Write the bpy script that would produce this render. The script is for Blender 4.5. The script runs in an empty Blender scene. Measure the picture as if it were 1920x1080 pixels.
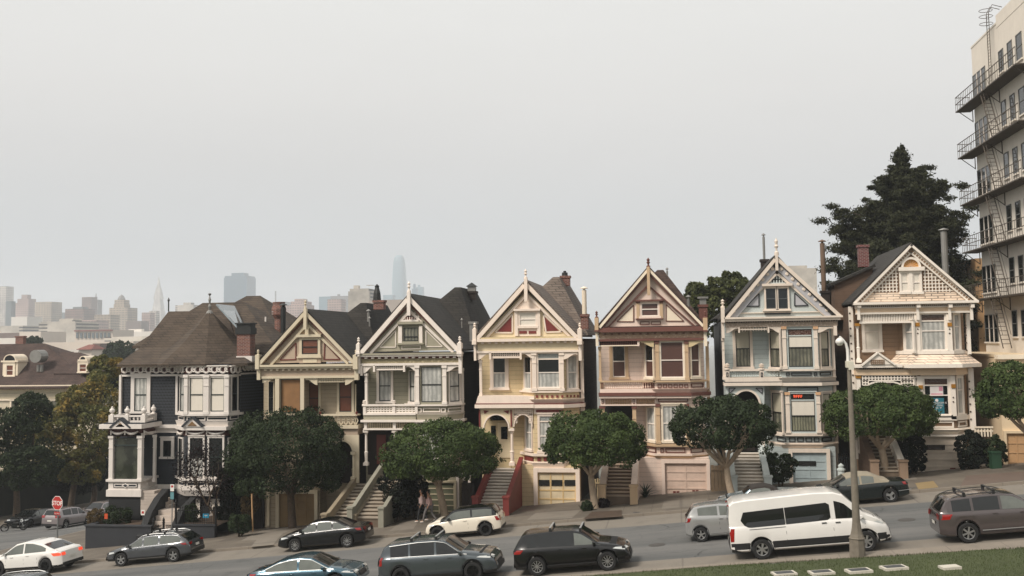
import bpy, bmesh, math, random
import numpy as np
from mathutils import Vector, Matrix, noise
R_ = math.radians
random.seed(7); rng = np.random.default_rng(7)
scene = bpy.context.scene
col = scene.collection
# ---------------------------------------------------------------- camera
F_PX, YAW, HOR, ROLL, EYE, PPY = 1930.0, R_(9.0), 640.0, 0.0145, 8.75, 490.0
PIT = math.atan((HOR - PPY) / F_PX)
VF = Vector((-math.sin(YAW)*math.cos(PIT), math.cos(YAW)*math.cos(PIT), math.sin(PIT)))
_r0 = Vector((math.cos(YAW), math.sin(YAW), 0)); _u0 = _r0.cross(VF)
VR = _r0*math.cos(ROLL) - _u0*math.sin(ROLL); VU = _u0*math.cos(ROLL) + _r0*math.sin(ROLL)
CAM = Vector((0, 0, EYE))
cd = bpy.data.cameras.new('camera'); cam = bpy.data.objects.new('camera', cd); col.objects.link(cam)
m = Matrix((VR, VU, -VF)).transposed().to_4x4(); m.translation = CAM; cam.matrix_world = m
cd.sensor_width = 36; cd.lens = 36*F_PX/1920; cd.shift_y = -(540-PPY)/1920; cd.clip_start = .5; cd.clip_end = 20000
scene.camera = cam
# ---------------------------------------------------------------- light
SUN_EL, SUN_AZ = R_(46), R_(222)       # azimuth measured from +Y, clockwise: low sun behind the camera in smoke and cloud
w = bpy.data.worlds.new('World'); scene.world = w; w.use_nodes = True
nt = w.node_tree; nt.nodes.clear()
N = nt.nodes.new; L = nt.links.new
out = N('ShaderNodeOutputWorld'); bg = N('ShaderNodeBackground'); L(bg.outputs[0], out.inputs[0])
sky = N('ShaderNodeTexSky'); sky.sky_type = 'NISHITA'; sky.sun_disc = False
sky.sun_elevation = SUN_EL; sky.sun_rotation = SUN_AZ; sky.dust_density = 6; sky.air_density = 1.5; sky.altitude = 60
hs = N('ShaderNodeHueSaturation'); hs.inputs['Saturation'].default_value = .25; L(sky.outputs[0], hs.inputs['Color'])
tc = N('ShaderNodeTexCoord'); sx = N('ShaderNodeSeparateXYZ'); L(tc.outputs['Generated'], sx.inputs[0])
rp = N('ShaderNodeValToRGB'); L(sx.outputs['Z'], rp.inputs[0])
SKYK = 7.75
el = rp.color_ramp.elements
stops = [(0.0, (.46, .50, .54)), (.05, (.50, .535, .57)), (.11, (.60, .62, .635)), (.17, (.69, .685, .68)), (.23, (.775, .763, .745)), (.33, (.86, .855, .83)), (1.0, (.91, .91, .89))]
el[0].position = 0; el[0].color = (*stops[0][1], 1); el[1].position = 1; el[1].color = (*stops[-1][1], 1)
for p, c_ in stops[1:-1]:
    e = el.new(p); e.color = (*c_, 1)
sc_ = N('ShaderNodeVectorMath'); sc_.operation = 'SCALE'; sc_.inputs['Scale'].default_value = SKYK; L(rp.outputs[0], sc_.inputs[0])
cn = N('ShaderNodeTexNoise'); cn.inputs['Scale'].default_value = 2.2; cn.inputs['Detail'].default_value = 4; cmp_ = N('ShaderNodeMapping'); cmp_.inputs['Scale'].default_value = (1, 1, 4.5); L(tc.outputs['Generated'], cmp_.inputs[0]); L(cmp_.outputs[0], cn.inputs['Vector'])
cr_ = N('ShaderNodeMapRange'); cr_.inputs[1].default_value = .3; cr_.inputs[2].default_value = .7; cr_.inputs[3].default_value = SKYK*.975; cr_.inputs[4].default_value = SKYK*1.025; L(cn.outputs[0], cr_.inputs[0]); L(cr_.outputs[0], sc_.inputs['Scale'])
mx = N('ShaderNodeMix'); mx.data_type = 'RGBA'; mx.inputs[0].default_value = .95
L(hs.outputs[0], mx.inputs[6]); L(sc_.outputs[0], mx.inputs[7]); L(mx.outputs[2], bg.inputs[0])
bg.inputs[1].default_value = .08
sl = bpy.data.lights.new('sun', 'SUN'); sl.energy = 2.5; sl.angle = R_(16); sl.color = (1, .92, .83)
sun = bpy.data.objects.new('sun', sl); col.objects.link(sun)
sd = Vector((math.sin(SUN_AZ)*math.cos(SUN_EL), math.cos(SUN_AZ)*math.cos(SUN_EL), math.sin(SUN_EL)))
sun.rotation_euler = sd.to_track_quat('Z', 'Y').to_euler(); sun.location = sd*50
vs = scene.view_settings; vs.view_transform = 'Standard'; vs.look = 'None'; vs.exposure = 0.69; vs.gamma = 1
scene.cycles.max_bounces = 6; scene.cycles.volume_bounces = 1; scene.cycles.transparent_max_bounces = 12
# ---------------------------------------------------------------- pixel -> world
def ray(px, py): return VF*F_PX + VR*(px-960) + VU*(PPY-py)
def onY(px, py, Y):
    d = ray(px, py); k = Y/d.y; return CAM + d*k
def lerp(a, b, t): return a + (b-a)*t
def interp(t, pts):
    if t <= pts[0][0]: return pts[0][1]
    for (a, va), (b, vb) in zip(pts, pts[1:]):
        if t <= b: return va + (vb-va)*(t-a)/(b-a)
    return pts[-1][1]
GC = [(-400, 14), (-60, 9.5), (0, 7.0), (31, .3), (36, .16), (40.3, .14), (40.31, -.02), (41.5, -.03), (50.8, .07), (52.9, .09), (62.5, -.32), (75, -.95), (150, -6), (500, -26), (900, -34), (6000, -34)]
GX = [(-3000, -3.4), (-300, -6.0), (-70, -5.4), (-55, -5.225), (70, 6.65), (300, 12), (3000, 12)]
def gz(X, Y):                      # bare ground
    return interp(X, GX)*(1 if Y < 150 else interp(Y, [(150, 1), (700, 0)])) + interp(Y, GC)
WALKC = [(52.9, .22), (57.5, .02), (62.5, -.30), (75, -.85), (150, -5.9)]
def walkz(X, Y): return interp(X, GX) + interp(Y, WALKC)
def hit(px, py, fn=gz):
    d = ray(px, py).normalized(); t = 10
    for _ in range(4000):
        p = CAM + d*t
        if p.z <= fn(p.x, p.y): break
        t += .05
    return p
# ---------------------------------------------------------------- materials
def srgb(h):
    h = h.lstrip('#'); v = [int(h[i:i+2], 16)/255 for i in (0, 2, 4)]
    return tuple(x/12.92 if x <= .04045 else ((x+.055)/1.055)**2.4 for x in v)
MATS = {}
def mat(name, c, rough=.7, kind=None, c2=None, scale=1.0, metal=0, spec=.5, coat=0, amt=.25, **k):
    """c is an albedo as sRGB hex or linear tuple; kind chooses a procedural pattern"""
    if name in MATS: return MATS[name]
    c = srgb(c) if isinstance(c, str) else c
    c2 = (srgb(c2) if isinstance(c2, str) else c2) if c2 else tuple(x*(1-amt) for x in c)
    M = bpy.data.materials.new(name); M.use_nodes = True; t = M.node_tree; b = t.nodes['Principled BSDF']
    b.inputs['Roughness'].default_value = rough; b.inputs['Metallic'].default_value = metal
    b.inputs['Specular IOR Level'].default_value = spec; b.inputs['Coat Weight'].default_value = coat; b.inputs['Coat Roughness'].default_value = .04
    n = t.nodes.new; l = t.links.new
    tc = n('ShaderNodeTexCoord'); co = tc.outputs['Object']
    def noise_(s, d=4, vec=co, r=.6):
        q = n('ShaderNodeTexNoise'); q.inputs['Scale'].default_value = s; q.inputs['Detail'].default_value = d; q.inputs['Roughness'].default_value = r; l(vec, q.inputs['Vector']); return q.outputs[0]
    def math_(op, a, b_=None, clamp=False):
        q = n('ShaderNodeMath'); q.operation = op; q.use_clamp = clamp
        for i, v in enumerate((a, b_)):
            if v is None: continue
            if isinstance(v, (int, float)): q.inputs[i].default_value = v
            else: l(v, q.inputs[i])
        return q.outputs[0]
    def mixc(f, A, B):
        q = n('ShaderNodeMix'); q.data_type = 'RGBA'
        if isinstance(f, (int, float)): q.inputs[0].default_value = f
        else: l(f, q.inputs[0])
        for i, v in ((6, A), (7, B)):
            if isinstance(v, tuple): q.inputs[i].default_value = (*v[:3], 1)
            else: l(v, q.inputs[i])
        return q.outputs[2]
    def ramp(f, lo, hi): 
        q = n('ShaderNodeMapRange'); q.inputs[1].default_value = lo; q.inputs[2].default_value = hi; l(f, q.inputs[0]); return q.outputs[0]
    def bump(h, dist=.02, s=1.0):
        q = n('ShaderNodeBump'); q.inputs['Distance'].default_value = dist; q.inputs['Strength'].default_value = s; l(h, q.inputs['Height']); l(q.outputs[0], b.inputs['Normal'])
    def xyz():
        q = n('ShaderNodeSeparateXYZ'); l(co, q.inputs[0]); return q.outputs
    colr = mixc(ramp(noise_(1.3*scale, 6), .35, .75), c, c2)
    if kind in (None, 'siding') and not metal and rough >= .55:      # rain streaks and grime in the paint
        mp_ = n('ShaderNodeMapping'); mp_.inputs['Scale'].default_value = (3.2, 3.2, .32); l(co, mp_.inputs[0])
        colr = mixc(math_('MULTIPLY', ramp(noise_(1.6, 6, mp_.outputs[0], .7), .48, .78), .22), colr, tuple(x*.55 for x in c))
    if kind == 'siding':            # horizontal boards with a groove
        z = xyz()[2]; fr = math_('FRACT', math_('MULTIPLY', z, 1/k.get('step', .24)))
        g = ramp(fr, .0, .13); g2 = math_('SUBTRACT', 1, g)
        colr = mixc(math_('MULTIPLY', g2, .62), colr, tuple(x*.28 for x in c))
        colr = mixc(ramp(noise_(9, 5), .55, .85), colr, tuple(x*.82 for x in c))
        bump(fr, .03, .8)
    elif kind == 'shingle':         # courses of roof shingles
        o = xyz(); mp = n('ShaderNodeCombineXYZ')
        l(math_('ADD', math_('MULTIPLY', o[0], .6), math_('MULTIPLY', o[1], .8)), mp.inputs[0]); l(o[2], mp.inputs[1])
        br = n('ShaderNodeTexBrick'); l(mp.outputs[0], br.inputs['Vector']); br.inputs['Scale'].default_value = 1
        br.inputs['Brick Width'].default_value = .42; br.inputs['Row Height'].default_value = k.get('row', .17); br.inputs['Mortar Size'].default_value = .026; br.inputs['Mortar Smooth'].default_value = .5
        br.inputs['Color1'].default_value = (*c, 1); br.inputs['Color2'].default_value = (*c2, 1); br.inputs['Mortar'].default_value = (*[x*.28 for x in c], 1)
        colr = mixc(math_('MULTIPLY', ramp(noise_(.7, 5), .35, .7), .55), br.outputs[0], tuple(x*1.35+.004 for x in c)); bump(br.outputs[1], -.02, .6)
    elif kind == 'brick':
        o = xyz(); mp = n('ShaderNodeCombineXYZ'); l(math_('ADD', o[0], o[1]), mp.inputs[0]); l(o[2], mp.inputs[1])
        br = n('ShaderNodeTexBrick'); l(mp.outputs[0], br.inputs['Vector']); br.inputs['Scale'].default_value = 1
        br.inputs['Brick Width'].default_value = .24; br.inputs['Row Height'].default_value = .09; br.inputs['Mortar Size'].default_value = .01
        br.inputs['Color1'].default_value = (*c, 1); br.inputs['Color2'].default_value = (*c2, 1); br.inputs['Mortar'].default_value = (.25, .22, .2, 1)
        colr = br.outputs[0]
    elif kind == 'scale':           # fish-scale shingles
        o = xyz(); fr = math_('FRACT', math_('MULTIPLY', o[2], 5.2)); fx = math_('FRACT', math_('ADD', math_('MULTIPLY', math_('ADD', o[0], o[1]), 4.6), math_('MULTIPLY', math_('FLOOR', math_('MULTIPLY', o[2], 5.2)), .5)))
        d = math_('ABSOLUTE', math_('SUBTRACT', fx, .5)); v = math_('SUBTRACT', fr, math_('MULTIPLY', d, .8))
        colr = mixc(ramp(v, -.05, .35), tuple(x*.25 for x in c), colr); bump(v, .03, .7)
    elif kind == 'relief':          # carved scroll frieze
        vo = n('ShaderNodeTexVoronoi'); vo.inputs['Scale'].default_value = k.get('vs', 6.5); l(co, vo.inputs['Vector'])
        colr = mixc(ramp(vo.outputs[0], .05, .5), colr, c2); bump(vo.outputs[0], .03, .8)
    elif kind == 'curtain':         # shade of hanging folds painted as stripes on a flat pane
        o = xyz(); wv = math_('SINE', math_('ADD', math_('MULTIPLY', o[0], k.get('fold', 38)), math_('MULTIPLY', noise_(1.5), 6)))
        colr = mixc(ramp(wv, -1, 1.2), colr, c2)
    elif kind == 'asphalt':
        o = xyz(); nz = noise_(.12, 4); st = n('ShaderNodeCombineXYZ'); l(math_('MULTIPLY', o[0], .03), st.inputs[0]); l(math_('MULTIPLY', o[1], .55), st.inputs[1])
        ns = noise_(1.0, 5, st.outputs[0]); colr = mixc(ramp(ns, .35, .65), c, c2)
        colr = mixc(math_('MULTIPLY', ramp(noise_(2.2, 8, r=.75), .5, .8), .35), colr, tuple(x*.6 for x in c))
        colr = mixc(math_('MULTIPLY', noise_(60, 2), .35), colr, tuple(min(1, x*1.6) for x in c)); bump(noise_(90, 2), .01, .4)
        vo = n('ShaderNodeTexVoronoi'); vo.feature = 'DISTANCE_TO_EDGE'; vo.inputs['Scale'].default_value = .32; wp = n('ShaderNodeVectorMath'); wp.operation = 'ADD'; nn_ = n('ShaderNodeTexNoise'); nn_.inputs['Scale'].default_value = .9; nn_.inputs['Detail'].default_value = 5; l(co, nn_.inputs['Vector']); l(co, wp.inputs[0]); l(nn_.outputs[1], wp.inputs[1]); l(wp.outputs[0], vo.inputs['Vector'])
        ck = math_('MULTIPLY', math_('SUBTRACT', 1, ramp(vo.outputs[0], .004, .014)), ramp(noise_(.25, 3), .45, .6)); colr = mixc(math_('MULTIPLY', ck, .7), colr, tuple(x*.35 for x in c))
        colr = mixc(math_('MULTIPLY', ramp(noise_(.45, 5, r=.5), .62, .70), .35), colr, tuple(x*.5 for x in c))
    elif kind == 'concrete':
        o = xyz(); px_ = k.get('px', 1.5); py_ = k.get('py', 1.5)
        fx = math_('ABSOLUTE', math_('SUBTRACT', math_('FRACT', math_('DIVIDE', o[0], px_)), .5)); fy = math_('ABSOLUTE', math_('SUBTRACT', math_('FRACT', math_('DIVIDE', o[1], py_)), .5))
        mj = math_('MAXIMUM', ramp(fx, .484, .5), ramp(fy, .484, .5))
        cell = n('ShaderNodeTexWhiteNoise'); cb = n('ShaderNodeCombineXYZ')
        l(math_('FLOOR', math_('ADD', math_('DIVIDE', o[0], px_), .5)), cb.inputs[0]); l(math_('FLOOR', math_('ADD', math_('DIVIDE', o[1], py_), .5)), cb.inputs[1]); l(cb.outputs[0], cell.inputs['Vector'])
        colr = mixc(math_('MULTIPLY', cell.outputs[0], k.get('cell', .5)), c, c2)
        colr = mixc(math_('MULTIPLY', ramp(noise_(.9, 8, r=.7), .48, .72), .55), colr, tuple(x*.55 for x in c))
        colr = mixc(math_('MULTIPLY', mj, .6), colr, tuple(x*.35 for x in c)); colr = mixc(math_('MULTIPLY', noise_(45, 3), .3), colr, tuple(x*.5 for x in c))
    elif kind == 'grass':
        a = ramp(noise_(.5, 6, r=.7), .35, .7); colr = mixc(a, c, c2); colr = mixc(math_('MULTIPLY', ramp(noise_(14, 4), .4, .7), .6), colr, tuple(x*.45 for x in c)); bump(noise_(30, 4), .08, .8)
    elif kind == 'leaf':
        a = ramp(noise_(k.get('cl', .9), 3), .38, .66); colr = mixc(a, c, c2)
        rn = n('ShaderNodeNewGeometry'); colr = mixc(math_('MULTIPLY', rn.outputs['Random Per Island'], .55), colr, tuple(x*.4 for x in c))
        if k.get('c3'): colr = mixc(ramp(noise_(.45, 4), .5, .62), colr, srgb(k['c3']))
        b.inputs['Transmission Weight'].default_value = 0
        tr = n('ShaderNodeBsdfTranslucent'); l(colr, tr.inputs[0]); ms = n('ShaderNodeMixShader'); ms.inputs[0].default_value = .22
        l(b.outputs[0], ms.inputs[1]); l(tr.outputs[0], ms.inputs[2]); l(ms.outputs[0], t.nodes['Material Output'].inputs[0])
    elif kind == 'city':            # rows of small windows
        o = xyz(); fz = math_('FRACT', math_('DIVIDE', o[2], k.get('fh', 3.6))); ph = math_('FRACT', math_('DIVIDE', math_('ADD', o[0], o[1]), k.get('fw', 4)))
        wz = math_('MULTIPLY', math_('GREATER_THAN', fz, .35), math_('LESS_THAN', fz, .85)); wx = math_('MULTIPLY', math_('GREATER_THAN', ph, k.get('w0', .25)), math_('LESS_THAN', ph, .9))
        nn = n('ShaderNodeNewGeometry'); sn = n('ShaderNodeSeparateXYZ'); l(nn.outputs['Normal'], sn.inputs[0]); up = math_('LESS_THAN', math_('ABSOLUTE', sn.outputs[2]), .5)
        colr = mixc(math_('MULTIPLY', math_('MULTIPLY', wz, wx), up), colr, c2)
    elif kind == 'plain': pass
    l(colr, b.inputs['Base Color'])
    if k.get('emit'): l(colr, b.inputs['Emission Color']); b.inputs['Emission Strength'].default_value = k['emit']
    if k.get('flakes'): b.inputs['Metallic'].default_value = k['flakes']
    MATS[name] = M; return M
def shell_glass(name, c, alpha_rough=.03):
    M = mat(name, c, rough=alpha_rough, spec=.9, coat=.6, amt=.1); return M
# ---------------------------------------------------------------- mesh building
WL = {}
SPLIT = {'entry_bay', 'pilaster', 'bay_panel', 'corner_board', 'bracket', 'gable_trim', 'beaded_triangle', 'side_window', 'wheel_arch_trim', 'cladding', 'chrome_strip', 'side_wall', 'gable_panel', 'lattice_panel', 'finial', 'small_gable', 'sill_strip', 'vent', 'red_panel', 'lattice_arch', 'rear_window', 'verge_trim', 'marker_lamp', 'door_rail', 'garage_frame', 'verge_board', 'gable_frame'}
class MB:
    def __init__(s): s.v = []; s.f = []; s.m = []; s.mats = []; s.isl = []
    def mi(s, name):
        if name not in s.mats: s.mats.append(name)
        return s.mats.index(name)
    def add(s, vs_, fs, mt):
        o = len(s.v); s.v += [tuple(p) for p in vs_]; i = s.mi(mt); fa = len(s.f)
        for f in fs: s.f.append(tuple(o+k for k in f)); s.m.append(i)
        s.isl.append((o, len(s.v), fa, len(s.f)))
    def box8(s, p, mt): s.add(p, [(0, 3, 2, 1), (4, 5, 6, 7), (0, 1, 5, 4), (1, 2, 6, 5), (2, 3, 7, 6), (3, 0, 4, 7)], mt)
    def box(s, x0, x1, y0, y1, z0, z1, mt):
        s.box8([(x0, y0, z0), (x1, y0, z0), (x1, y1, z0), (x0, y1, z0), (x0, y0, z1), (x1, y0, z1), (x1, y1, z1), (x0, y1, z1)], mt)
    def prism(s, pts, vec, mt):
        n = len(pts); a = [Vector(p) for p in pts]; v = Vector(vec); b = [p+v for p in a]
        s.add(a+b, [tuple(range(n))[::-1], tuple(range(n, 2*n))] + [(i, (i+1) % n, n+(i+1) % n, n+i) for i in range(n)], mt)
    def tube(s, path, rad, seg, mt, cap=True):
        P = [Vector(p) for p in path]; rad = rad if hasattr(rad, '__len__') else [rad]*len(P); rings = []; o = len(s.v); i = s.mi(mt); fa_ = len(s.f)
        up = None
        for k, p in enumerate(P):
            d = (P[min(k+1, len(P)-1)] - P[max(k-1, 0)]).normalized()
            if up is None: up = Vector((0, 0, 1)) if abs(d.z) < .9 else Vector((0, 1, 0))
            a = d.cross(up).normalized(); b = a.cross(d); up = b if b.length > .1 else up
            for j in range(seg):
                t = 2*math.pi*j/seg; s.v.append(tuple(p + (a*math.cos(t)+b*math.sin(t))*rad[k]))
        for k in range(len(P)-1):
            for j in range(seg):
                q = (j+1) % seg; s.f.append((o+k*seg+j, o+k*seg+q, o+(k+1)*seg+q, o+(k+1)*seg+j)); s.m.append(i)
        if cap:
            s.f.append(tuple(o+j for j in range(seg))[::-1]); s.f.append(tuple(o+(len(P)-1)*seg+j for j in range(seg))); s.m += [i, i]
        s.isl.append((o, len(s.v), fa_, len(s.f)))
    def lathe(s, c, prof, seg, mt):      # prof: (r, z) from bottom to top, round the vertical through c
        c = Vector(c); s.tube([c+Vector((0, 0, z)) for r, z in prof], [max(r, .001) for r, z in prof], seg, mt)
    def build(s, name, parent=None, loc=None, smooth=None, coll=True):
        if name in SPLIT and parent and len(s.isl) > 1:      # pieces that do not touch become parts of their own
            bb = []
            for a, b, _, _ in s.isl: v = np.array(s.v[a:b]); bb.append((v.min(0)-.012, v.max(0)+.012))
            g = list(range(len(bb)))
            def fd(i):
                while g[i] != i: i = g[i]
                return i
            for i in range(len(bb)):
                for j in range(i):
                    if (bb[i][0] <= bb[j][1]).all() and (bb[j][0] <= bb[i][1]).all(): g[fd(i)] = fd(j)
            ks = sorted({fd(i) for i in range(len(bb))})
            if 1 < len(ks) <= 40:
                for k in ks:
                    q = MB()
                    for i, (a, b, fa, fb) in enumerate(s.isl):
                        if fd(i) == k:
                            o = len(q.v); q.v += s.v[a:b]
                            for f, m_ in zip(s.f[fa:fb], s.m[fa:fb]): q.f.append(tuple(x-a+o for x in f)); q.m.append(q.mi(s.mats[m_]))
                    last = q.build_one(name, parent, loc, smooth)
                return last
        return s.build_one(name, parent, loc, smooth)
    def build_one(s, name, parent=None, loc=None, smooth=None):
        base = WL[parent.name] if parent else (Vector(loc) if loc is not None else Vector((0, 0, 0)))
        me = bpy.data.meshes.new(name); me.from_pydata([(a-base.x, b-base.y, c-base.z) for a, b, c in s.v], [], s.f)
        for q in s.mats: me.materials.append(MATS[q])
        me.polygons.foreach_set('material_index', s.m); me.update()
        if smooth: shade(me, smooth)
        o = bpy.data.objects.new(name, me); col.objects.link(o)
        if parent: o.parent = parent
        else: o.location = base
        WL[o.name] = base.copy(); return o
def shade(me, ang=35):
    bm = bmesh.new(); bm.from_mesh(me); bmesh.ops.recalc_face_normals(bm, faces=bm.faces); a = R_(ang)
    for f in bm.faces: f.smooth = True
    for e in bm.edges:
        if len(e.link_faces) == 2 and e.calc_face_angle(0) > a: e.smooth = False
    bm.to_mesh(me); bm.free()
def empty(name, loc, rz=0, **k):
    o = bpy.data.objects.new(name, None); col.objects.link(o); o.location = loc; o.rotation_euler = (0, 0, rz); o.empty_display_size = .3
    WL[o.name] = Vector(loc); tag(o, **k); return o
def tag(o, label=None, cat=None, group=None, kind=None):
    if label: o['label'] = label
    if cat: o['category'] = cat
    if group: o['group'] = group
    if kind: o['kind'] = kind
    return o
def copy_tree(o, parent=None):
    c = o.copy(); col.objects.link(c); WL[c.name] = WL[o.name]
    if parent: c.parent = parent
    for ch in o.children: copy_tree(ch, c)
    return c
class Frame:                       # a vertical plane: s along it, z up, o outward
    def __init__(s, A, B): 
        s.A = Vector((A[0], A[1], 0)); d = Vector((B[0]-A[0], B[1]-A[1], 0)); s.L = d.length; s.e = d.normalized(); s.n = Vector((s.e.y, -s.e.x, 0))
    def pt(s, px, py):
        d = ray(px, py); k = (s.A-CAM).dot(s.n)/d.dot(s.n); p = CAM+d*k; return (p-s.A).dot(s.e), p.z
    def P(s, a, z, o): q = s.A + s.e*a + s.n*o; return Vector((q.x, q.y, z))
    def box(s, mb, s0, s1, z0, z1, o0, o1, mt):
        mb.box8([s.P(s0, z0, o0), s.P(s0, z0, o1), s.P(s1, z0, o1), s.P(s1, z0, o0), s.P(s0, z1, o0), s.P(s0, z1, o1), s.P(s1, z1, o1), s.P(s1, z1, o0)][::1], mt)
    def rect(s, x0, y0, x1, y1):
        ym = (y0+y1)/2; xm = (x0+x1)/2
        return s.pt(x0, ym)[0], s.pt(x1, ym)[0], s.pt(xm, y1)[1], s.pt(xm, y0)[1]
    def rb(s, mb, x0, y0, x1, y1, o0, o1, mt):
        a, b, c, d = s.rect(x0, y0, x1, y1); s.box(mb, a, b, c, d, o0, o1, mt)
    def poly(s, mb, pts, o0, o1, mt, px=True):
        q = [s.pt(*p) for p in pts] if px else pts
        ar = sum(q[i][0]*q[(i+1) % len(q)][1]-q[(i+1) % len(q)][0]*q[i][1] for i in range(len(q)))
        if ar < 0: q = q[::-1]
        mb.prism([s.P(a, z, o0) for a, z in q], s.n*(o1-o0), mt)
    def strip(s, mb, p0, p1, w_, o0, o1, mt, side=0):   # bar of width w_ (m) from p0 to p1; side +-1 puts the width on one side
        a = Vector(s.pt(*p0)); b = Vector(s.pt(*p1)); d = (b-a).normalized(); n_ = Vector((-d.y, d.x))
        lo, hi = {0: (-w_/2, w_/2), 1: (0, w_), -1: (-w_, 0)}[side]
        s.poly(mb, [tuple(a+n_*lo), tuple(b+n_*lo), tuple(b+n_*hi), tuple(a+n_*hi)], o0, o1, mt, px=False)
    def outline(s, mb, x0, y0, x1, y1, w_, o0, o1, mt):
        a, b, c, d = s.rect(x0, y0, x1, y1)
        for q in ((a, b, c, c+w_), (a, b, d-w_, d), (a, a+w_, c+w_, d-w_), (b-w_, b, c+w_, d-w_)): s.box(mb, *q, o0, o1, mt)
# ---------------------------------------------------------------- shared materials (albedos)
mat('white', '#e6dbd0', .6, amt=.13); mat('cream', '#e8d9c2', .6, amt=.13); mat('creamdark', '#cbb78f', .6, amt=.15)
mat('glass', '#191c1d', .06, spec=.6, amt=.1); mat('carglass', '#141616', .05, spec=.7, amt=.1); mat('carglasspale', '#646862', .06, spec=.8, amt=.4); mat('metalrust', '#75604f', .6, metal=.3, amt=.4)  # paler car glass is opaque: reflection and interior light put into its colour
mat('lace', '#cfccc4', .5, 'curtain', '#8d8d88', coat=.5, fold=24); mat('blind', '#d8d0c2', .55, amt=.06, coat=.5); mat('drape', '#7d7a68', .6, 'curtain', '#3e3f36', coat=.5, fold=30)
mat('beigeblind', '#aba491', .55, amt=.08, coat=.4); mat('brownblind', '#4e2f26', .6, amt=.1, coat=.5); mat('ply', '#8a6540', .8, amt=.25); mat('rustcurtain', '#6b3a24', .7, amt=.4, coat=.4)
mat('sashblack', '#1c1d1c', .5); mat('dark', '#0b0b0b', .9); mat('darkwood_shade', '#2a211c', .8)  # dark brown wood colour, also used as painted shade behind two spindle screens
mat('roofdark', '#2f2c28', .95, 'shingle', '#211f1d'); mat('roofbrown', '#4a3f34', .95, 'shingle', '#362d26'); mat('roofgrey', '#6d6259', .95, 'shingle', '#5c5149'); mat('roofred', '#463731', .95, 'shingle', '#382b27')
mat('brick', '#7d4a3a', .9, 'brick', '#5c3328'); mat('metal', '#7f8080', .45, metal=.7); mat('darkmetal', '#2c2d2c', .5, metal=.3); mat('flue', '#8f8d88', .5, metal=.5); mat('gold', '#b07a2a', .45, metal=.3)
mat('redpaint', '#742b26', .6, amt=.15); mat('maroon', '#6a2f26', .6); mat('iron', '#141414', .6, metal=.4)
mat('asphalt', '#4c4d4c', .92, 'asphalt', '#6a6865'); mat('lane', '#7c756b', .92, 'concrete', '#6e675c', px=3.6, py=60, cell=.25); mat('pave', '#5e564c', .92, 'concrete', '#756c5f', px=1.5, py=1.5, cell=.8)
mat('pave2', '#98907f', .92, 'concrete', '#8a8275', px=2.3, py=2.3, cell=.6)
mat('kerb', '#857c70', .9, 'concrete', '#756b5e', px=1.9, py=50, cell=.5); mat('kerbside', '#6f675c', .95, amt=.5)
mat('grass', '#4d5530', .95, 'grass', '#3f4726'); mat('earth', '#4a3a2c', .95, amt=.4); mat('farground', '#6a6a62', .95, amt=.4)
mat('bark', '#57493b', .95, amt=.5, scale=6); mat('barkpale', '#a3917c', .9, amt=.3, scale=5)
mat('ficus', '#536238', .55, 'leaf', '#303f23', spec=.12); mat('ficusdark', '#3c4830', .6, 'leaf', '#242e1e', spec=.12); mat('conifer', '#4a4d38', .8, 'leaf', '#2a2d24', spec=.08)
mat('autumn', '#706f42', .7, 'leaf', '#4f5534', c3='#927c42', spec=.1); mat('darkleaf', '#252c22', .7, 'leaf', '#181d17', spec=.2); mat('purpleleaf', '#2b1f20', .7, 'leaf', '#1c1517', spec=.2)
mat('olive', '#5a5f34', .65, 'leaf', '#38402a', spec=.25); mat('dryleaf', '#6b5a3e', .8, 'leaf', '#4a4030', spec=.2)
mat('plate', '#3d3f40', .6, amt=.3); mat('stone', '#bdb7aa', .85, amt=.2)
# ---------------------------------------------------------------- ground
def sheet(name, xs, ys, zf, mt, kind='structure', skirt=None, lift=0):
    mb = MB(); nx, ny = len(xs), len(ys)
    V = [(x, y, zf(x, y)+lift) for y in ys for x in xs]
    mb.add(V, [(j*nx+i, j*nx+i+1, (j+1)*nx+i+1, (j+1)*nx+i) for j in range(ny-1) for i in range(nx-1)], mt)
    o = mb.build(name, smooth=80); tag(o, kind=kind); return o
def fr(a, b, n): return [a+(b-a)*i/n for i in range(n+1)]
gx = [-6000, -3000, -1500, -800, -500]+fr(-400, -80, 8)+fr(-70, 70, 56)+fr(90, 300, 6)+[600, 1200, 3000, 6000]
gy = [-3000, -800, -300, -120, -60, -30, 0, 10, 20, 26, 31, 36, 40.3, 40.31, 41.5, 44, 47, 50.8, 52.9, 55, 58, 62.5, 66, 70, 75, 85, 100, 120, 150, 200, 280, 380, 500, 700, 900, 1500, 2500, 4000, 6000]
sheet('ground', gx, gy, lambda x, y: gz(x, y) - (.012 if 20 < y < 41 else .08), 'farground')
XS = fr(-130, 70, 80)
sheet('road', XS, fr(42.6, 50.3, 8), gz, 'asphalt')
sheet('road_shoulder', XS, fr(40.32, 42.6, 2), lambda x, y: gz(x, y), 'lane')
sheet('road_shoulder', fr(-43, 70, 46), fr(50.3, 52.88, 3), lambda x, y: gz(x, y), 'lane')
sheet('road_junction', fr(-130, -43, 40), fr(50.3, 53.0, 3), lambda x, y: gz(x, y), 'asphalt')
SK0, SK1 = -44.6, -58.3
sheet('side_road', fr(SK1, SK0, 4), fr(53.0, 150, 40), gz, 'asphalt')
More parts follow.
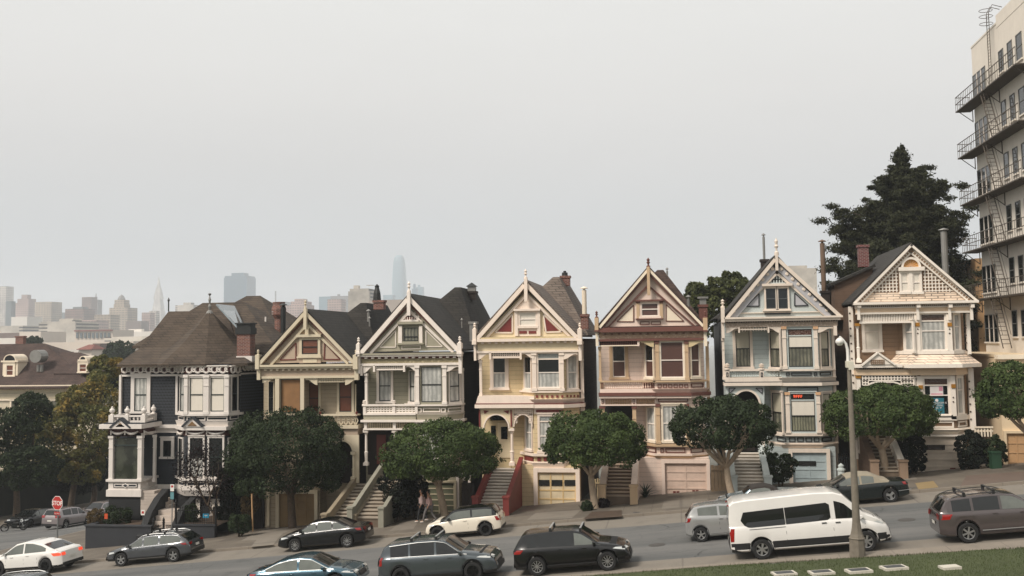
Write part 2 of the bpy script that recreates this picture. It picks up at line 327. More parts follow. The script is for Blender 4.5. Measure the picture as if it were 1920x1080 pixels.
# far pavement with a rounded corner into the side street
mb = MB(); rad = 3.0
ys = fr(52.9, 63.5, 12)
def xl(y): return SK0 + (rad - math.sqrt(max(0, rad**2-(rad-(y-52.9))**2)) if y < 52.9+rad else 0)
xs_n = 60; V = []; 
for y in ys:
    x0 = xl(y)
    for i in range(xs_n+1): x = x0+(70-x0)*i/xs_n; V.append((x, y, walkz(x, y)))
mb.add(V, [(j*(xs_n+1)+i, j*(xs_n+1)+i+1, (j+1)*(xs_n+1)+i+1, (j+1)*(xs_n+1)+i) for j in range(len(ys)-1) for i in range(xs_n)], 'pave')
tag(mb.build('pavement', smooth=80), kind='structure')
sheet('pavement', fr(SK0, -35, 4), fr(63.5, 140, 20), walkz, 'pave')
sheet('pavement', fr(-64, SK1, 3), fr(53, 140, 24), lambda x, y: walkz(x, y)+.05, 'pave')
def kerbline(pts, wdt, top, h=.2, name='kerb'):     # pts: plan points, kerb stone along them
    mb = MB()
    for (ax, ay), (bx, by) in zip(pts, pts[1:]):
        d = Vector((bx-ax, by-ay)).normalized(); nx_, ny_ = -d.y*wdt, d.x*wdt
        q = [(ax, ay), (bx, by), (bx+nx_, by+ny_), (ax+nx_, ay+ny_)]
        t = [top(x, y)+.006 for x, y in q]
        mb.box8([(x, y, z-h) for (x, y), z in zip(q, t)]+[(x, y, z) for (x, y), z in zip(q, t)], 'kerb')
    tag(mb.build(name), kind='structure')
cur = [(SK0+rad-rad*math.cos(a), 52.9+rad-rad*math.sin(a)) for a in [math.pi/2*i/8 for i in range(9)]]
kerbline([(SK0, y) for y in fr(120, 52.9+rad, 10)]+cur[1:]+[(x, 52.9) for x in fr(-40, 70, 44)], .16, walkz)
kerbline([(SK1, y) for y in fr(53, 130, 12)][::-1], -.16, lambda x, y: walkz(x, y)+.05)
def kw(x): return .34+max(0, x-1)*.075      # the path strip beside the lawn widens uphill
mb = MB(); xs = fr(-130, 70, 110)
for xa, xb in zip(xs, xs[1:]):
    q = [(xa, 40.3-kw(xa)), (xb, 40.3-kw(xb)), (xb, 40.3), (xa, 40.3)]; mb.box8([(x, y, gz(x, 40.2)-.2) for x, y in q]+[(x, y, gz(x, 40.2)+.025) for x, y in q], 'kerb')
tag(mb.build('kerb'), kind='structure')
# paler concrete driveway aprons and old patches let into the pavement, each lying 4 mm proud
def patch(name, pts, mt, lift=.005, zf=walkz):
    P = [hit(*p, fn=walkz) for p in pts]; mb = MB()
    n = 6; a, b, c, d = [Vector((p.x, p.y)) for p in P]; V = []
    for j in range(n+1):
        for i in range(n+1):
            q = a.lerp(b, i/n).lerp(d.lerp(c, i/n), j/n); V.append((q.x, q.y, zf(q.x, q.y)+lift))
    mb.add(V, [(j*(n+1)+i, j*(n+1)+i+1, (j+1)*(n+1)+i+1, (j+1)*(n+1)+i) for j in range(n) for i in range(n)], mt)
    o = mb.build(name, smooth=80); tag(o, kind='structure'); return o
mat('apron', '#7d756a', .92, 'concrete', '#70685d', px=9, py=9); mat('apronyellow', '#887450', .9, amt=.15); mat('apronred', '#64554b', .92, amt=.2)
patch('driveway', [(452, 1014), (500, 1012), (560, 990), (500, 990)], 'apron')
patch('driveway', [(470, 1026), (512, 1022), (535, 996), (493, 1000)], 'apron', .009)
patch('driveway', [(988, 975), (1072, 972), (1090, 956), (1004, 962)], 'apron')
patch('driveway', [(975, 960), (1000, 958), (1015, 946), (990, 947)], 'apronred')
patch('driveway', [(1240, 955), (1330, 947), (1326, 935), (1245, 940)], 'apron')
patch('driveway', [(730, 996), (775, 992), (790, 972), (758, 975)], 'apron')
patch('pavement_patch', [(1722, 918), (1760, 914), (1750, 902), (1716, 906)], 'apronyellow')
patch('pavement_patch', [(12, 1037), (48, 1034), (52, 1026), (20, 1029)], 'apronyellow')
patch('driveway', [(1800, 912), (1920, 900), (1920, 884), (1812, 892)], 'apronred')
patch('driveway', [(1650, 905), (1720, 899), (1712, 889), (1655, 893)], 'apron')
# lawn of the park, rising towards the camera
def lawnz(x, y): return gz(x, y) + .01
sheet('lawn', fr(-130, 70, 100), fr(24, 40.2, 48), lambda x, y: lawnz(x, y)+(-.06 if y > 40.3-kw(x)-.02 else (.02+.05*noise.noise(Vector((x*.25, y*.3, 0))) if y < 39.5 else .01)), 'grass')
mat('blade', '#4c5930', .7, 'leaf', '#3d4824', spec=.2)
def blades():
    n = 26000; mb = MB(); i = mb.mi('blade'); rr = random.Random(3)
    V = np.zeros((n*3, 3)); k = 0
    while k < n:
        x = rr.uniform(-5, 14.5); y = rr.uniform(33.2, 39.9)
        if y > 40.28-kw(x): continue
        z = lawnz(x, y)+.0+(.05*noise.noise(Vector((x*.25, y*.3, 0))) if y < 39.5 else 0); h = rr.uniform(.05, .10); a = rr.uniform(0, 6.28); wd = .012
        V[k*3] = (x-wd*math.cos(a), y-wd*math.sin(a), z-.02); V[k*3+1] = (x+wd*math.cos(a), y+wd*math.sin(a), z-.02); V[k*3+2] = (x+rr.uniform(-.05, .05), y+rr.uniform(-.05, .05), z+h); k += 1
    me = bpy.data.meshes.new('grass'); me.from_pydata(V.tolist(), [], [(3*j, 3*j+1, 3*j+2) for j in range(n)]); me.materials.append(MATS['blade'])
    o = bpy.data.objects.new('grass', me); col.objects.link(o); tag(o, 'short green grass of the park lawn beside the kerb', 'grass', kind='stuff')
def cam_px(x, y, z):
    v = Vector((x, y, z))-CAM; k = F_PX/v.dot(VF); return 960+v.dot(VR)*k, PPY-v.dot(VU)*k
blades()
# flat plaques in the lawn
labs = ['flat stone framed plaque in the grass, leftmost of the row, cut by the frame', 'stone framed plaque in the grass, second from the left end of the row', 'stone framed plaque in the grass at the middle of the row of five', 'stone framed plaque in the grass, just left of the small pale slab', 'small plain pale slab in the grass at the right end of the plaques']
for i, (px, py) in enumerate([(1470, 1079), (1540, 1077), (1610, 1074), (1676, 1068), (1781, 1067)]):
    p = hit(px, py, lawnz); sm = i == 4; hw, hd = (.28, .22) if sm else (.38, .27)
    t = empty('ground_plaque', (p.x, p.y, lawnz(p.x, p.y)), label=labs[i], cat='plaque', group='plaques lying in the park lawn')
    def zz(x, y): return lawnz(x, y)
    def plate(x0, x1, y0, y1, lo, hi, mt, nm):
        mb = MB(); q = [(x0, y0), (x1, y0), (x1, y1), (x0, y1)]; sk = .22
        q = [(p.x+a-b*sk, p.y+b) for a, b in q]
        mb.box8([(x, y, zz(x, y)+lo) for x, y in q]+[(x, y, zz(x, y)+hi) for x, y in q], mt); return mb.build(nm, t)
    plate(-hw, hw, -hd, hd, -.05, .10, 'stone', 'slab')
    if not sm: plate(-hw*.78, hw*.78, -hd*.68, hd*.72, .10, .108, 'plate', 'plate')
# ---------------------------------------------------------------- house kit
YF, YW, YB = 62.5, 63.7, 78.0
def side_frame_x(X, y0, y1): return Frame((X, y0), (X, y1))
def sash(F, x0, y0, x1, y1, par, casing='white', pane='lace', o=0, cw=.12, bar=.5, top=None, topmat=None, lower=None, sashm='sashblack', sill=True, name='window', caps=None, split=None):
    """a framed opening on frame F: casing and sash bars are the window, panes its children"""
    a, b, c, d = F.rect(x0, y0, x1, y1); W = MB()
    for q in ((a-cw, a, c-.02, d+cw), (b, b+cw, c-.02, d+cw), (a, b, d, d+cw)): F.box(W, *q, o, o+.10, casing)
    F.box(W, a-cw-(.05 if sill else 0), b+cw+(.05 if sill else 0), c-.14, c, o, o+.16, casing)
    if cw > .08: F.box(W, a-cw-.03, b+cw+.03, d+cw, d+cw+.07, o, o+.15, casing)
    s_ = .035; 
    for q in ((a, a+s_, c, d), (b-s_, b, c, d), (a+s_, b-s_, c, c+.06), (a+s_, b-s_, d-s_, d)): F.box(W, *q, o+.02, o+.075, sashm)
    zt = d
    if top: zt = F.pt((x0+x1)/2, top)[1]; F.box(W, a+s_, b-s_, zt-.04, zt+.03, o+.02, o+.08, casing)
    if bar: 
        zb_ = lerp(c, zt, bar); F.box(W, a+s_, b-s_, zb_-.03, zb_+.03, o+.02, o+.075, sashm)
    if split: xm = (a+b)/2; F.box(W, xm-.04, xm+.04, c, zt, o+.02, o+.08, sashm)
    wo = W.build(name, par)
    def pane_(z0, z1, m_):
        G = MB(); F.box(G, a, b, z0, z1, o-.02, o+.03, m_); return G.build('pane', wo)
    if bar and lower: pane_(c, zb_, lower); pane_(zb_, zt, pane)
    else: pane_(c, zt, pane)
    if top: 
        pane_(zt, d, topmat or 'artglass')
    return wo
mat('artglass', '#17191a', .15, 'relief', '#8c8f8c', vs=9, coat=.8); mat('artglassred', '#9a8070', .2, 'relief', '#4a2a20', vs=11, coat=.6); mat('artglassbrown', '#241a16', .2, 'relief', '#4d382d', vs=9, coat=.6)
def bracket(F, mb, x0, y0, x1, y1, o0, o1, mt):   # curved fan bracket: full height at x0, thin at x1
    pts = [(x0, y0), (x1, y0)]
    for i in range(9):
        t = i/8; x = lerp(x1, x0, t); k = .30 + .70*(t**1.6) + .12*math.sin(t*math.pi*2)*-1; pts.append((x, y0+(y1-y0)*k))
    F.poly(mb, pts, o0, o1, mt)
def lattice(F, mb, x0, y0, x1, y1, nx, ny, o0, o1, mt, w_=.03):
    a, b, c, d = F.rect(x0, y0, x1, y1)
    for i in range(nx+1): x = lerp(a, b, i/nx); F.box(mb, x-w_/2, x+w_/2, c, d, o0, o1, mt)
    for j in range(ny+1 if ny else 0): z = lerp(c, d, j/ny); F.box(mb, a, b, z-w_/2, z+w_/2, o0+.004, o1+.004, mt)
def balusters(F, mb, x0, y0, x1, y1, n, o0, o1, mt, w_=.07):
    a, b, c, d = F.rect(x0, y0, x1, y1)
    for i in range(n):
        x = lerp(a, b, (i+.5)/n); q = F.P(x, 0, (o0+o1)/2); h = d-c
        mb.lathe((q.x, q.y, c), [(w_*.35, 0), (w_*.6, h*.12), (w_*.3, h*.3), (w_*.62, h*.62), (w_*.3, h*.85), (w_*.5, h)], 6, mt)
def finial(F, mb, px, py0, py1, o, mt, r=.09):    # py0 top, py1 bottom
    s_, z0 = F.pt(px, py1); z1 = F.pt(px, py0)[1]; q = F.P(s_, 0, o); h = z1-z0
    mb.lathe((q.x, q.y, z0), [(r, 0), (r, h*.18), (r*.4, h*.25), (r*.45, h*.4), (r*1.0, h*.52), (r*.5, h*.62), (r*.85, h*.8), (r*.3, h*.93), (.01, h)], 8, mt)
def dentils(F, mb, x0, y0, x1, y1, n, o0, o1, mt, fill=.4):
    a, b, c, d = F.rect(x0, y0, x1, y1)
    for i in range(n):
        x = lerp(a, b, (i+.5)/n); h = (b-a)/n*fill/2; F.box(mb, x-h, x+h, c, d, o0, o1, mt)
def rakedots(F, mb, p0, p1, n, w_, h_, o0, o1, mt):
    a = Vector(F.pt(*p0)); b = Vector(F.pt(*p1)); d = (b-a).normalized(); n_ = Vector((-d.y, d.x))
    for i in range(n):
        c = a.lerp(b, (i+.5)/n); q = [c-d*w_/2-n_*h_/2, c+d*w_/2-n_*h_/2, c+d*w_/2+n_*h_/2, c-d*w_/2+n_*h_/2]
        F.poly(mb, [tuple(v) for v in q], o0, o1, mt, px=False)
def gable(H, F, apex, bl, br, rakew, wallm, rakem, band=None, bandw=0, inner=None, innerm=None, dots=None, dotm='dark', o=0):
    """gable wall, sloping verge boards, an inner frame parallel to them"""
    G = MB(); F.poly(G, [apex, br, bl], -.25, o, wallm); g = G.build('gable', H)
    B = MB(); 
    for e, sd in ((bl, 1), (br, -1)):
        F.strip(B, e, (apex[0], apex[1]), rakew, o, o+.42, rakem, side=-sd if False else (-1 if sd == 1 else 1))
        if dots:
            dx, dy = dots[1]; F_ = dots[0]
            rakedots(F, B, (e[0]+(dx if sd == 1 else -dx), e[1]), (apex[0], apex[1]+dy), F_, .07, .09, o+.1, o+.2, dotm)
    b = B.build('verge_board', H)
    if inner:
        I = MB(); ia, il, ir = inner
        for e, sd in ((il, -1), (ir, 1)): F.strip(I, e, ia, .15, o, o+.16, innerm or rakem, side=sd)
        I.build('gable_frame', H)
    return g
def stairs(H, b0, b1, t0, t1, yb, yt, Yb, Yt, n, m_, rm=None, name='stairs', rise=True, rw=.28, side='white', post=None):
    """n steps from (b0..b1, yb) at depth Yb up to (t0..t1, yt) at Yt (x and y in photo pixels)"""
    A = onY(b0, yb, Yb); B = onY(b1, yb, Yb); C = onY(t0, yt, Yt); X0, X1 = A.x, B.x; zb, zt = (A.z+B.z)/2, C.z
    S = MB(); rs = (zt-zb)/n; tr = (Yt-Yb)/n
    for i in range(n):
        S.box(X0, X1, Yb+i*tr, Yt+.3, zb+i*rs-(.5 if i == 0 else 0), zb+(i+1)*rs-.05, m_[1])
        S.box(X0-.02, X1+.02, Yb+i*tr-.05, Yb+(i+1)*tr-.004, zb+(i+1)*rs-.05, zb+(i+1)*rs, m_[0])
    st = S.build(name, H)
    if rm:
        for k, (xa, xb) in enumerate(((X0-rw, X0-.02), (X1+.02, X1+rw))):
            mm = rm[k] if isinstance(rm, (list, tuple)) else rm
            R = MB(); h = .55
            R.prism([(xa, Yb-.15, zb-.6), (xa, Yt+.2, zb-.6), (xa, Yt+.2, zt+h), (xa, Yb-.15, zb+h)], (xb-xa, 0, 0), mm)
            R.prism([(xa-.04, Yb-.19, zb+h), (xa-.04, Yt+.2, zt+h), (xa-.04, Yt+.2, zt+h+.09), (xa-.04, Yb-.19, zb+h+.09)], (xb-xa+.08, 0, 0), mm)
            R.box(xa-.08, xb+.08, Yb-.55, Yb-.16, zb-.6, zb+h+.15, post or mm); R.box(xa-.12, xb+.12, Yb-.6, Yb-.11, zb+h+.15, zb+h+.24, post or mm)
            R.build('stair_wall', H)
    return X0, X1, zb, zt
class Bay:
    def __init__(s, H, a0, a, b, b1, yt, yb, wallm, back=.85, name='bay', bk2=None):
        """canted bay: front facet from pixel a to b on YF, cants back to a0 on YW and b1"""
        ym = (yt+yb)/2; A0 = onY(a0, ym, YW); A = onY(a, ym, YF+.06); B = onY(b, ym, YF+.06); B1 = onY(b1, ym, YF+back)
        s.mx = (a+b)/2; s.L = Frame((A0.x, YW), (A.x, YF+.06)); s.C = Frame((A.x, YF+.06), (B.x, YF+.06)); s.R = Frame((B.x, YF+.06), (B1.x, YF+back)); xm = (a+b)/2
        s.z1 = s.C.pt(xm, yt)[1]; s.z0 = s.C.pt(xm, yb)[1]; M = MB()
        s.pl = [(A0.x, YW), (A.x, YF+.06), (B.x, YF+.06), (B1.x, YF+back), (B1.x, YW+.3), (A0.x, YW+.3)]
        M.prism([(x, y, s.z0) for x, y in s.pl], (0, 0, s.z1-s.z0), wallm); s.o = M.build(name, H)
    def grow(s, d):   # plan outline pushed out by d
        c = s.pl; return [(c[0][0]-d*.9, YW), (c[1][0]-d*.42, c[1][1]-d), (c[2][0]+d*.42, c[2][1]-d), (c[3][0]+d, c[3][1]-d*.3), (c[3][0]+d, YW+.2), (c[0][0]-d*.9, YW+.2)]
    def ring(s, mb, z0, z1, d, mt, d2=None):
        a = s.grow(d); b = s.grow(d if d2 is None else d2); n = len(a)
        mb.add([(x, y, z0) for x, y in b]+[(x, y, z1) for x, y in a], [tuple(range(n))[::-1], tuple(range(n, 2*n))]+[(i, (i+1) % n, n+(i+1) % n, n+i) for i in range(n)], mt)
    def pz(s, py, px=None): return s.C.pt(px or s.mx, py)[1]
def body(H, xl, xr, y0, y1, side, front, roofm, apex, bl, br, ridge_back=6.0, rear=(1.0, 1.6), lower=None):
    """walls of the house behind the front, the front gable roof and the higher hipped roof at the back"""
    ym = (y0+y1)/2; A = onY(xl, ym, YW); B = onY(xr, ym, YW); zt = onY((xl+xr)/2, y0, YF).z; zb = onY((xl+xr)/2, y1, YW).z
    X0, X1 = A.x, B.x
    W = MB(); W.box(X0, X1, YW, YB, zb-1.5, zt, front)
    W.build('wall', H)
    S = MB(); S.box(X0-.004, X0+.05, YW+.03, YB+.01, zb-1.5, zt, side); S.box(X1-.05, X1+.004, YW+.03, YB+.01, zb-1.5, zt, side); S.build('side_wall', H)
    P = onY(*apex, YF); Lp = onY(*bl, YF); Rp = onY(*br, YF); ez = (Lp.z+Rp.z)/2; rx = P.x; rz = P.z-.02
    R = MB(); yb = YF+ridge_back; th = .12; y_ = YF-.32
    for sx, ex in ((-1, Lp.x-.12), (1, Rp.x+.12)):
        q = [(rx, y_, rz), (ex, y_, ez-.06), (ex, yb+3, ez-.06), (rx, yb+3, rz)]
        if sx < 0: q = q[::-1]
        R.prism(q, (0, 0, th), roofm)
    up, gw = rear; hz = rz+up; yr = yb-1.2*up
    # rear hip: eaves at house walls, short ridge
    e0, e1 = X0-.3, X1+.3; hy0, hy1 = yr, YB+.4; ih = (e1-e0)*.36
    c = rx+gw
    V = [(e0, hy0, ez+.1), (e1, hy0, ez+.1), (e1, hy1, ez+.1), (e0, hy1, ez+.1), (c-.2, hy0+ih, hz), (c+.2, hy0+ih, hz), (c+.2, hy1-ih, hz), (c-.2, hy1-ih, hz)]
    R.add(V, [(0, 1, 5, 4), (1, 2, 6, 5), (2, 3, 7, 6), (3, 0, 4, 7), (4, 5, 6, 7), (3, 2, 1, 0)], roofm)
    R.build('roof', H); return X0, X1, zb, zt, ez, rz, rx
def pipe(name, H, px, py0, py1, Y, r, mt, cap=True, capm=None):
    a = onY(px, py1, Y); b = onY(px, py0, Y); M = MB(); M.tube([a, (a.x, a.y, b.z)], r, 10, mt)
    if cap: M.lathe((a.x, a.y, b.z), [(r*.5, -.05), (r*.5, .08), (r*1.7, .10), (r*1.6, .14), (.01, .24)], 10, capm or mt)
    return M.build(name, H)
def chimney(H, x0, x1, y0, y1, Y, mt='brick', cap=None, dep=.6, capm='darkmetal'):
    a = onY(x0, y0, Y); b = onY(x1, y1, Y); M = MB(); M.box(a.x, b.x, Y, Y+dep, b.z, a.z, mt); M.box(a.x-.06, b.x+.06, Y-.06, Y+dep+.06, a.z-.16, a.z, mt)
    return M.build('chimney', H)
def downpipe(H, F, px, py0, py1, o, mt='white'): 
    s_, z0 = F.pt(px, py1); z1 = F.pt(px, py0)[1]; q = F.P(s_, 0, o); M = MB(); M.tube([(q.x, q.y, z0), (q.x, q.y, z1)], .05, 8, mt); M.build('downpipe', H)
def post(F, H, x0, y0, x1, y1, o0, o1, mt, cap=None, name='column', turned=False):
    a, b, c, d = F.rect(x0, y0, x1, y1); M = MB()
    if turned:
        q = F.P((a+b)/2, 0, (o0+o1)/2); r = (b-a)/2; h = d-c
        M.lathe((q.x, q.y, c), [(r*1.1, 0), (r*1.1, h*.1), (r*.8, h*.12), (r*.9, h*.35), (r*1.1, h*.37), (r*.7, h*.4), (r*.62, h*.85), (r*.9, h*.88), (r*1.25, h*.97), (r*1.25, h)], 12, mt)
    else: F.box(M, a, b, c, d, o0, o1, mt)
    w_ = (b-a)*.16
    F.box(M, a-w_, b+w_, d-.16, d, o0+.003, o1+.06, cap or mt); F.box(M, a-w_, b+w_, c, c+.18, o0+.003, o1+.05, mt)
    if not turned: F.box(M, a-w_*.5, b+w_*.5, lerp(c, d, .72), lerp(c, d, .72)+.06, o0+.002, o1+.03, mt)
    return M.build(name, H)
def garage(H, F, x0, y0, x1, y1, mt, frame='white', nx=3, ny=4, wins=None, lines=None, o=.0, fw=.22, vents=False):
    a, b, c, d = F.rect(x0, y0, x1, y1); M = MB(); F.box(M, a, b, c-.3, d, o, o+.05, mt)
    lm = lines or mt; t = .035
    for i in range(nx+1): x = lerp(a+t, b-t, i/nx); F.box(M, x-t, x+t, c-.3, d, o+.05, o+.075, lm)
    for j in range(ny+1): z = lerp(c, d-t, j/ny); F.box(M, a, b, z-t, z+t, o+.054, o+.079, lm)
    g = M.build('garage_door', H)
    if wins:
        for (p0, q0, p1, q1) in wins: G = MB(); F.rb(G, p0, q0, p1, q1, o+.05, o+.09, 'glass'); G.build('pane', g)
    if vents:
        V = MB()
        for p in vents: F.rb(V, *p, o+.05, o+.085, 'maroon')
        V.build('vent', g)
    E_ = MB(); F.box(E_, a-fw, a, c-.3, d+fw, o, o+.2, frame); F.box(E_, b, b+fw, c-.3, d+fw, o, o+.2, frame); F.box(E_, a, b, d, d+fw, o, o+.19, frame); E_.build('garage_frame', H)
    return g
def arch_panel(F, mb, x0, y0, x1, y1, cx, r, o0, o1, mt, cy=None, seg=14, ry=None):
    cy = cy or y1; ry = ry or r; pts = [(x0, y1), (x0, y0), (x1, y0), (x1, y1), (cx+r, y1)]
    if cy != y1: pts.append((cx+r, cy))
    for i in range(1, seg): a = math.pi*i/seg; pts.append((cx+r*math.cos(a), cy-ry*math.sin(a)))
    pts.append((cx-r, cy))
    if cy != y1: pts.append((cx-r, y1))
    F.poly(mb, pts, o0, o1, mt)
def arch_trim(F, mb, cx, cy, r, w_, o0, o1, mt, seg=16, ry=None):
    ry = ry or r; P = [(cx+r*math.cos(math.pi*i/seg), cy-ry*math.sin(math.pi*i/seg)) for i in range(seg+1)]
    Q = [(cx+(r+w_)*math.cos(math.pi*i/seg), cy-(ry+w_)*math.sin(math.pi*i/seg)) for i in range(seg+1)]
    for i in range(seg): F.poly(mb, [P[i], P[i+1], Q[i+1], Q[i]], o0, o1, mt)
def tri(F, mb, pts, w_, o0, o1, mt, fill=None):
    if fill: F.poly(mb, pts, o0, o0+.02, fill)
    for a, b in zip(pts, pts[1:]+pts[:1]): F.strip(mb, a, b, w_, o0+.001, o1, mt)
FM = Frame((-60, YF), (60, YF)); FW = Frame((-60, YW), (60, YW))
def lab(H, parts): pass
# ---------------------------------------------------------------- the row of houses
def root(name, px, label, cat, group=None):
    p = onY(px, 930, YF); return empty(name, (p.x, YF+6, gz(p.x, YF)), label=label, cat=cat, group=group)
GRP = 'row of gabled wooden houses along the street'
def box_part(H, name, rects, F=FM):   # rects: (x0,y0,x1,y1,o0,o1,mat)
    M = MB()
    for r in rects: F.rb(M, *r)
    return M.build(name, H)
# ======== house 2: tan with cream trim, bay on the left
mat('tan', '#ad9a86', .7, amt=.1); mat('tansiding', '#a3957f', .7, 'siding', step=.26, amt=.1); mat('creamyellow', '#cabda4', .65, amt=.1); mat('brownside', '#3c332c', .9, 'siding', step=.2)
def house2():
    H = root('gabled_house', 580, 'tan gabled house with cream trim, boarded brown window and lattice balcony', 'house', GRP); T = 'creamyellow'
    ap, bl, br = (576, 582), (487, 682), (668, 677)
    body(H, 494, 664, 690, 980, 'brownside', 'tansiding', 'roofdark', ap, bl, br, ridge_back=6.5, rear=(.75, 1.2))
    gable(H, FM, ap, bl, br, .2, 'tan', T, inner=((577, 605), (507, 683), (655, 680)), innerm=T, dots=(34, (7, 14)), dotm='maroon')
    g = sash(FM, 567, 637, 597, 664, H, T, 'rustcurtain', o=.02, cw=.16, name='gable_window'); 
    box_part(H, 'gable_trim', [(558, 627, 604, 632, 0, .28, T), (558, 632, 604, 634, 0, .2, 'tan'), (558, 668, 604, 671, 0, .2, T), (562, 671, 602, 681, 0, .08, 'tan'), (569, 673, 595, 680, .08, .11, T), (573, 608, 580, 627, 0, .12, T)])
    M = MB()
    for t in ([(525, 675), (555, 674), (555, 643)], [(608, 674), (638, 674), (609, 643)]):
        for a, b in zip(t, t[1:]+t[:1]): rakedots(FM, M, a, b, 13, .07, .07, 0, .05, 'maroon')
    M.build('beaded_triangle', H)
    M = MB(); FM.rb(M, 574.5, 580, 580, 618, .3, .55, T); finial(FM, M, 577, 562, 580, .42, T, .1); M.build('king_post', H)
    M = MB(); FM.rb(M, 487, 683, 669, 687, -.2, .45, T); FM.rb(M, 489, 687, 668, 690.5, -.2, .36, T); dentils(FM, M, 495, 691, 664, 694, 15, .1, .28, T); FM.rb(M, 491, 690, 667, 705, -.25, .12, 'tan'); FM.rb(M, 489, 704.5, 672, 709, -.25, .2, T); M.build('cornice', H)
    M = MB()
    for x0, x1 in ((484, 491), (666, 674.5)): FM.rb(M, x0, 665, x1, 692, 0, .5, T); FM.rb(M, x0+1, 692, x1, 712, 0, .3, T); finial(FM, M, (x0+x1)/2, 655, 666, .3, T, .1)
    bracket(FM, M, 493, 709, 513, 718, 0, .1, T); bracket(FM, M, 596, 709, 574, 722, 0, .1, T); bracket(FM, M, 648, 709, 672, 722, 0, .1, T); M.build('bracket', H)
    M = MB(); lattice(FM, M, 596, 708, 646, 716, 16, 2, .02, .06, T, .04); M.build('spindle_screen', H)
    B = Bay(H, 496, 518, 570, 577, 705, 905, 'tansiding')
    M = MB(); FM.rb(M, 518, 709, 525.5, 775, .1, .2, T); FM.rb(M, 565, 709, 572, 775, .1, .2, T); M.build('corner_board', H)
    sash(B.C, 527, 711, 564, 774, H, T, 'ply', cw=.03, bar=0, name='boarded_window')
    sash(FW, 580, 718, 598, 775, H, T, 'rustcurtain', cw=.14); sash(FW, 637, 717, 660, 772, H, T, 'rustcurtain', cw=.16); sash(B.L, 506, 716, 515, 775, H, T, 'glass', cw=.06)
    sash(FW, 581, 800, 597, 850, H, T, 'glass', cw=.14)
    M = MB(); FM.rb(M, 573, 777, 672, 779.5, -.5, .25, T); a, b, c, d = FM.rect(600, 780, 672, 797)
    n = 8
    for i in range(n):
        x0 = lerp(a, b, i/n); x1 = lerp(a, b, (i+1)/n); xm = (x0+x1)/2; zm = (c+d)/2
        for p in (((x0, zm), (xm, d)), ((xm, d), (x1, zm)), ((x1, zm), (xm, c)), ((xm, c), (x0, zm))):
            q0, q1 = Vector(p[0]), Vector(p[1]); dd = (q1-q0).normalized()*.0; nn = Vector((-(q1-q0).y, (q1-q0).x)).normalized()*.03
            FM.poly(M, [tuple(q0-nn), tuple(q1-nn), tuple(q1+nn), tuple(q0+nn)], .05, .1, T, px=False)
    FM.rb(M, 573, 780, 600, 797, 0, .08, 'tan'); FM.rb(M, 570, 797, 674, 803, -1, .3, T); FM.rb(M, 518, 797, 570, 803, 0, .25, T)
    for x in (602, 670): finial(FM, M, x, 771, 779, .15, 'maroon', .11)
    M.build('balcony', H)
    M = MB(); FM.rb(M, 573, 803, 672, 815, -1, .15, 'tan'); arch_panel(FM, M, 618, 815, 674, 905, 644, 19, 0, .15, 'creamyellow', cy=848, ry=22); arch_trim(FM, M, 644, 848, 18, 3, .12, .22, T, ry=21); M.build('porch_arch', H)
    post(FM, H, 662, 846, 668, 898, .16, .36, T, turned=True)
    M = MB(); FW.rb(M, 626, 815, 668, 905, .01, .05, 'darkwood_shade'); M.build('door', H)
    B.ring(b_ := MB(), B.pz(862), B.pz(853), .12, T); B.ring(b_, B.pz(905), B.pz(893), .1, T); b_.build('bay_moulding', H)
    mat('garagetan', '#8d7552', .8, amt=.2)
    garage(H, FM, 525, 925, 591, 985, 'garagetan', T, 4, 4)
    M = MB(); FM.rb(M, 497, 905, 600, 990, -1.2, -.02, 'tansiding'); FM.rb(M, 501, 905, 506, 985, -.02, .08, T); FM.rb(M, 500, 900, 602, 908, -1.2, .1, T); M.build('garage_wall', H)
    stairs(H, 616, 665, 637, 664, 987, 906, 57.2, YF+.4, 12, ('stair_light', 'stair_dark'), rm='stuccotan', rw=.17)
    downpipe(H, FW, 668, 720, 900, .1, T)
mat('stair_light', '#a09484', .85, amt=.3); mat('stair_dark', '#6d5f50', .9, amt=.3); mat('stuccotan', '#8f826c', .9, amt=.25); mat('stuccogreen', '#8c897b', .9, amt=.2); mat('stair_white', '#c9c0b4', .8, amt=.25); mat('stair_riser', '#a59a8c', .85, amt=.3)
house2()
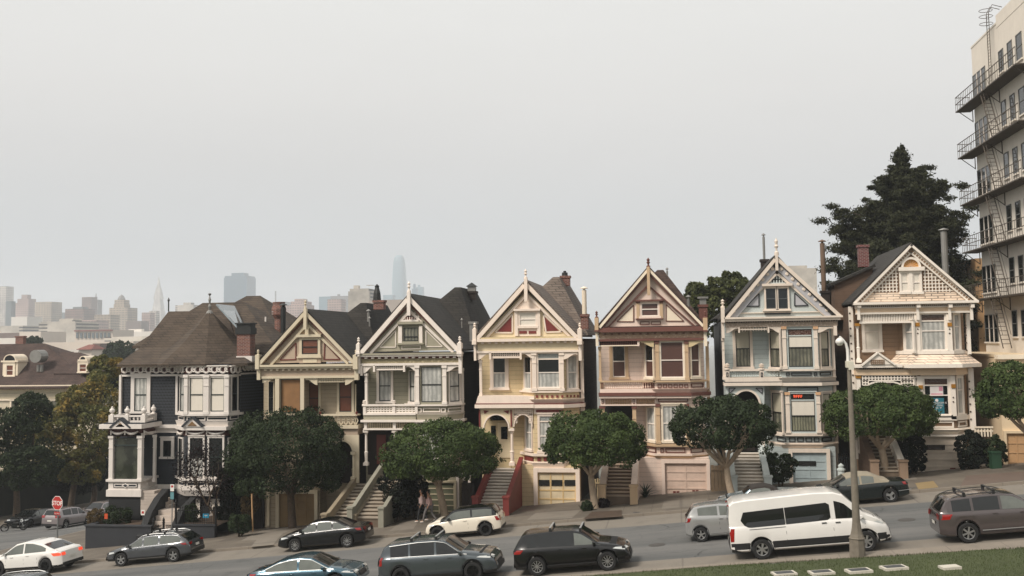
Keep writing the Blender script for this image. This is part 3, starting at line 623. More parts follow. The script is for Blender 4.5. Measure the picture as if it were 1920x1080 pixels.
# ======== house 3: olive green with white trim
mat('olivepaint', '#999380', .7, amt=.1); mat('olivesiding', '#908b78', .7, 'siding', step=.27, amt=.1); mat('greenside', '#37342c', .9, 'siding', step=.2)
def house3():
    H = root('gabled_house', 775, 'olive green gabled house with white trim and lace curtains, white pierced balcony rail', 'house', GRP); T = 'white'
    ap, bl, br = (769, 553), (677, 660), (866, 656)
    body(H, 686, 868, 664, 985, 'greenside', 'olivesiding', 'roofdark', ap, bl, br, ridge_back=6.2, rear=(.85, 1.4))
    gable(H, FM, ap, bl, br, .26, 'olivepaint', T, inner=((769, 580), (694, 661), (852, 659)), innerm=T, dots=(36, (9, 18)), dotm='maroon')
    sash(FM, 757, 614, 785, 640, H, 'olivepaint', 'drape', o=.02, cw=.03, bar=.33, sashm='sashblack', name='gable_window')
    box_part(H, 'gable_trim', [(747, 603, 795, 608, 0, .3, 'olivepaint'), (755, 600, 787, 603, 0, .3, T), (748, 611, 755, 643, 0, .18, T), (787, 611, 793, 643, 0, .18, T), (745, 643, 796, 646, 0, .25, 'olivepaint')])
    M = MB()
    for t in ([(712, 651), (742, 651), (742, 620)], [(799, 650), (830, 650), (799, 619)]): tri(FM, M, t, .05, 0, .05, T)
    FM.outline(M, 753, 647.5, 789, 655, .05, 0, .05, T); M.build('gable_panel', H)
    M = MB(); FM.poly(M, [(752, 601), (790, 601), (771, 583)], 0, .05, 'maroon'); lattice(FM, M, 756, 593, 786, 600, 7, 1, .05, .1, T, .05); lattice(FM, M, 763, 587, 779, 593, 3, 1, .05, .1, T, .05); M.build('lattice_panel', H)
    M = MB(); FM.rb(M, 767, 548, 773, 592, .3, .56, T); finial(FM, M, 770, 528, 549, .42, T, .12); M.build('king_post', H)
    M = MB(); FM.rb(M, 678, 661.5, 864, 665, -.2, .42, 'olivepaint'); FM.rb(M, 678, 665, 865, 668, -.2, .36, T); dentils(FM, M, 682, 669, 860, 671.5, 14, .1, .28, T); FM.rb(M, 679, 668, 864, 672, -.2, .1, 'maroon'); FM.rb(M, 679, 672, 864, 680.5, -.2, .14, 'friezeolive'); FM.rb(M, 677, 680.5, 866, 685, -.25, .2, T); M.build('cornice', H)
    M = MB()
    for x0, x1, yy in ((672, 678, 645), (860, 868, 643)): FM.rb(M, x0, yy, x1, 668, 0, .5, T); FM.rb(M, x0+1.5, 668, x1-.5, 700, 0, .3, T); finial(FM, M, (x0+x1)/2, yy-13, yy+1, .3, T, .11); FM.rb(M, x0-.5, 660, x1+1, 664, 0, .55, T)
    for a_ in ((682, 685, 702, 700), (784, 685, 763, 697), (838, 685, 862, 697)): bracket(FM, M, *a_, 0, .12, T)
    for x in (679, 703, 759): FM.rb(M, x-1.8, 685, x+1.8, 697 if x > 690 else 704, 0, .2, T)
    M.build('bracket', H)
    M = MB(); lattice(FM, M, 706, 685.5, 756, 692, 14, 2, .03, .08, T, .035); FM.rb(M, 706, 692, 756, 694, .02, .1, T); M.build('spindle_screen', H)
    B = Bay(H, 764, 786, 838, 863, 682, 905, 'olivesiding')
    sash(FW, 711.5, 695, 733, 752, H, T, 'lace', cw=.17)
    sash(B.L, 770, 696, 779.5, 753, H, T, 'lace', cw=.07); sash(B.C, 790.5, 688, 829, 754, H, 'olivepaint', 'lace', cw=.06, bar=.5); sash(B.R, 842, 695, 860, 753, H, T, 'lace', cw=.07)
    post(B.C, H, 780, 685, 787, 758, .02, .2, T); post(B.C, H, 831, 685, 838, 758, .02, .2, T); post(FM, H, 684, 700, 688.5, 758, -.2, .0, T); post(FW, H, 866, 690, 871, 900, .03, .2, T)
    z = B.pz; M = MB(); B.ring(M, z(761), z(758), .22, T); B.ring(M, z(777), z(774), .2, T, .14); B.ring(M, z(787), z(777), .2, 'olivepaint', .1); B.ring(M, z(791), z(787), .32, T); M.build('bay_moulding', H)
    M = MB()
    for r in ((782, 765, 791, 773), (793.5, 764.5, 826, 772.5), (827.5, 765, 836, 773)): B.C.outline(M, *r, .05, .02, .08, T)
    B.R.outline(M, 839, 764, 866, 771.5, .05, .02, .08, T); B.C.outline(M, 784, 792, 830, 798, .04, .02, .07, T); M.build('bay_panel', H)
    M = MB(); FM.rb(M, 680, 758, 782, 761, -.12, .15, T); FM.rb(M, 682, 774, 780, 778, -.2, .12, T); FM.rb(M, 682, 778, 780, 787, -1, .05, 'olivepaint'); FM.rb(M, 678, 787, 782, 791, -1, .25, T)
    for x0, x1 in ((687, 736), (742, 779)): lattice(FM, M, x0, 762, x1, 773.5, int((x1-x0)/5.4), 3, -.05, .02, T, .065)
    for x in (684, 739, 781): FM.rb(M, x-2.5, 759, x+2.5, 776, -.1, .1, T)
    for x in (683, 739): finial(FM, M, x, 750, 759, 0, T, .14)
    M.build('balcony', H)
    M = MB(); FM.rb(M, 682, 790, 782, 792, -.3, .12, T); FM.rb(M, 682, 803, 782, 806, -.3, .12, T)
    for x in (686, 740, 780): FM.rb(M, x-2.5, 791, x+2.5, 806, -.25, .1, T)
    balusters(FM, M, 689, 792, 737, 803, 14, -.12, -.02, 'creamyellow', .06); balusters(FM, M, 743, 792, 777, 803, 10, -.12, -.02, 'creamyellow', .06); M.build('porch_frieze', H)
    for x in (685.5, 739.5): post(FM, H, x-3.4, 806, x+3.4, 873, -.25, .0, T, turned=True)
    M = MB(); FW.rb(M, 690, 806, 783, 890, .01, .04, 'darkwood_shade'); FW.rb(M, 707, 815, 724, 870, .04, .09, 'maroon'); M.build('door', H)
    sash(B.L, 769, 806, 779, 858, H, T, 'lace', cw=.06); sash(B.C, 791, 803, 828, 858, H, T, 'lace', cw=.1)
    M = MB(); B.ring(M, z(868), z(862), .14, T); B.ring(M, z(892), z(882), .14, T); M.build('bay_moulding', H)
    M = MB(); FM.rb(M, 782, 892, 862, 985, -1, -.02, 'olivesiding'); FM.rb(M, 856, 892, 861, 960, -.02, .1, T); FM.rb(M, 874, 895, 878.5, 955, -.8, -.6, T); M.build('garage_wall', H)
    mat('garagegreen', '#5e6049', .8, amt=.2); mat('garagecream', '#bfb296', .7)
    garage(H, FM, 795, 904, 853, 958, 'garagegreen', 'garagecream', 2, 5, lines='garagecream', fw=.12)
    stairs(H, 664, 716, 690, 731, 975, 888, 57.0, YF+.3, 13, ('stair_light', 'stair_dark'), rm='stuccogreen', rw=.17)
mat('friezeolive', '#b5a888', .8, 'relief', '#8b8064', vs=5)
house3()
# ======== house 4: pale yellow with white and red trim
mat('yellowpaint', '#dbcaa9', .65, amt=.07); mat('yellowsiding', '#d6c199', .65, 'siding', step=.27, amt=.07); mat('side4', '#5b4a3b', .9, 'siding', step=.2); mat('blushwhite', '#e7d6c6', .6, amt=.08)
def house4():
    H = root('gabled_house', 990, 'pale yellow gabled house with white trim, dark red triangles and red-sided front stairs', 'house', GRP); T = 'blushwhite'
    ap, bl, br = (987, 527), (894, 633), (1085, 630)
    body(H, 903, 1087, 636, 950, 'side4', 'yellowsiding', 'roofgrey', ap, bl, br, ridge_back=6.0, rear=(.7, .95))
    gable(H, FM, ap, bl, br, .24, 'yellowpaint', T, inner=((988, 549), (911, 632), (1071, 630)), innerm=T, dots=(38, (8, 16)), dotm='darkwood_shade')
    sash(FM, 975, 586, 1005, 611, H, T, 'blind', o=.02, cw=.1, name='gable_window', sashm='white')
    box_part(H, 'gable_trim', [(964, 579, 1014, 583, 0, .3, T), (965.5, 583, 971.5, 630, 0, .16, T), (1008, 583, 1013.5, 630, 0, .16, T), (971.5, 614, 1008, 630, 0, .05, T), (974, 620.5, 988, 625.5, .05, .09, 'redpaint'), (991.5, 620.5, 1005.5, 625.5, .05, .09, 'redpaint')])
    M = MB(); FM.poly(M, [(967, 579), (1011, 579), (989, 556)], 0, .06, T)
    for t in ([(932.5, 622), (959, 622), (959, 594)], [(1021, 621), (1048, 620), (1021, 594)]): FM.poly(M, t, 0, .03, 'redpaint'); tri(FM, M, [(t[0][0]-5*(1 if t[0][0] < 950 else -.6), t[0][1]+2), (t[1][0]+(2 if t[0][0] < 950 else 6), t[1][1]+2), (t[2][0]+(2 if t[0][0] < 950 else -2), t[2][1]-5)], .08, 0, .06, T)
    M.build('gable_panel', H)
    M = MB(); FM.rb(M, 985, 523, 991, 566, .3, .56, T); finial(FM, M, 987.5, 505, 524, .42, T, .11); M.build('king_post', H)
    M = MB(); FM.rb(M, 894, 631.5, 1085, 634.5, -.2, .4, 'creamdark'); FM.rb(M, 894, 634.5, 1085, 640, -.2, .44, T); dentils(FM, M, 900, 640.5, 1080, 644, 14, .1, .3, T); FM.rb(M, 896, 640, 1084, 657, -.2, .12, 'yellowpaint'); FM.rb(M, 893, 657, 1087, 661, -.25, .2, T); M.build('cornice', H)
    M = MB()
    for x0, x1 in ((888.5, 895), (1084, 1092)): FM.rb(M, x0, 617, x1, 640, 0, .5, T); FM.rb(M, x0+1.5, 640, x1-1, 676, 0, .28, T); finial(FM, M, (x0+x1)/2, 605, 618, .3, T, .1); FM.rb(M, x0-.5, 638, x1+.5, 646, 0, .55, 'blushwhite')
    for a_ in ((896, 661, 918, 675), (1002, 661, 979, 673), (1057, 661, 1083, 674)): bracket(FM, M, *a_, 0, .12, T)
    for x in (920, 977): FM.rb(M, x-1.8, 661, x+1.8, 674, 0, .2, T)
    M.build('bracket', H)
    M = MB(); FM.rb(M, 922, 661, 975, 669, -.02, .0, 'darkwood_shade'); lattice(FM, M, 922, 661, 975, 668, 13, 2, .03, .08, T, .04); FM.rb(M, 921, 669, 976, 671.5, .02, .1, T); M.build('spindle_screen', H)  # dark strip behind the lattice is porch shade painted in, not boarding
    B = Bay(H, 979, 1001, 1054, 1086, 658, 868, 'yellowsiding')
    sash(FW, 925, 671, 948, 727, H, T, 'glass', cw=.2, lower='lace', sashm='white')
    sash(B.L, 985, 669, 997, 729, H, T, 'glass', cw=.07, lower='lace', sashm='white'); sash(B.C, 1009, 662.5, 1049, 727, H, T, 'glass', cw=.1, lower='lace', top=673, bar=.53, sashm='white'); sash(B.R, 1064, 667, 1080, 729, H, T, 'lace', cw=.1, sashm='white')
    post(B.C, H, 998, 661, 1006, 733, .02, .16, T, name='pilaster'); post(B.C, H, 1050, 661, 1057.5, 733, .02, .16, T, name='pilaster'); post(FM, H, 898.5, 675, 903, 743, -.25, -.05, T); post(FW, H, 1089, 640, 1095, 770, .03, .22, T)
    z = B.pz; M = MB(); B.ring(M, z(736), z(733), .18, T); M.build('bay_moulding', H)
    M = MB()
    for i in range(6): x = 1005+i*9.5; B.C.rb(M, x, 741, x+4.2, 745.5, .02, .07, 'redpaint')
    for i in range(4): x = 1062+i*6.6; B.R.rb(M, x, 740.3, x+2.2, 745, .02, .07, 'redpaint')
    M.build('bay_panel', H)
    M = MB(); B.ring(M, z(756), z(748), .32, T, .1); B.ring(M, z(757.8), z(756), .3, 'maroon'); B.ring(M, z(764.5), z(757.8), .36, T); M.build('bay_moulding', H)
    M = MB(); FM.poly(M, [(893, 756), (897, 742), (1002, 743), (1002, 756)], -1, .12, T); FM.rb(M, 893, 756, 1002, 757.8, -1, .28, 'maroon'); FM.rb(M, 892, 757.8, 1002, 764.5, -1, .34, T); M.build('porch_roof', H)
    M = MB(); arch_panel(FM, M, 899, 764.5, 962, 806, 931, 22.5, -.2, .04, 'yellowpaint', cy=803, ry=25); arch_trim(FM, M, 931, 803, 22.5, 2.5, 0, .1, T, ry=25); FM.rb(M, 898.5, 768, 901, 800, .04, .1, 'redpaint'); FM.rb(M, 957.5, 768, 960, 800, .04, .1, 'redpaint'); FM.poly(M, [(907, 769), (917, 770), (909, 776)], .04, .08, 'redpaint'); FM.poly(M, [(955, 769), (944, 770), (953, 776)], .04, .08, 'redpaint'); M.build('porch_arch', H)
    M = MB(); lattice(FM, M, 963, 767, 998, 777, 9, 3, -.08, -.02, T, .06); lattice(FM, M, 963, 777, 969, 793, 2, 4, -.08, -.02, T, .05); lattice(FM, M, 992, 777, 998, 793, 2, 4, -.08, -.02, T, .05); arch_trim(FM, M, 980.5, 800, 16, 2, -.1, .04, T, ry=22); M.build('lattice_arch', H)
    post(FM, H, 955.5, 803, 963.5, 873, -.25, .02, T, turned=True); post(FM, H, 899.5, 803, 905, 873, -.25, .02, T)
    M = MB(); FW.rb(M, 905, 772, 958, 880, .01, .04, 'creamdark'); FW.rb(M, 934, 793, 957, 858, .04, .09, 'yellowpaint'); FW.rb(M, 940, 800, 952, 823, .09, .11, 'glass'); FW.rb(M, 920, 776, 957, 788, .04, .09, 'glass'); FW.rb(M, 921, 798, 930, 825, .04, .08, 'glass'); M.build('door', H)
    sash(B.L, 987, 780, 998.5, 842, H, T, 'lace', cw=.07, sashm='white'); sash(B.C, 1012, 780, 1052, 845, H, T, 'lace', cw=.12, top=790, sashm='white'); sash(B.R, 1064, 783, 1079, 842, H, T, 'lace', cw=.08, sashm='white')
    M = MB(); B.C.rb(M, 1005.5, 768, 1057, 772.5, .02, .1, 'redpaint'); B.C.rb(M, 1001, 764.5, 1055, 776, .01, .07, T)
    for r in ((985, 856, 1001, 864),): B.L.rb(M, *r, .02, .08, 'redpaint')
    B.C.rb(M, 1008, 857.5, 1014, 864.5, .02, .08, 'redpaint'); B.C.rb(M, 1019.5, 857.5, 1048, 864.5, .02, .08, 'redpaint'); M.build('bay_panel', H)
    M = MB(); B.ring(M, z(855), z(850), .2, T); B.ring(M, z(867), z(865.5), .14, T); B.ring(M, z(878.5), z(867), .22, T, .05); M.build('bay_moulding', H)
    M = MB(); FM.rb(M, 965, 872, 1086, 962, -1, -.02, 'yellowsiding'); M.build('garage_wall', H)
    mat('garage4', '#d8c7a6', .7); mat('garage4line', '#d6b781', .7)
    garage(H, FM, 1009, 885, 1080, 952, 'garage4', T, 3, 4, wins=[(1010.5, 899.5, 1030.5, 910.5), (1034.5, 899.5, 1055, 910.5), (1058.5, 899.5, 1079.5, 910.5)], lines='garage4line', fw=.25)
    stairs(H, 898, 948, 913, 954, 955, 877, 57.6, YF+.3, 13, ('stair_white', 'stair_riser'), rm='redpaint', rw=.2)
house4()
# ======== house 5: pink with tan and dark red trim
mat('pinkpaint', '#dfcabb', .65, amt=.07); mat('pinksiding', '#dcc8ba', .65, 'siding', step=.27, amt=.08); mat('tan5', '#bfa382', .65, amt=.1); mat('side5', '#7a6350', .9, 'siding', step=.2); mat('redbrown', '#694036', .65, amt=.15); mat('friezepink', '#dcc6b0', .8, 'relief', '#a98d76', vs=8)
def house5():
    H = root('gabled_house', 1218, 'pale pink gabled house with tan and dark red-brown trim and brown window blinds', 'house', GRP); T = 'pinkpaint'; K = 'redbrown'
    ap, bl, br = (1216, 502), (1123, 613), (1320, 610)
    body(H, 1128, 1322, 616, 930, 'side5', 'pinksiding', 'roofred', ap, bl, br, ridge_back=5.2, rear=(.35, .6))
    gable(H, FM, ap, bl, br, .15, 'pinkpaint', 'cream', o=0)
    B_ = MB()
    for a, sd in (((1130, 613), -1), ((1313, 610), 1)): FM.strip(B_, a, (1216, 512), .08, .05, .3, K, side=sd); 
    for a, sd in (((1139, 613), -1), ((1303, 610), 1)): FM.strip(B_, a, (1215, 533), .09, 0, .16, K, side=sd)
    B_.build('verge_trim', H)
    sash(FM, 1203, 569, 1234, 593, H, T, 'brownblind', o=.03, cw=.12, bar=.55, sashm='white', name='gable_window')
    box_part(H, 'gable_trim', [(1191, 562, 1244, 565, 0, .3, K), (1193.5, 567, 1199.5, 597, 0, .16, 'tan5'), (1237, 567, 1243, 597, 0, .16, 'tan5'), (1193, 565, 1200, 568.5, 0, .2, K), (1236.5, 565, 1243.5, 568.5, 0, .2, K), (1192, 597, 1244, 599, 0, .25, K)])
    M = MB()
    for t in ([(1157, 603), (1188, 603), (1188, 572)], [(1249, 602), (1282, 602), (1249, 571)]): tri(FM, M, t, .055, 0, .05, K, 'tan5' if False else 'cream')
    FM.outline(M, 1200, 602.5, 1218, 609, .05, 0, .05, K); FM.outline(M, 1220.5, 602.5, 1239, 609, .05, 0, .05, K); M.build('gable_panel', H)
    M = MB(); FM.rb(M, 1213.5, 501, 1219, 554, .25, .5, 'tan5'); finial(FM, M, 1216, 484, 503, .38, K, .12); M.build('king_post', H)
    M = MB(); FM.rb(M, 1122, 613, 1321, 616.5, -.2, .36, K); FM.rb(M, 1121, 616.5, 1321, 622, -.2, .45, K); FM.rb(M, 1123, 622, 1320, 634, -.2, .12, 'friezepink'); dentils(FM, M, 1128, 624, 1316, 626.5, 14, .1, .26, K, .3); FM.rb(M, 1123, 634.5, 1321, 639, -.2, .22, K); M.build('cornice', H)
    M = MB()
    for x0, x1 in ((1116, 1123), (1318, 1326)): FM.rb(M, x0, 596, x1, 622, 0, .5, 'tan5'); FM.rb(M, x0+1.5, 622, x1-.5, 649, 0, .28, 'cream'); finial(FM, M, (x0+x1)/2, 583, 597, .3, K, .1); FM.rb(M, x0-.5, 619, x1+.5, 622, 0, .55, K)
    for a_ in ((1226, 639, 1197, 651), (1291, 639, 1319, 651)): bracket(FM, M, *a_, 0, .12, 'creamdark')
    FM.rb(M, 1195, 639, 1199, 649, 0, .15, T); M.build('bracket', H)
    M = MB(); FM.rb(M, 1124, 639, 1195, 647, -.02, .02, 'darkwood_shade'); lattice(FM, M, 1124, 639.5, 1195, 647, 20, 2, .03, .08, K, .03); FM.rb(M, 1124, 647, 1196, 649, .02, .12, 'cream'); M.build('spindle_screen', H)  # brown-black backing stands in for the shaded porch behind the spindles
    B = Bay(H, 1205, 1228, 1292, 1322, 637, 852, 'pinksiding')
    sash(FW, 1149, 648, 1172, 707, H, 'tan5', 'glass', cw=.2, lower='brownblind', sashm='white')
    sash(B.L, 1212, 646, 1226, 707, H, 'cream', 'glass', cw=.08, lower='brownblind', sashm='white'); sash(B.C, 1239, 641, 1281, 708, H, 'cream', 'brownblind', cw=.1, sashm='white', bar=.49); sash(B.R, 1295, 645, 1310, 706, H, 'cream', 'brownblind', cw=.08, sashm='white')
    for F_, x0, x1 in ((B.C, 1229, 1236), (B.C, 1284.5, 1291)): post(F_, H, x0, 639, x1, 713, .02, .15, 'tan5', cap=K, name='pilaster')
    post(FW, H, 1324, 640, 1330, 760, .03, .2, 'tan5'); post(FM, H, 1122.5, 650, 1127, 714, -.25, -.05, 'tan5')
    z = B.pz; M = MB(); B.ring(M, z(716.5), z(713.5), .2, 'tan5'); B.ring(M, z(736), z(729), .26, T, .08); B.ring(M, z(742), z(736), .36, K); B.ring(M, z(746), z(742), .3, T); M.build('bay_moulding', H)
    M = MB()
    for i in range(6): x = 1233+i*10; B.C.outline(M, x, 720, x+7.6, 727.5, .05, .02, .07, K)
    B.R.outline(M, 1295, 718.5, 1318, 726, .05, .02, .07, K); M.build('bay_panel', H)
    M = MB(); FM.rb(M, 1124, 713.5, 1229, 716.5, -.15, .14, 'tan5'); FM.rb(M, 1125, 729, 1229, 736, -1, .08, T); FM.rb(M, 1123, 736, 1229, 742, -1, .34, K); FM.rb(M, 1124, 742, 1229, 746, -1, .28, T)
    balusters(FM, M, 1133, 717, 1205, 729, 18, -.12, -.02, T, .12); balusters(FM, M, 1206, 718, 1228, 728, 5, -.12, -.02, K, .1)
    FM.rb(M, 1125, 716, 1132, 729, -.15, .08, 'tan5'); FM.outline(M, 1127, 718, 1131, 728, .04, .08, .11, K); M.build('balcony', H)
    M = MB(); FM.rb(M, 1126, 746, 1229, 748, -.3, .12, T); FM.rb(M, 1126, 758, 1229, 760.5, -.3, .12, T); balusters(FM, M, 1135, 748, 1184, 758, 15, -.15, -.05, 'tan5', .06); balusters(FM, M, 1194, 748, 1227, 757, 10, -.15, -.05, 'tan5', .06)
    for x in (1130, 1188.5): FM.rb(M, x-4, 746, x+4, 760, -.3, .06, T); FM.outline(M, x-2, 748.5, x+2, 757, .035, .06, .09, K)
    M.build('porch_frieze', H)
    post(FM, H, 1125.5, 761, 1134, 850, -.3, .02, 'tan5', cap=K); post(FM, H, 1186.5, 761, 1193.5, 850, -.3, .02, 'tan5', cap=K)
    M = MB(); FW.rb(M, 1134, 761, 1187, 860, .01, .04, 'dark'); FW.rb(M, 1148, 775, 1172, 858, .04, .08, 'darkwood_shade'); M.build('door', H)
    sash(B.L, 1215, 764, 1229.5, 825, H, 'cream', 'lace', cw=.08, sashm='white'); sash(B.C, 1243, 761, 1284, 826, H, 'cream', 'lace', cw=.1, sashm='white'); sash(B.R, 1296, 764, 1310, 825, H, 'cream', 'lace', cw=.08, sashm='white')
    for x0, x1 in ((1231, 1238), (1286, 1292)): post(B.C, H, x0, 757, x1, 833, .02, .15, 'tan5', cap=K, name='pilaster')
    M = MB(); B.C.outline(M, 1234, 747, 1290, 753.5, .05, .02, .07, K); B.L.outline(M, 1211.5, 838, 1231, 848, .06, .02, .08, K); B.C.outline(M, 1238, 840, 1244.5, 849, .05, .02, .08, K); B.C.outline(M, 1247.5, 840, 1285, 849, .06, .02, .08, K); B.R.outline(M, 1294, 840, 1318, 849, .05, .02, .08, K); M.build('bay_panel', H)
    M = MB(); B.ring(M, z(837), z(832), .2, 'tan5'); B.ring(M, z(854), z(850), .2, T); B.ring(M, z(862), z(854), .2, 'tan5', -.05); M.build('bay_moulding', H)
    M = MB(); FM.rb(M, 1196, 858, 1330, 945, -1, -.02, 'pinksiding'); M.build('garage_wall', H)
    mat('garagepink', '#d2b9a8', .7)
    garage(H, FM, 1247, 868, 1325, 931, 'garagepink', 'pinkpaint', 2, 4, fw=.2, vents=[(1262, 920.5, 1267, 925), (1268.5, 920.5, 1273.5, 925), (1298, 918.5, 1303, 923), (1304.5, 918.5, 1309.5, 923)])
    mat('stairbrown', '#6a5a4c', .9, amt=.25); mat('stairedge', '#a08d7a', .9)
    stairs(H, 1135, 1184, 1147, 1186, 934, 857, 57.8, YF+.3, 12, ('stairedge', 'stairbrown'), rm=['pinkpaint', 'pinkpaint'], post='tan5')
house5()
# ======== house 6: pale blue
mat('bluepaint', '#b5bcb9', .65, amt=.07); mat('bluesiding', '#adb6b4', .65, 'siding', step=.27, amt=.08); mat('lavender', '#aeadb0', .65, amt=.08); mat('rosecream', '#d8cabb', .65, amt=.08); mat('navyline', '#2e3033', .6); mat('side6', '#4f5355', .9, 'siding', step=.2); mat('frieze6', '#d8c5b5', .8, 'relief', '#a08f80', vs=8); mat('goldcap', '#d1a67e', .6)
def house6():
    H = root('gabled_house', 1455, 'pale blue gabled house with lavender studded gable boards and a round arched porch', 'house', GRP); T = 'rosecream'; K = 'navyline'
    ap, bl, br = (1454, 480), (1358, 597), (1577, 592)
    body(H, 1358, 1566, 600, 910, 'side6', 'bluesiding', 'roofdark', ap, bl, (1558, 593), ridge_back=6, rear=(-.6, .6))
    gable(H, FM, ap, bl, br, .2, 'bluepaint', T, inner=((1456, 509), (1369, 596), (1552, 592)), innerm=T)
    M = MB()
    for a, sd in (((1361, 596), -1), ((1568, 592), 1)): FM.strip(M, (a[0]+5*(1 if sd < 0 else -1), a[1]), (1455, 490), .36, .02, .2, 'lavender', side=sd)
    for a, sd in (((1364.5, 596), -1), ((1566, 592), 1)): FM.strip(M, a, (1455, 487.5), .045, .02, .24, K, side=sd)
    for a, b in (((1371, 588), (1452, 500)), ((1555, 586), (1459, 500))):
        A = Vector(FM.pt(*a)); B_ = Vector(FM.pt(*b))
        for i in range(9):
            c = A.lerp(B_, (i+.5)/9); M.tube([FM.P(c.x, c.y, .2), FM.P(c.x, c.y, .26)], [.11, .08], 10, T)
    M.build('verge_trim', H)
    sash(FM, 1436, 541, 1454, 579, H, T, 'glass', o=.03, cw=.1, sashm='side6', name='gable_window'); sash(FM, 1459, 541, 1476.5, 579, H, T, 'glass', o=.03, cw=.1, sashm='side6', name='gable_window')
    box_part(H, 'gable_trim', [(1428, 532, 1485, 536.5, 0, .3, T), (1430, 581, 1483, 583.5, .0, .25, T), (1380, 585, 1545, 586.5, 0, .1, T)])
    M = MB()
    for t in ([(1399, 574.5), (1423, 574), (1423, 550)], [(1490, 573.5), (1515, 572.5), (1490, 549.5)]): tri(FM, M, t, .07, .02, .06, K, 'lavender')
    FM.outline(M, 1433.5, 586.5, 1482, 590, .05, .02, .12, K); M.build('gable_panel', H)
    M = MB(); FM.poly(M, [(1432, 532), (1480, 531.5), (1456, 508)], 0, .04, 'side6'); lattice(FM, M, 1440, 524, 1472, 531, 6, 1, .04, .08, 'bluepaint', .06); lattice(FM, M, 1446, 517, 1466, 524, 4, 1, .04, .08, 'bluepaint', .06); M.build('lattice_panel', H)
    M = MB(); FM.rb(M, 1452.5, 478, 1457.5, 508, .25, .5, T); finial(FM, M, 1455, 447, 480, .38, T, .13); M.build('king_post', H)
    M = MB(); FM.rb(M, 1357, 593.5, 1578, 597, -.2, .5, T); FM.rb(M, 1359, 597, 1574, 601.5, -.2, .4, T); dentils(FM, M, 1361, 602, 1570, 604, 46, .1, .2, K); FM.rb(M, 1360, 601.5, 1570, 612.5, -.2, .14, 'frieze6'); M.build('cornice', H)
    M = MB()
    for x0, x1 in ((1351.5, 1358),): FM.rb(M, x0, 577, x1, 605, 0, .5, T); FM.rb(M, x0+1, 605, x1, 634, 0, .28, T); finial(FM, M, (x0+x1)/2, 561, 578, .3, T, .13)
    FM.rb(M, 1562, 611, 1568, 629, 0, .3, T)
    for a_ in ((1361, 613, 1386, 625), (1464, 613, 1439, 625), (1533, 613, 1561, 624)): bracket(FM, M, *a_, 0, .12, T)
    for x in (1385.5, 1440.5): FM.rb(M, x-1.5, 613, x+1.5, 624, 0, .16, T)
    M.build('bracket', H)
    M = MB(); lattice(FM, M, 1387, 613, 1438, 621, 10, 0, .03, .08, T, .04); FM.rb(M, 1387, 616.5, 1438, 618.5, .05, .12, T); M.build('spindle_screen', H)
    B = Bay(H, 1441, 1464, 1535, 1561, 611, 832, 'bluesiding')
    sash(FW, 1379.5, 620, 1406, 687.5, H, T, 'beigeblind', cw=.17, lower='drape')
    sash(B.L, 1446, 620, 1464, 688, H, T, 'beigeblind', cw=.08, lower='drape'); sash(B.C, 1478, 617, 1523, 688, H, 'bluepaint', 'blind', cw=.1, lower='drape', top=629, topmat='artglassred', bar=.62); sash(B.R, 1537.5, 622, 1552, 687, H, T, 'beigeblind', cw=.08, lower='drape')
    for x0, x1 in ((1466.5, 1474), (1526, 1533)): post(B.C, H, x0, 612, x1, 692, .02, .17, T, cap='goldcap', name='pilaster')
    post(FW, H, 1562.5, 612, 1568, 905, .03, .25, T); post(FM, H, 1354.5, 634, 1359, 712, -.3, -.08, T)
    z = B.pz; M = MB(); B.ring(M, z(695.5), z(692), .18, T); B.ring(M, z(715.5), z(707.5), .26, T, .1); B.ring(M, z(717), z(715.5), .3, K); B.ring(M, z(723), z(717), .34, T); M.build('bay_moulding', H)
    M = MB(); B.C.outline(M, 1473.5, 698, 1480.5, 705, .06, .02, .08, K); B.C.outline(M, 1483, 698, 1522, 705, .07, .02, .08, K); B.C.outline(M, 1525.5, 698, 1532.5, 705, .06, .02, .08, K); B.R.outline(M, 1536.5, 697, 1557, 704, .06, .02, .08, K); M.build('bay_panel', H)
    M = MB(); FM.rb(M, 1359, 692, 1466, 695.5, -.15, .12, T); FM.rb(M, 1360, 707.5, 1466, 715.5, -1, .1, T); FM.rb(M, 1358, 715.5, 1466, 717, -1, .26, K); FM.rb(M, 1357, 717, 1466, 723, -1, .32, T)
    balusters(FM, M, 1368, 696, 1424, 707, 13, -.12, -.02, 'bluepaint', .13); balusters(FM, M, 1444, 696, 1466, 706, 4, -.12, -.02, 'bluepaint', .1)
    for x in (1363.5, 1428): FM.rb(M, x-4, 695, x+4, 716, -.15, .12, T); FM.outline(M, x-2, 698, x+2, 706.5, .04, .12, .15, K); finial(FM, M, x, 681, 693, 0, T, .2)
    M.build('balcony', H)
    M = MB(); arch_panel(FM, M, 1361, 723, 1433, 765, 1399, 26, -.2, .04, 'bluepaint', cy=760, ry=28); arch_trim(FM, M, 1399, 760, 24, 4, 0, .14, T, ry=27)
    for t in ([(1367, 738), (1367, 727.5), (1379, 727.5)], [(1429, 738), (1429, 727.5), (1417, 727.5)]): tri(FM, M, t, .05, .04, .09, K, 'lavender')
    M.build('porch_arch', H)
    post(FM, H, 1359.5, 760, 1367, 848, -.2, .05, T); post(FM, H, 1425, 761, 1433, 848, -.2, .05, T, cap='goldcap')
    M = MB(); FW.rb(M, 1367, 728, 1430, 850, .01, .04, 'dark'); FW.rb(M, 1390, 750, 1414, 845, .04, .08, 'darkwood_shade'); M.build('door', H)
    sash(B.L, 1450.5, 737, 1468, 809, H, T, 'beigeblind', cw=.09, lower='drape'); w6 = sash(B.C, 1483, 738, 1528, 809, H, 'bluepaint', 'blind', cw=.1, lower='lacegreen', top=750, topmat='glass', bar=.5); sash(B.R, 1541.5, 738, 1556, 808, H, T, 'beigeblind', cw=.09)
    G = MB(); x = 1487
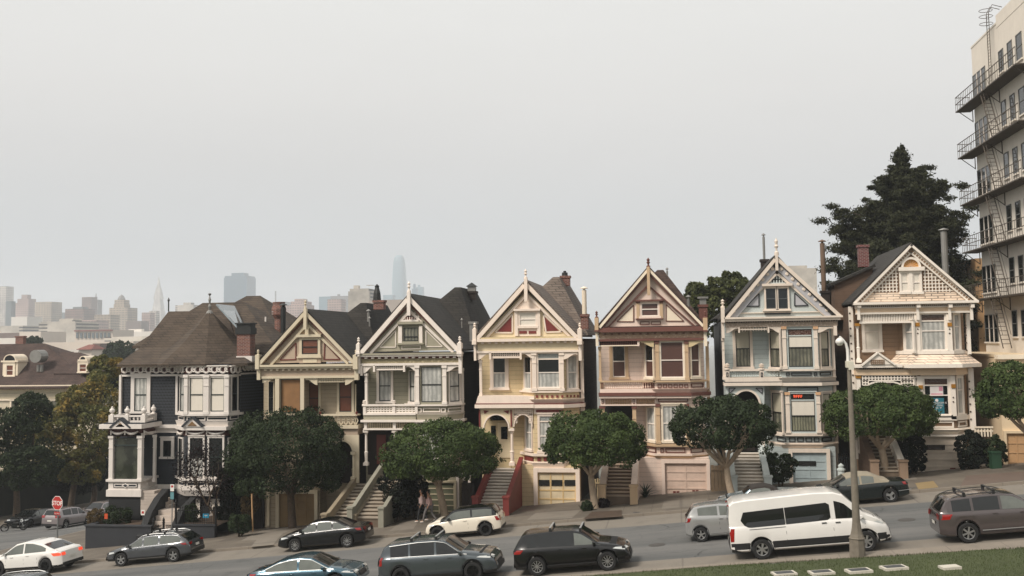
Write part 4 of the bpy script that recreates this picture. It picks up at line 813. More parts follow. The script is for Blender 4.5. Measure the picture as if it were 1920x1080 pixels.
    for dx, wd in ((0, 4), (4.8, 4), (9.6, 3.6), (14, 3)): B.C.rb(G, x+dx, 740.6, x+dx+wd, 741.6, .035, .055, 'neon'); B.C.rb(G, x+dx+(1.4 if dx == 0 else 0), 741.6, x+dx+(2.4 if dx == 0 else 1), 746, .035, .055, 'neon'); B.C.rb(G, x+dx+.5, 743.2, x+dx+wd, 744, .035, .055, 'neon')
    G.build('neon_letters', w6)
    for x0, x1 in ((1473, 1480.5), (1531, 1538)): post(B.C, H, x0, 735, x1, 814, .02, .17, T, cap='goldcap', name='pilaster')
    M = MB(); B.C.outline(M, 1475, 726, 1534, 732.5, .05, .02, .07, K); B.L.outline(M, 1458, 819.5, 1475, 828, .06, .02, .07, K)
    for x0 in (1479, 1494.5, 1510): B.C.outline(M, x0, 820, x0+12.5, 829, .06, .02, .07, K)
    B.C.outline(M, 1525.5, 820, 1536, 829, .06, .02, .07, K); B.R.outline(M, 1540, 819.5, 1558, 828, .06, .02, .07, K); M.build('bay_panel', H)
    M = MB(); B.ring(M, z(817), z(812), .22, T); B.ring(M, z(832.5), z(830), .18, T); B.ring(M, z(842), z(832.5), .24, T, .0); M.build('bay_moulding', H)
    M = MB(); FM.rb(M, 1438, 838, 1568, 925, -1, -.02, 'bluesiding'); M.build('garage_wall', H)
    mat('garageblue', '#a3b0b2', .7)
    garage(H, FM, 1486, 848, 1550, 911, 'garageblue', T, 2, 4, wins=[(1497, 864, 1529.5, 873)], fw=.2, vents=[(1488, 904, 1497, 909), (1534, 903, 1543, 908)])
    stairs(H, 1380, 1434, 1395, 1430, 917, 848, 58.6, YF+.3, 11, ('stair_white', 'stair_riser'), rm='bluepaint')
mat('neon', (1.0, .13, .05), .5, 'plain', emit=.4); mat('lacegreen', '#8e8c74', .6, 'curtain', '#4b4c40', fold=40, coat=.4)
house6()
# ======== house 7: cream with brown siding
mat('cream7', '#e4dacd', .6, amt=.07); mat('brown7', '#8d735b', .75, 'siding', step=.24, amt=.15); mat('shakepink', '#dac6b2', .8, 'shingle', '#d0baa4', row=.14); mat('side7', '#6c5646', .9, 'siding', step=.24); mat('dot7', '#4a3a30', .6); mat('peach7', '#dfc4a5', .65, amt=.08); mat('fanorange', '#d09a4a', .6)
def house7():
    H = root('gabled_house', 1712, 'cream and brown gabled house with lattice gable, gold fan window and window posters', 'house', GRP); T = 'cream7'
    ap, bl, br = (1706, 458), (1598, 568), (1831, 564)
    X0, X1, *_ = body(H, 1597, 1812, 572, 890, 'side7', 'brown7', 'roofdark', ap, bl, (1820, 564), ridge_back=7, rear=(-.3, .8))
    gable(H, FM, ap, bl, br, .13, 'brown7', T)
    M = MB()
    for a, b, sd in (((1602, 568), (1706, 463), -1), ((1826, 564), (1706, 463), 1)):
        FM.strip(M, a, b, .30, .02, .2, T, side=sd)
        A = Vector(FM.pt(*a)); B_ = Vector(FM.pt(*b)); d = (B_-A).normalized(); n_ = Vector((-d.y, d.x))*sd; A += n_*.15; B_ += n_*.15
        for i in range(26):
            c = A.lerp(B_, (i+.6)/26); q = [c+Vector((.085, 0)), c+Vector((0, .085)), c-Vector((.085, 0)), c-Vector((0, .085))]; FM.poly(M, [tuple(v) for v in q], .2, .215, 'brown7', px=False)
    M.build('verge_trim', H)
    M = MB()
    for y in range(8):   # square lattice that fills both sides of the gable window
        yy = 545-y*6.4; xl_ = 1636+(548-yy)*1.0; xr_ = 1785-(546-yy)*1.12
        FM.rb(M, xl_-4, yy-.9, 1683, yy+.9, 0, .08, T); FM.rb(M, 1731, yy-.9, xr_+4, yy+.9, 0, .08, T)
    for i in range(8):
        x = 1680-i*6.4; FM.rb(M, x-.9, 548-(x-1634), x+.9, 548, .01, .085, T)
        x = 1734+i*6.6; FM.rb(M, x-.9, 547-(1787-x)*.88, x+.9, 547, .01, .085, T)
    M.build('lattice_panel', H)
    sash(FM, 1689, 512, 1702, 547, H, T, 'blind', o=.05, cw=.1, sashm='white', name='gable_window'); sash(FM, 1711.5, 512, 1724.5, 547, H, T, 'blind', o=.05, cw=.1, sashm='white', name='gable_window')
    M = MB(); FM.rb(M, 1683, 501, 1731, 508, 0, .3, T); FM.rb(M, 1704, 508, 1710, 549, 0, .18, T); arch_trim(FM, M, 1707, 501, 14.5, 4, .0, .22, T)
    P = [(1707+15*math.cos(math.pi*i/12), 501-15*math.sin(math.pi*i/12)) for i in range(13)]; FM.poly(M, P, 0, .06, 'fanorange')
    for i in range(1, 8): a = math.pi*i/8; FM.strip(M, (1707, 501), (1707+14*math.cos(a), 501-14*math.sin(a)), .03, .06, .09, 'goldcap')
    M.build('fan_light', H)
    M = MB(); FM.poly(M, [(1604, 567), (1625, 549.5), (1800, 547), (1824, 564)], -.1, .1, 'shakepink'); M.build('shingled_skirt', H)
    M = MB(); FM.rb(M, 1598, 565.5, 1831, 570, -.2, .5, T); dentils(FM, M, 1610, 572, 1815, 574.5, 56, .1, .2, 'dot7', .45); FM.rb(M, 1604, 570, 1817, 577, -.3, .14, T); FM.rb(M, 1605, 577, 1817, 584.5, -.3, .1, 'peach7'); FM.rb(M, 1605, 584.5, 1817, 588, -.3, .18, T); M.build('cornice', H)
    M = MB()
    for x in (1609, 1719.5, 1779, 1820): FM.rb(M, x-3.5, 570, x+3.5, 577, .1, .42, T); FM.rb(M, x-2.6, 577, x+2.6, 600, .08, .24, T)
    M.build('bracket', H)
    M = MB(); a, b, c, d = FM.rect(1613, 588, 1711, 603)
    for i in range(33): x = lerp(a, b, i/32); FM.box(M, x-.028, x+.028, c, d, .0, .05, T)
    FM.rb(M, 1611, 602.5, 1714, 606, -.02, .12, T); M.build('spindle_screen', H)
    post(FM, H, 1606.5, 606, 1613.5, 680, -.35, -.1, T, cap='gold', turned=True)
    B = Bay(H, 1688, 1713, 1787, 1812, 588, 845, 'brown7', back=1.0)
    sash(FW, 1621.5, 604, 1648, 656, H, T, 'blind', cw=.17, sashm='white', bar=.66); 
    sash(B.L, 1698.5, 605, 1713, 657, H, T, 'lace', cw=.14, sashm='white', bar=.66); sash(B.C, 1727, 589, 1772, 657, H, T, 'lace', cw=.12, top=601.5, topmat='artglassbrown', sashm='white', bar=.66); sash(B.R, 1788, 590, 1797, 656, H, T, 'lace', cw=.12, sashm='white', bar=.66)
    M = MB()
    for x, y0, y1 in ((1719, 588, 663), (1779, 588, 663), (1725, 705, 788), (1786, 703, 786)): B.C.rb(M, x-5, y0, x+5, y1, .02, .16, T); B.C.rb(M, x-4, y0+17, x+4, y0+24, .16, .22, 'gold')
    M.build('pilaster', H)
    M = MB()
    for x, y0 in ((1719.5, 617), (1779, 617), (1726, 747), (1786, 745)):
        for k in range(2): s_, z_ = B.C.pt(x, y0+k*8); M.tube([B.C.P(s_, z_, .16), B.C.P(s_, z_, .19)], .045, 8, 'dot7')
    for x, y0 in ((1596, 587), (1815, 614), (1602, 704), (1822, 716)):
        for k in range(8 if y0 < 650 else 6):
            if y0+k*14.3 > (684 if y0 < 650 else 800): break
            s_, z_ = FM.pt(x+k*.7, y0+k*14.3); M.tube([FM.P(s_, z_, -.55), FM.P(s_, z_, -.52)], .055, 8, 'dot7')
    M.build('dot_ornament', H)
    FQ = Frame((-60, YF+.75), (60, YF+.75)); M = MB()
    for r in ((1592, 575, 1600, 684), (1811, 588, 1818, 664), (1597, 690, 1606, 860), (1816, 690, 1826, 806)): FQ.rb(M, *r, 0, .2, T)
    M.build('corner_board', H)
    z = B.pz; M = MB(); B.ring(M, z(664), z(657.5), .2, T); B.ring(M, z(682), z(664), .12, 'shakepink', .75); B.ring(M, z(689), z(682), .82, T); B.ring(M, z(703), z(689), .3, 'peach7'); M.build('bay_roof', H)
    M = MB(); FM.rb(M, 1600, 683, 1690, 689, -1, .35, T); FM.rb(M, 1604, 690, 1722, 703, -1, .12, 'peach7'); dentils(FM, M, 1610, 689.5, 1720, 692, 32, .12, .2, 'dot7', .45); FM.poly(M, [(1616, 683.5), (1643, 662), (1673, 683)], -.2, .4, T); lattice(FM, M, 1631, 675, 1655, 682, 6, 2, .4, .43, 'brown7', .05); FM.strip(M, (1613, 685), (1643, 661), .1, .3, .5, T); FM.strip(M, (1676, 684), (1643, 661), .1, .3, .5, T); M.build('porch_roof', H)
    M = MB(); lattice(FM, M, 1617, 704, 1719, 713, 17, 2, .0, .05, T, .06); lattice(FM, M, 1690, 713, 1719, 734, 5, 4, .0, .05, T, .06); lattice(FM, M, 1617, 713, 1628, 722, 2, 2, .0, .05, T, .06)
    P = [(1690-26*math.cos(t)*0+0, 0) for t in (0,)]
    prev = None
    for i in range(11):
        t = i/10; p = (1628+t*78, 716-0*t + 20*max(0, (t-.55)/.45)**2 + 5*max(0, (.25-t)/.25)**2)
        if prev: FM.strip(M, prev, p, .09, .0, .09, T)
        prev = p
    M.build('lattice_arch', H)
    post(FM, H, 1609, 704, 1616, 850, -.3, .0, T, cap='gold'); 
    M = MB(); FW.rb(M, 1616, 705, 1690, 850, .01, .04, 'darkwood_shade'); FW.rb(M, 1648, 712, 1672, 800, .04, .08, T); M.build('door', H)
    sash(B.L, 1703, 712, 1716, 775, H, T, 'lace', cw=.1, sashm='white'); w7 = sash(B.C, 1733, 709, 1778, 778, H, T, 'glass', cw=.12, top=722, topmat='artglassbrown', sashm='white', bar=.66); sash(B.R, 1794, 708, 1803, 776, H, T, 'lace', cw=.12, sashm='white', bar=.66)
    G = MB(); B.C.rb(G, 1743.5, 724.5, 1768, 742.5, .035, .05, 'posterwhite'); B.C.rb(G, 1745, 737.5, 1767, 741.5, .05, .054, 'posterpink'); B.C.rb(G, 1760, 725, 1767, 733, .05, .054, 'posterpink'); G.build('pink_poster', w7)
    G = MB(); B.C.rb(G, 1745, 746, 1770, 777, .035, .05, 'posterteal')
    s_, z_ = B.C.pt(1756, 750.5); G.tube([B.C.P(s_, z_, .05), B.C.P(s_, z_, .056)], .09, 10, 'posterwhite')
    po = G.build('teal_poster', w7)
    for i, tx in enumerate(('FREEDOM IS', 'NOTHING', 'TO', 'ALL', 'RIGHT')[:0] or ('FREEDOM IS', 'REVIVAL', 'AND IF', 'ALL', 'RIGHT')):
        text_mesh(tx, B.C, 1746+ (1 if i == 0 else 3), 757+i*4.6, .15, .052, 'posterwhite', po)
    M = MB(); B.ring(M, z(788), z(780), .16, T); B.ring(M, z(813), z(805), .34, T, .1); B.ring(M, z(805), z(803), .2, T); B.C.outline(M, 1742, 789.5, 1788, 802, .09, .02, .09, T); B.R.outline(M, 1795, 789, 1811, 800, .08, .02, .09, T); M.build('bay_moulding', H)
    M = MB(); FM.rb(M, 1700, 812, 1812, 900, -1, -.02, 'garagewhite'); FW.rb(M, 1607, 805, 1645, 900, .3, .4, 'side7'); M.build('garage_wall', H)
    garage(H, FM, 1731, 818, 1803, 889, 'garagewhite', T, 1, 5, wins=[(1737, 834, 1771, 843)], fw=.1, vents=[(1781, 877, 1791, 881)])
    stairs(H, 1643, 1686, 1655, 1682, 888, 815, 59.2, YF+.3, 11, ('stair_light', 'stair_dark'), rm=['side7', 'cream7'], post='brown7p')
    chimney(H, 1610, 1630, 459, 500, YF+6, 'brickred')
    # lower side dormer block on the north slope
mat('garagewhite', '#cfc0ae', .7); mat('brown7p', '#8a7460', .8); mat('posterwhite', '#ddd6d2', .7); mat('posterpink', '#c98a9a', .7); mat('posterteal', '#1d6a78', .7); mat('brickred', '#6b2b28', .85, 'brick', '#57201f')
def text_mesh(txt, F, px, py, size, o, mt, par, name='lettering', bold=0, center=False):
    cu = bpy.data.curves.new(name, 'FONT'); cu.body = txt; cu.size = size; cu.extrude = .002; cu.offset = bold; cu.align_x = 'CENTER' if center else 'LEFT'
    t = bpy.data.objects.new('tmp_text', cu); col.objects.link(t); dg = bpy.context.evaluated_depsgraph_get(); me = bpy.data.meshes.new_from_object(t.evaluated_get(dg))
    bpy.data.objects.remove(t); me.materials.clear(); me.materials.append(MATS[mt]); me.name = name
    s_, z_ = F.pt(px, py); base = WL[par.name] if par else Vector((0, 0, 0))
    for v in me.vertices: q = F.P(s_+v.co.x, z_+v.co.y, o+v.co.z); v.co = q-base
    ob = bpy.data.objects.new(name, me); col.objects.link(ob)
    if par: ob.parent = par
    WL[ob.name] = base; return ob
house7()
# ======== house 1: dark slate blue corner house
mat('slatescale', '#31353b', .8, 'scale', amt=.1); mat('slate', '#2b3036', .8, amt=.12); mat('slatesiding', '#2a3038', .8, 'siding', step=.12, amt=.1); mat('slatebase', '#232425', .85, 'siding', step=.3); mat('white1', '#d8d0c8', .6, amt=.1); mat('maroon1', '#4a2520', .7); mat('goldtri', '#a2835a', .7, 'relief', '#6e5230', vs=14); mat('sashgreen', '#23302f', .5); mat('reddoor', '#5a1f1b', .5)
mat('skylight', '#6d777b', .25, coat=.6, amt=.2); mat('steps1', '#b9aca0', .85, amt=.25)
def ringpoly(mb, loops, mt, cap=None):
    n = len(loops[0]); o = []
    for lp in loops: o += list(lp)
    mb.add(o, [(k*n+i, k*n+(i+1) % n, (k+1)*n+(i+1) % n, (k+1)*n+i) for k in range(len(loops)-1) for i in range(n)]+([tuple(range((len(loops)-1)*n, len(loops)*n))] if cap else []), mt)
def hip(mb, e, r0, r1, mt, flare=None, th=.15):
    """hipped roof: eave corners e (4, from front left, anticlockwise from above), ridge ends r0 r1"""
    e = [Vector(p) for p in e]; R = [Vector(r0), Vector(r1), Vector(r1), Vector(r0)] 
    loops = [[p-Vector((0, 0, th)) for p in e], e]
    if flare: loops.append([a.lerp(b, flare[0])-Vector((0, 0, (b.z-a.z)*flare[1])) for a, b in zip(e, R)])
    ringpoly(mb, loops, mt); L_ = loops[-1]
    mb.add(L_+[Vector(r0), Vector(r1)], [(0, 1, 5, 4), (1, 2, 5), (2, 3, 4, 5), (3, 0, 4)], mt)
def house1():
    H = root('corner_house', 330, 'dark slate blue corner house with white trim, brown hipped roof and scroll frieze', 'house'); T = 'white1'
    P0 = onY(226, 740, YW); P1 = onY(452, 740, YW); P2 = onY(505, 740, 66.5); zt = onY(330, 684, YW).z; zm = onY(330, 800, YW).z; zb = gz(P0.x, 64)-1.5
    W = MB(); W.prism([(P0.x, YW, zm), (P1.x, YW, zm), (P2.x, 66.2, zm), (P2.x, 78, zm), (P0.x, 78, zm)], (0, 0, zt-zm), 'slatescale'); W.prism([(P0.x, YW, zb), (P1.x, YW, zb), (P2.x, 66.2, zb), (P2.x, 78, zb), (P0.x, 78, zb)], (0, 0, zm-zb-.01), 'slatesiding'); W.build('wall', H)
    FR = Frame((P1.x, YW), (P2.x, 66.2))
    # frieze with white scrolls, cornice
    Fs = [(FW, 226, 335)]
    M = MB(); S = MB()
    B = Bay(H, 334, 350, 428, 449, 684, 796, 'slate', back=YW-YF)
    B2 = Bay(H, 334, 349, 424, 441, 806, 914, 'slate', back=YW-YF)
    def scroll(F, x0, x1, y0, y1, n, o):
        for i in range(n):
            cx = lerp(x0, x1, (i+.5)/n); cy = (y0+y1)/2; s_, z_ = F.pt(cx, cy); r = .26
            pts = [F.P(s_+r*math.cos(t*.5)*(1-.03*t), z_+r*math.sin(t*.5)*(1-.03*t), o+.06) for t in range(0, 13)]
            S.tube(pts, .065, 5, T); 
            pts = [F.P(s_+.28+.16*math.cos(t*.55+1.2), z_+.05+.16*math.sin(t*.55+1.2), o+.06) for t in range(0, 8)]; S.tube(pts, .055, 5, T)
    for F, x0, x1, n in ((FW, 229, 333, 7), (B.L, 335, 349, 2), (B.C, 350, 428, 5), (B.R, 429, 448, 2)):
        F.rb(M, x0-1, 685, x1+1, 687, 0, .25, T); F.rb(M, x0-1, 687, x1+1, 699.5, 0, .08, 'maroon1'); scroll(F, x0, x1, 688, 699, n, .08); F.rb(M, x0-1, 702, x1+1, 705.5, 0, .12, T)
    a, b = 451, 500; FR.rb(M, a, 681, b, 692, 0, .1, 'maroon1'); FR.rb(M, a, 698, b, 701, 0, .12, T); FR.rb(M, a, 678, b, 680, 0, .3, T); scroll(FR, 453, 498, 683, 694, 7, .1)
    M.build('cornice', H); S.build('scroll_frieze', H)
    sk = dict(casing=T, sashm='sashgreen')
    sash(FW, 253, 709, 276, 771, H, pane='lace', cw=.25, **sk)
    sash(B.L, 340, 708, 347.5, 771, H, pane='lace', cw=.08, **sk); sash(B.C, 357, 708, 382, 771.5, H, pane='blind', cw=.1, **sk); sash(B.C, 396, 708, 421, 771.5, H, pane='blind', cw=.1, **sk); sash(B.R, 433, 707, 443, 770, H, pane='glass', cw=.1, **sk)
    for x0, x1, F in ((347.5, 354, B.C), (384.5, 393.5, B.C), (424, 431, B.C)): post(F, H, x0, 703, x1, 777, .02, .2, T, name='pilaster')
    M = MB(); FW.rb(M, 225, 703, 229, 800, 0, .16, T); FW.rb(M, 331, 703, 335, 776, 0, .16, T); M.build('corner_board', H)
    z = B.pz; M = MB(); B.ring(M, z(779.5), z(775), .22, T); B.ring(M, z(800), z(790), .2, T, .05); M.build('bay_moulding', H)
    M = MB(); B.L.outline(M, 336, 780.5, 347, 788, .05, .02, .08, T); B.C.outline(M, 351, 781, 386, 788.5, .06, .02, .08, T); B.C.outline(M, 389, 781, 427, 788.5, .06, .02, .08, T); B.R.outline(M, 430, 778.5, 446, 786, .05, .02, .08, T); M.build('bay_panel', H)
    # mid cornice with two little gables
    FPx = Frame((-60, 61.6), (60, 61.6)); pl = onY(204, 860, 61.6); pr = onY(264, 860, 61.6); Xl, Xr = pl.x, pr.x; qr = onY(291, 860, YW).x
    zc0, zc1 = FW.pt(300, 803)[1], FW.pt(300, 796)[1]
    M = MB(); FW.rb(M, 290, 796, 334, 802, 0, .3, T); FW.rb(M, 290, 802, 334, 811, 0, .1, T); B2.ring(M, B2.pz(806), B2.pz(799), .35, T)
    zq = FPx.pt(235, 803)[1]
    def slab(z0, z1, g, mt):
        p = [(Xl-g, 61.6-g), (Xr+g*.6, 61.6-g), (qr+g, YW-.2), (qr+g, YW+.1), (Xl-g, YW+.1)]; M.prism([(x, y, z0) for x, y in p], (0, 0, z1-z0), mt)
    slab(zq, zq+.28, .45, T); slab(zq+.28, zq+.36, .25, 'slate'); slab(zq-.5, zq, .04, 'maroon1'); M.build('mid_cornice', H)
    M = MB()
    for F, cx, y0, y1 in ((FPx, 232, 786, 801), (B2.C, 366, 783, 799)):
        F.poly(M, [(cx-17, y1), (cx, y0), (cx+17, y1)], -.3, .42, T); F.poly(M, [(cx-9, y1-1.5), (cx, y0+6), (cx+9, y1-1.5)], .42, .45, 'goldtri'); F.strip(M, (cx-19, y1), (cx, y0-2), .1, -.3, .5, 'slate'); F.strip(M, (cx+19, y1), (cx, y0-2), .1, -.3, .5, 'slate')
    M.build('small_gable', H)
    M = MB()
    def swag(F, x0, x1, y, o):
        P = [F.P(*F.pt(lerp(x0, x1, i/10), y+4.5*math.sin(math.pi*i/10)), o) for i in range(11)]; M.tube(P, [.03+.06*math.sin(math.pi*i/10) for i in range(11)], 6, T)
        s_, z_ = F.pt(x0, y+2); M.tube([F.P(s_, z_+.12, o), F.P(s_, z_-.15, o)], .05, 6, T)
    FS = Frame((Xr, 61.6), (qr, YW-.2))
    for a in ((FPx, 210, 236), (FPx, 236, 261), (FS, 267, 289)): swag(*a, 808.5, .12)
    B2.ring(M, B2.pz(817), B2.pz(806), .05, 'maroon1')
    for a in ((B2.L, 336, 347), (B2.C, 351, 385), (B2.C, 389, 423)): swag(*a, 809, .12)
    M.build('swag_frieze', H)
    # entry bay
    M = MB(); zs = FPx.pt(235, 903)[1]; zbb = FPx.pt(235, 931)[1]; zd = FPx.pt(235, 817)[1]
    def sl(z0, z1, g, mt, mb): 
        p = [(Xl-g, 61.6-g), (Xr+g, 61.6-g), (Xr+g, YW+.1), (Xl-g, YW+.1)]; mb.prism([(x, y, z0) for x, y in p], (0, 0, z1-z0), mt)
    sl(zs, zs+.14, .12, T, M); sl(zbb, zbb+.42, .1, T, M); sl(zbb+.42, zs, .0, T, M); sl(zd, zd+.16, .04, T, M); sl(zq-.5, zd, 0, 'maroon1', M)
    sl(zbb-3.2, zbb, -.02, 'slatebase', M)
    FPx.rb(M, 213, 906, 258, 914.5, .0, .03, 'slate'); FPx.outline(M, 215, 907, 257, 913.5, .05, .03, .06, T); FPx.poly(M, [(229, 910), (236, 905.5), (243, 910), (236, 914.8)], .05, .08, T); FPx.poly(M, [(232, 910), (236, 907.5), (240, 910), (236, 912.8)], .08, .1, 'slate'); M.build('entry_bay', H)
    for x0, x1 in ((204.5, 212), (258.5, 266)): post(FPx, H, x0, 817, x1, 903, -.25, .05, T)
    G = MB(); FPx.rb(G, 213, 822, 258, 903, -.2, -.12, 'porchglass'); FPx.rb(G, 213, 834, 258, 836, -.12, -.05, 'sashgreen'); G.build('window', H)
    post(Frame((-60, 62.6), (60, 62.6)), H, 288, 815, 292, 903, -.1, .1, T)
    M = MB(); FK = Frame((Xr+.35, YW-.25), (qr+.05, YW-.25)); FK.rb(M, 270, 815, 290, 925, -.1, .0, 'slate'); FK.rb(M, 273, 843, 283, 912, 0, .08, 'reddoor'); FK.rb(M, 271, 818, 287, 840, 0, .06, 'glass'); M.build('door', H)
    sash(FW, 307, 826, 322, 856, H, pane='glass', cw=.2, bar=0, **sk)
    sash(B2.L, 337, 822, 344, 893, H, pane='glass', cw=.08, **sk); sash(B2.C, 357, 821, 381, 893, H, pane='glass', cw=.12, lower='lace', **sk); sash(B2.C, 393, 821, 418, 893, H, pane='glass', cw=.12, **sk); sash(B2.R, 427, 822, 437, 892, H, pane='glass', cw=.08, **sk)
    z = B2.pz; M = MB(); B2.ring(M, z(901), z(896), .25, T); B2.ring(M, z(919), z(912), .22, T); B2.ring(M, z(930), z(919), .2, T, .05); FW.rb(M, 291, 908, 334, 916, 0, .12, T); M.build('bay_moulding', H)
    M = MB(); B2.L.outline(M, 336, 902, 347, 911, .06, .02, .08, T); B2.C.outline(M, 351, 903, 385, 911.5, .06, .02, .08, T); B2.C.outline(M, 388, 903, 423, 911.5, .06, .02, .08, T); M.build('bay_panel', H)
    FB = Frame((-60, 63.0), (60, 63.0)); M = MB(); FB.rb(M, 334, 928, 448, 1010, -.7, 0, 'slatebase'); M.build('basement_wall', H)
    sash(FB, 358, 936, 375, 967, H, pane='blind', cw=.03, casing=T, bar=.5, sashm='white'); sash(FB, 396, 936, 412, 965, H, pane='blind', cw=.03, casing=T, bar=.5, sashm='white')
    # balcony over the entry bay
    M = MB(); zr = FPx.pt(236, 779)[1]; zf = zq+.36
    c = [(Xl+.1, 61.75), (Xr+.1, 61.75), (qr, YW-.3)]; 
    for (ax, ay), (bx, by) in ((c[0], c[1]), (c[1], c[2]), ((Xl+.1, YW), c[0])):
        f = Frame((ax, ay), (bx, by)); f.box(M, -.1, f.L+.1, zr-.1, zr, -.12, .12, T); f.box(M, 0, f.L, zf, zf+.12, -.08, .08, T); n = int(f.L/.26)
        for i in range(n): q = f.P(f.L*(i+.5)/n, 0, 0); M.lathe((q.x, q.y, zf+.1), [(.04, 0), (.085, .12), (.04, .3), (.08, zr-zf-.28), (.05, zr-zf-.15)], 6, T)
    for q in (c[0], c[1], c[2], (lerp(Xl, Xr, .52), 61.75)):
        M.box(q[0]-.16, q[0]+.16, q[1]-.16, q[1]+.16, zf, zr+.03, T); M.lathe((q[0], q[1], zr), [(.14, 0), (.14, .05), (.06, .1), (.17, .25), (.17, .36), (.07, .46), (.07, .52), (.01, .58)], 10, T)
    M.build('balcony', H)
    # roofs
    R = MB(); ze = onY(330, 683, 61.9).z
    EL = onY(214, 683, 62.6).x; ER = onY(500, 683, 66).x
    r0 = onY(316, 584, 69); r1 = onY(356, 584, 69)
    hip(R, [(EL, 62.9, ze), (ER, 62.9, ze), (ER, 79, ze), (EL, 79, ze)], r0, Vector((r1.x+2.5, r1.y+.5, r0.z)), 'roofbrown', flare=(.42, .13))
    # turret roof over the bay
    ap = onY(393, 584, 66.0); cxx, cyy = ap.x, 66.0; L_ = []
    for rr, zz in ((3.95, ze-.12), (3.95, ze), (2.3, lerp(ze, ap.z, .36)), (1.2, lerp(ze, ap.z, .66)), (.12, ap.z)):
        L_.append([Vector((cxx+rr*math.cos(R_(22.5+45*k)), cyy+rr*math.sin(R_(22.5+45*k))*(1.03), zz)) for k in range(8)])
    ringpoly(R, L_, 'roofbrown', True)
    m0 = onY(380, 568, 71); m1 = onY(445, 570, 71); hip(R, [(m0.x-3, 66.5, ze+1.2), (ER+1.5, 64.5, ze+.6), (ER+1.5, 79.5, ze+.6), (m0.x-3, 79.5, ze+1.2)], m0, Vector((m1.x+.5, 71, m0.z)), 'roofbrown')
    k0 = onY(462, 555, 75); k1 = onY(488, 557, 75); hip(R, [(k0.x-3.2, 68, ze+1.5), (k1.x+5.6, 67, ze+.2), (k1.x+5.6, 82, ze+.2), (k0.x-3.2, 82, ze+1.5)], k0, Vector((k1.x, 75, k0.z)), 'roofbrown')
    R.build('roof', H)
    M = MB(); z0 = ap.z-.1; M.lathe((ap.x, ap.y, z0), [(.28, -.15), (.2, .1), (.07, .2), (.12, .45), (.05, .6), (.1, .9), (.03, 1.15), (.13, 1.3), (.01, 1.36)], 8, 'flue'); M.lathe((r0.x, r0.y, r0.z), [(.05, 0), (.05, .7), (.1, .8), (.01, 1.0)], 6, 'darkmetal'); M.build('finial', H)
    a, b, c_, d = [onY(*p) for p in ((400, 579, 66.6), (434, 582, 69.5), (458, 632, 67.2), (446, 630, 64.4))]
    M = MB(); n_ = (b-a).cross(d-a).normalized(); n_ = n_ if n_.z > 0 else -n_; M.prism([a+n_*.3, b+n_*.3, c_+n_*.3, d+n_*.3], n_*.1, 'skylight'); M.build('skylight', H)
    C = MB(); q0 = onY(444, 665, 63.9); q1 = onY(469, 625, 63.9); zc = onY(456, 605, 63.9).z
    C.box(q0.x, q1.x, 63.9, 64.7, q0.z-.6, zc-.7, 'brick'); C.box(q0.x-.08, q1.x+.08, 63.82, 64.78, zc-.75, zc-.35, 'darkmetal'); C.box(q0.x-.02, q1.x+.02, 63.88, 64.72, zc-.35, zc-.1, 'darkmetal'); C.box(q0.x-.1, q1.x+.1, 63.8, 64.8, zc-.1, zc, 'darkmetal')
    C.box(q0.x-.03, q1.x+.15, 63.86, 64.74, q0.z-.9, q0.z-.1, 'white1'); C.build('chimney', H)
    C = MB(); q = onY(523, 590, 70); C.lathe((q.x, q.y, q.z-1.5), [(.3, 0), (.3, 1.2), (.5, 1.5), (.52, 1.9), (.42, 2.2), (.45, 2.4), (.01, 2.42)], 12, 'brick'); C.build('chimney', H)
    pipe('vent_pipe', H, 531, 575, 625, 66.5, .17, 'darkmetal', True); pipe('vent_pipe', H, 498, 594, 603, 66.8, .06, 'white1', False)
    # front steps, stair wall
    S = MB(); f0 = onY(292, 978, 60.4); xr_ = onY(333, 978, 60.4).x; zt_ = onY(300, 958, 60.4).z; zg = walkz(f0.x, 59.4)
    n = 6
    for i in range(n): S.box(f0.x, xr_, 59.2+i*.3, 61.6, zg-.5 if i == 0 else lerp(zg, zt_, i/n), lerp(zg, zt_, (i+1)/n)-.01, 'steps1')
    zu = onY(288, 918, 62.2).z; m_ = 6; xl2 = onY(289, 930, 62.0).x; xr2 = onY(322, 945, 62.0).x
    for i in range(m_): x1 = lerp(xr2, xl2, i/m_); S.box(xl2-1.2, x1, 61.65, 62.6, zt_-.4 if i == 0 else lerp(zt_, zu, i/m_), lerp(zt_, zu, (i+1)/m_)-.01, 'steps1')
    S.build('stairs', H)
    S = MB(); xa, xb = f0.x-.45, f0.x-.02; S.prism([(xa, 58.9, zg-.3), (xa, 62.0, zg-.3), (xa, 62.0, zt_+1.1), (xa, 61, zt_+.7), (xa, 60, zt_+.0), (xa, 58.9, zg+.5)], (xb-xa, 0, 0), 'slatebase'); S.build('stair_wall', H)
    S = MB(); xa, xb = xr_+.02, xr_+.4; S.prism([(xa, 58.9, zg-.3), (xa, 62.0, zg-.3), (xa, 62.0, zt_+.6), (xa, 60.4, zt_+.1), (xa, 58.9, zg+.4)], (xb-xa, 0, 0), 'slatebase'); S.build('stair_wall', H)
    return Xl, Xr, zbb
mat('porchglass', '#46493f', .05, 'curtain', '#20231f', coat=1, fold=5)
house1()
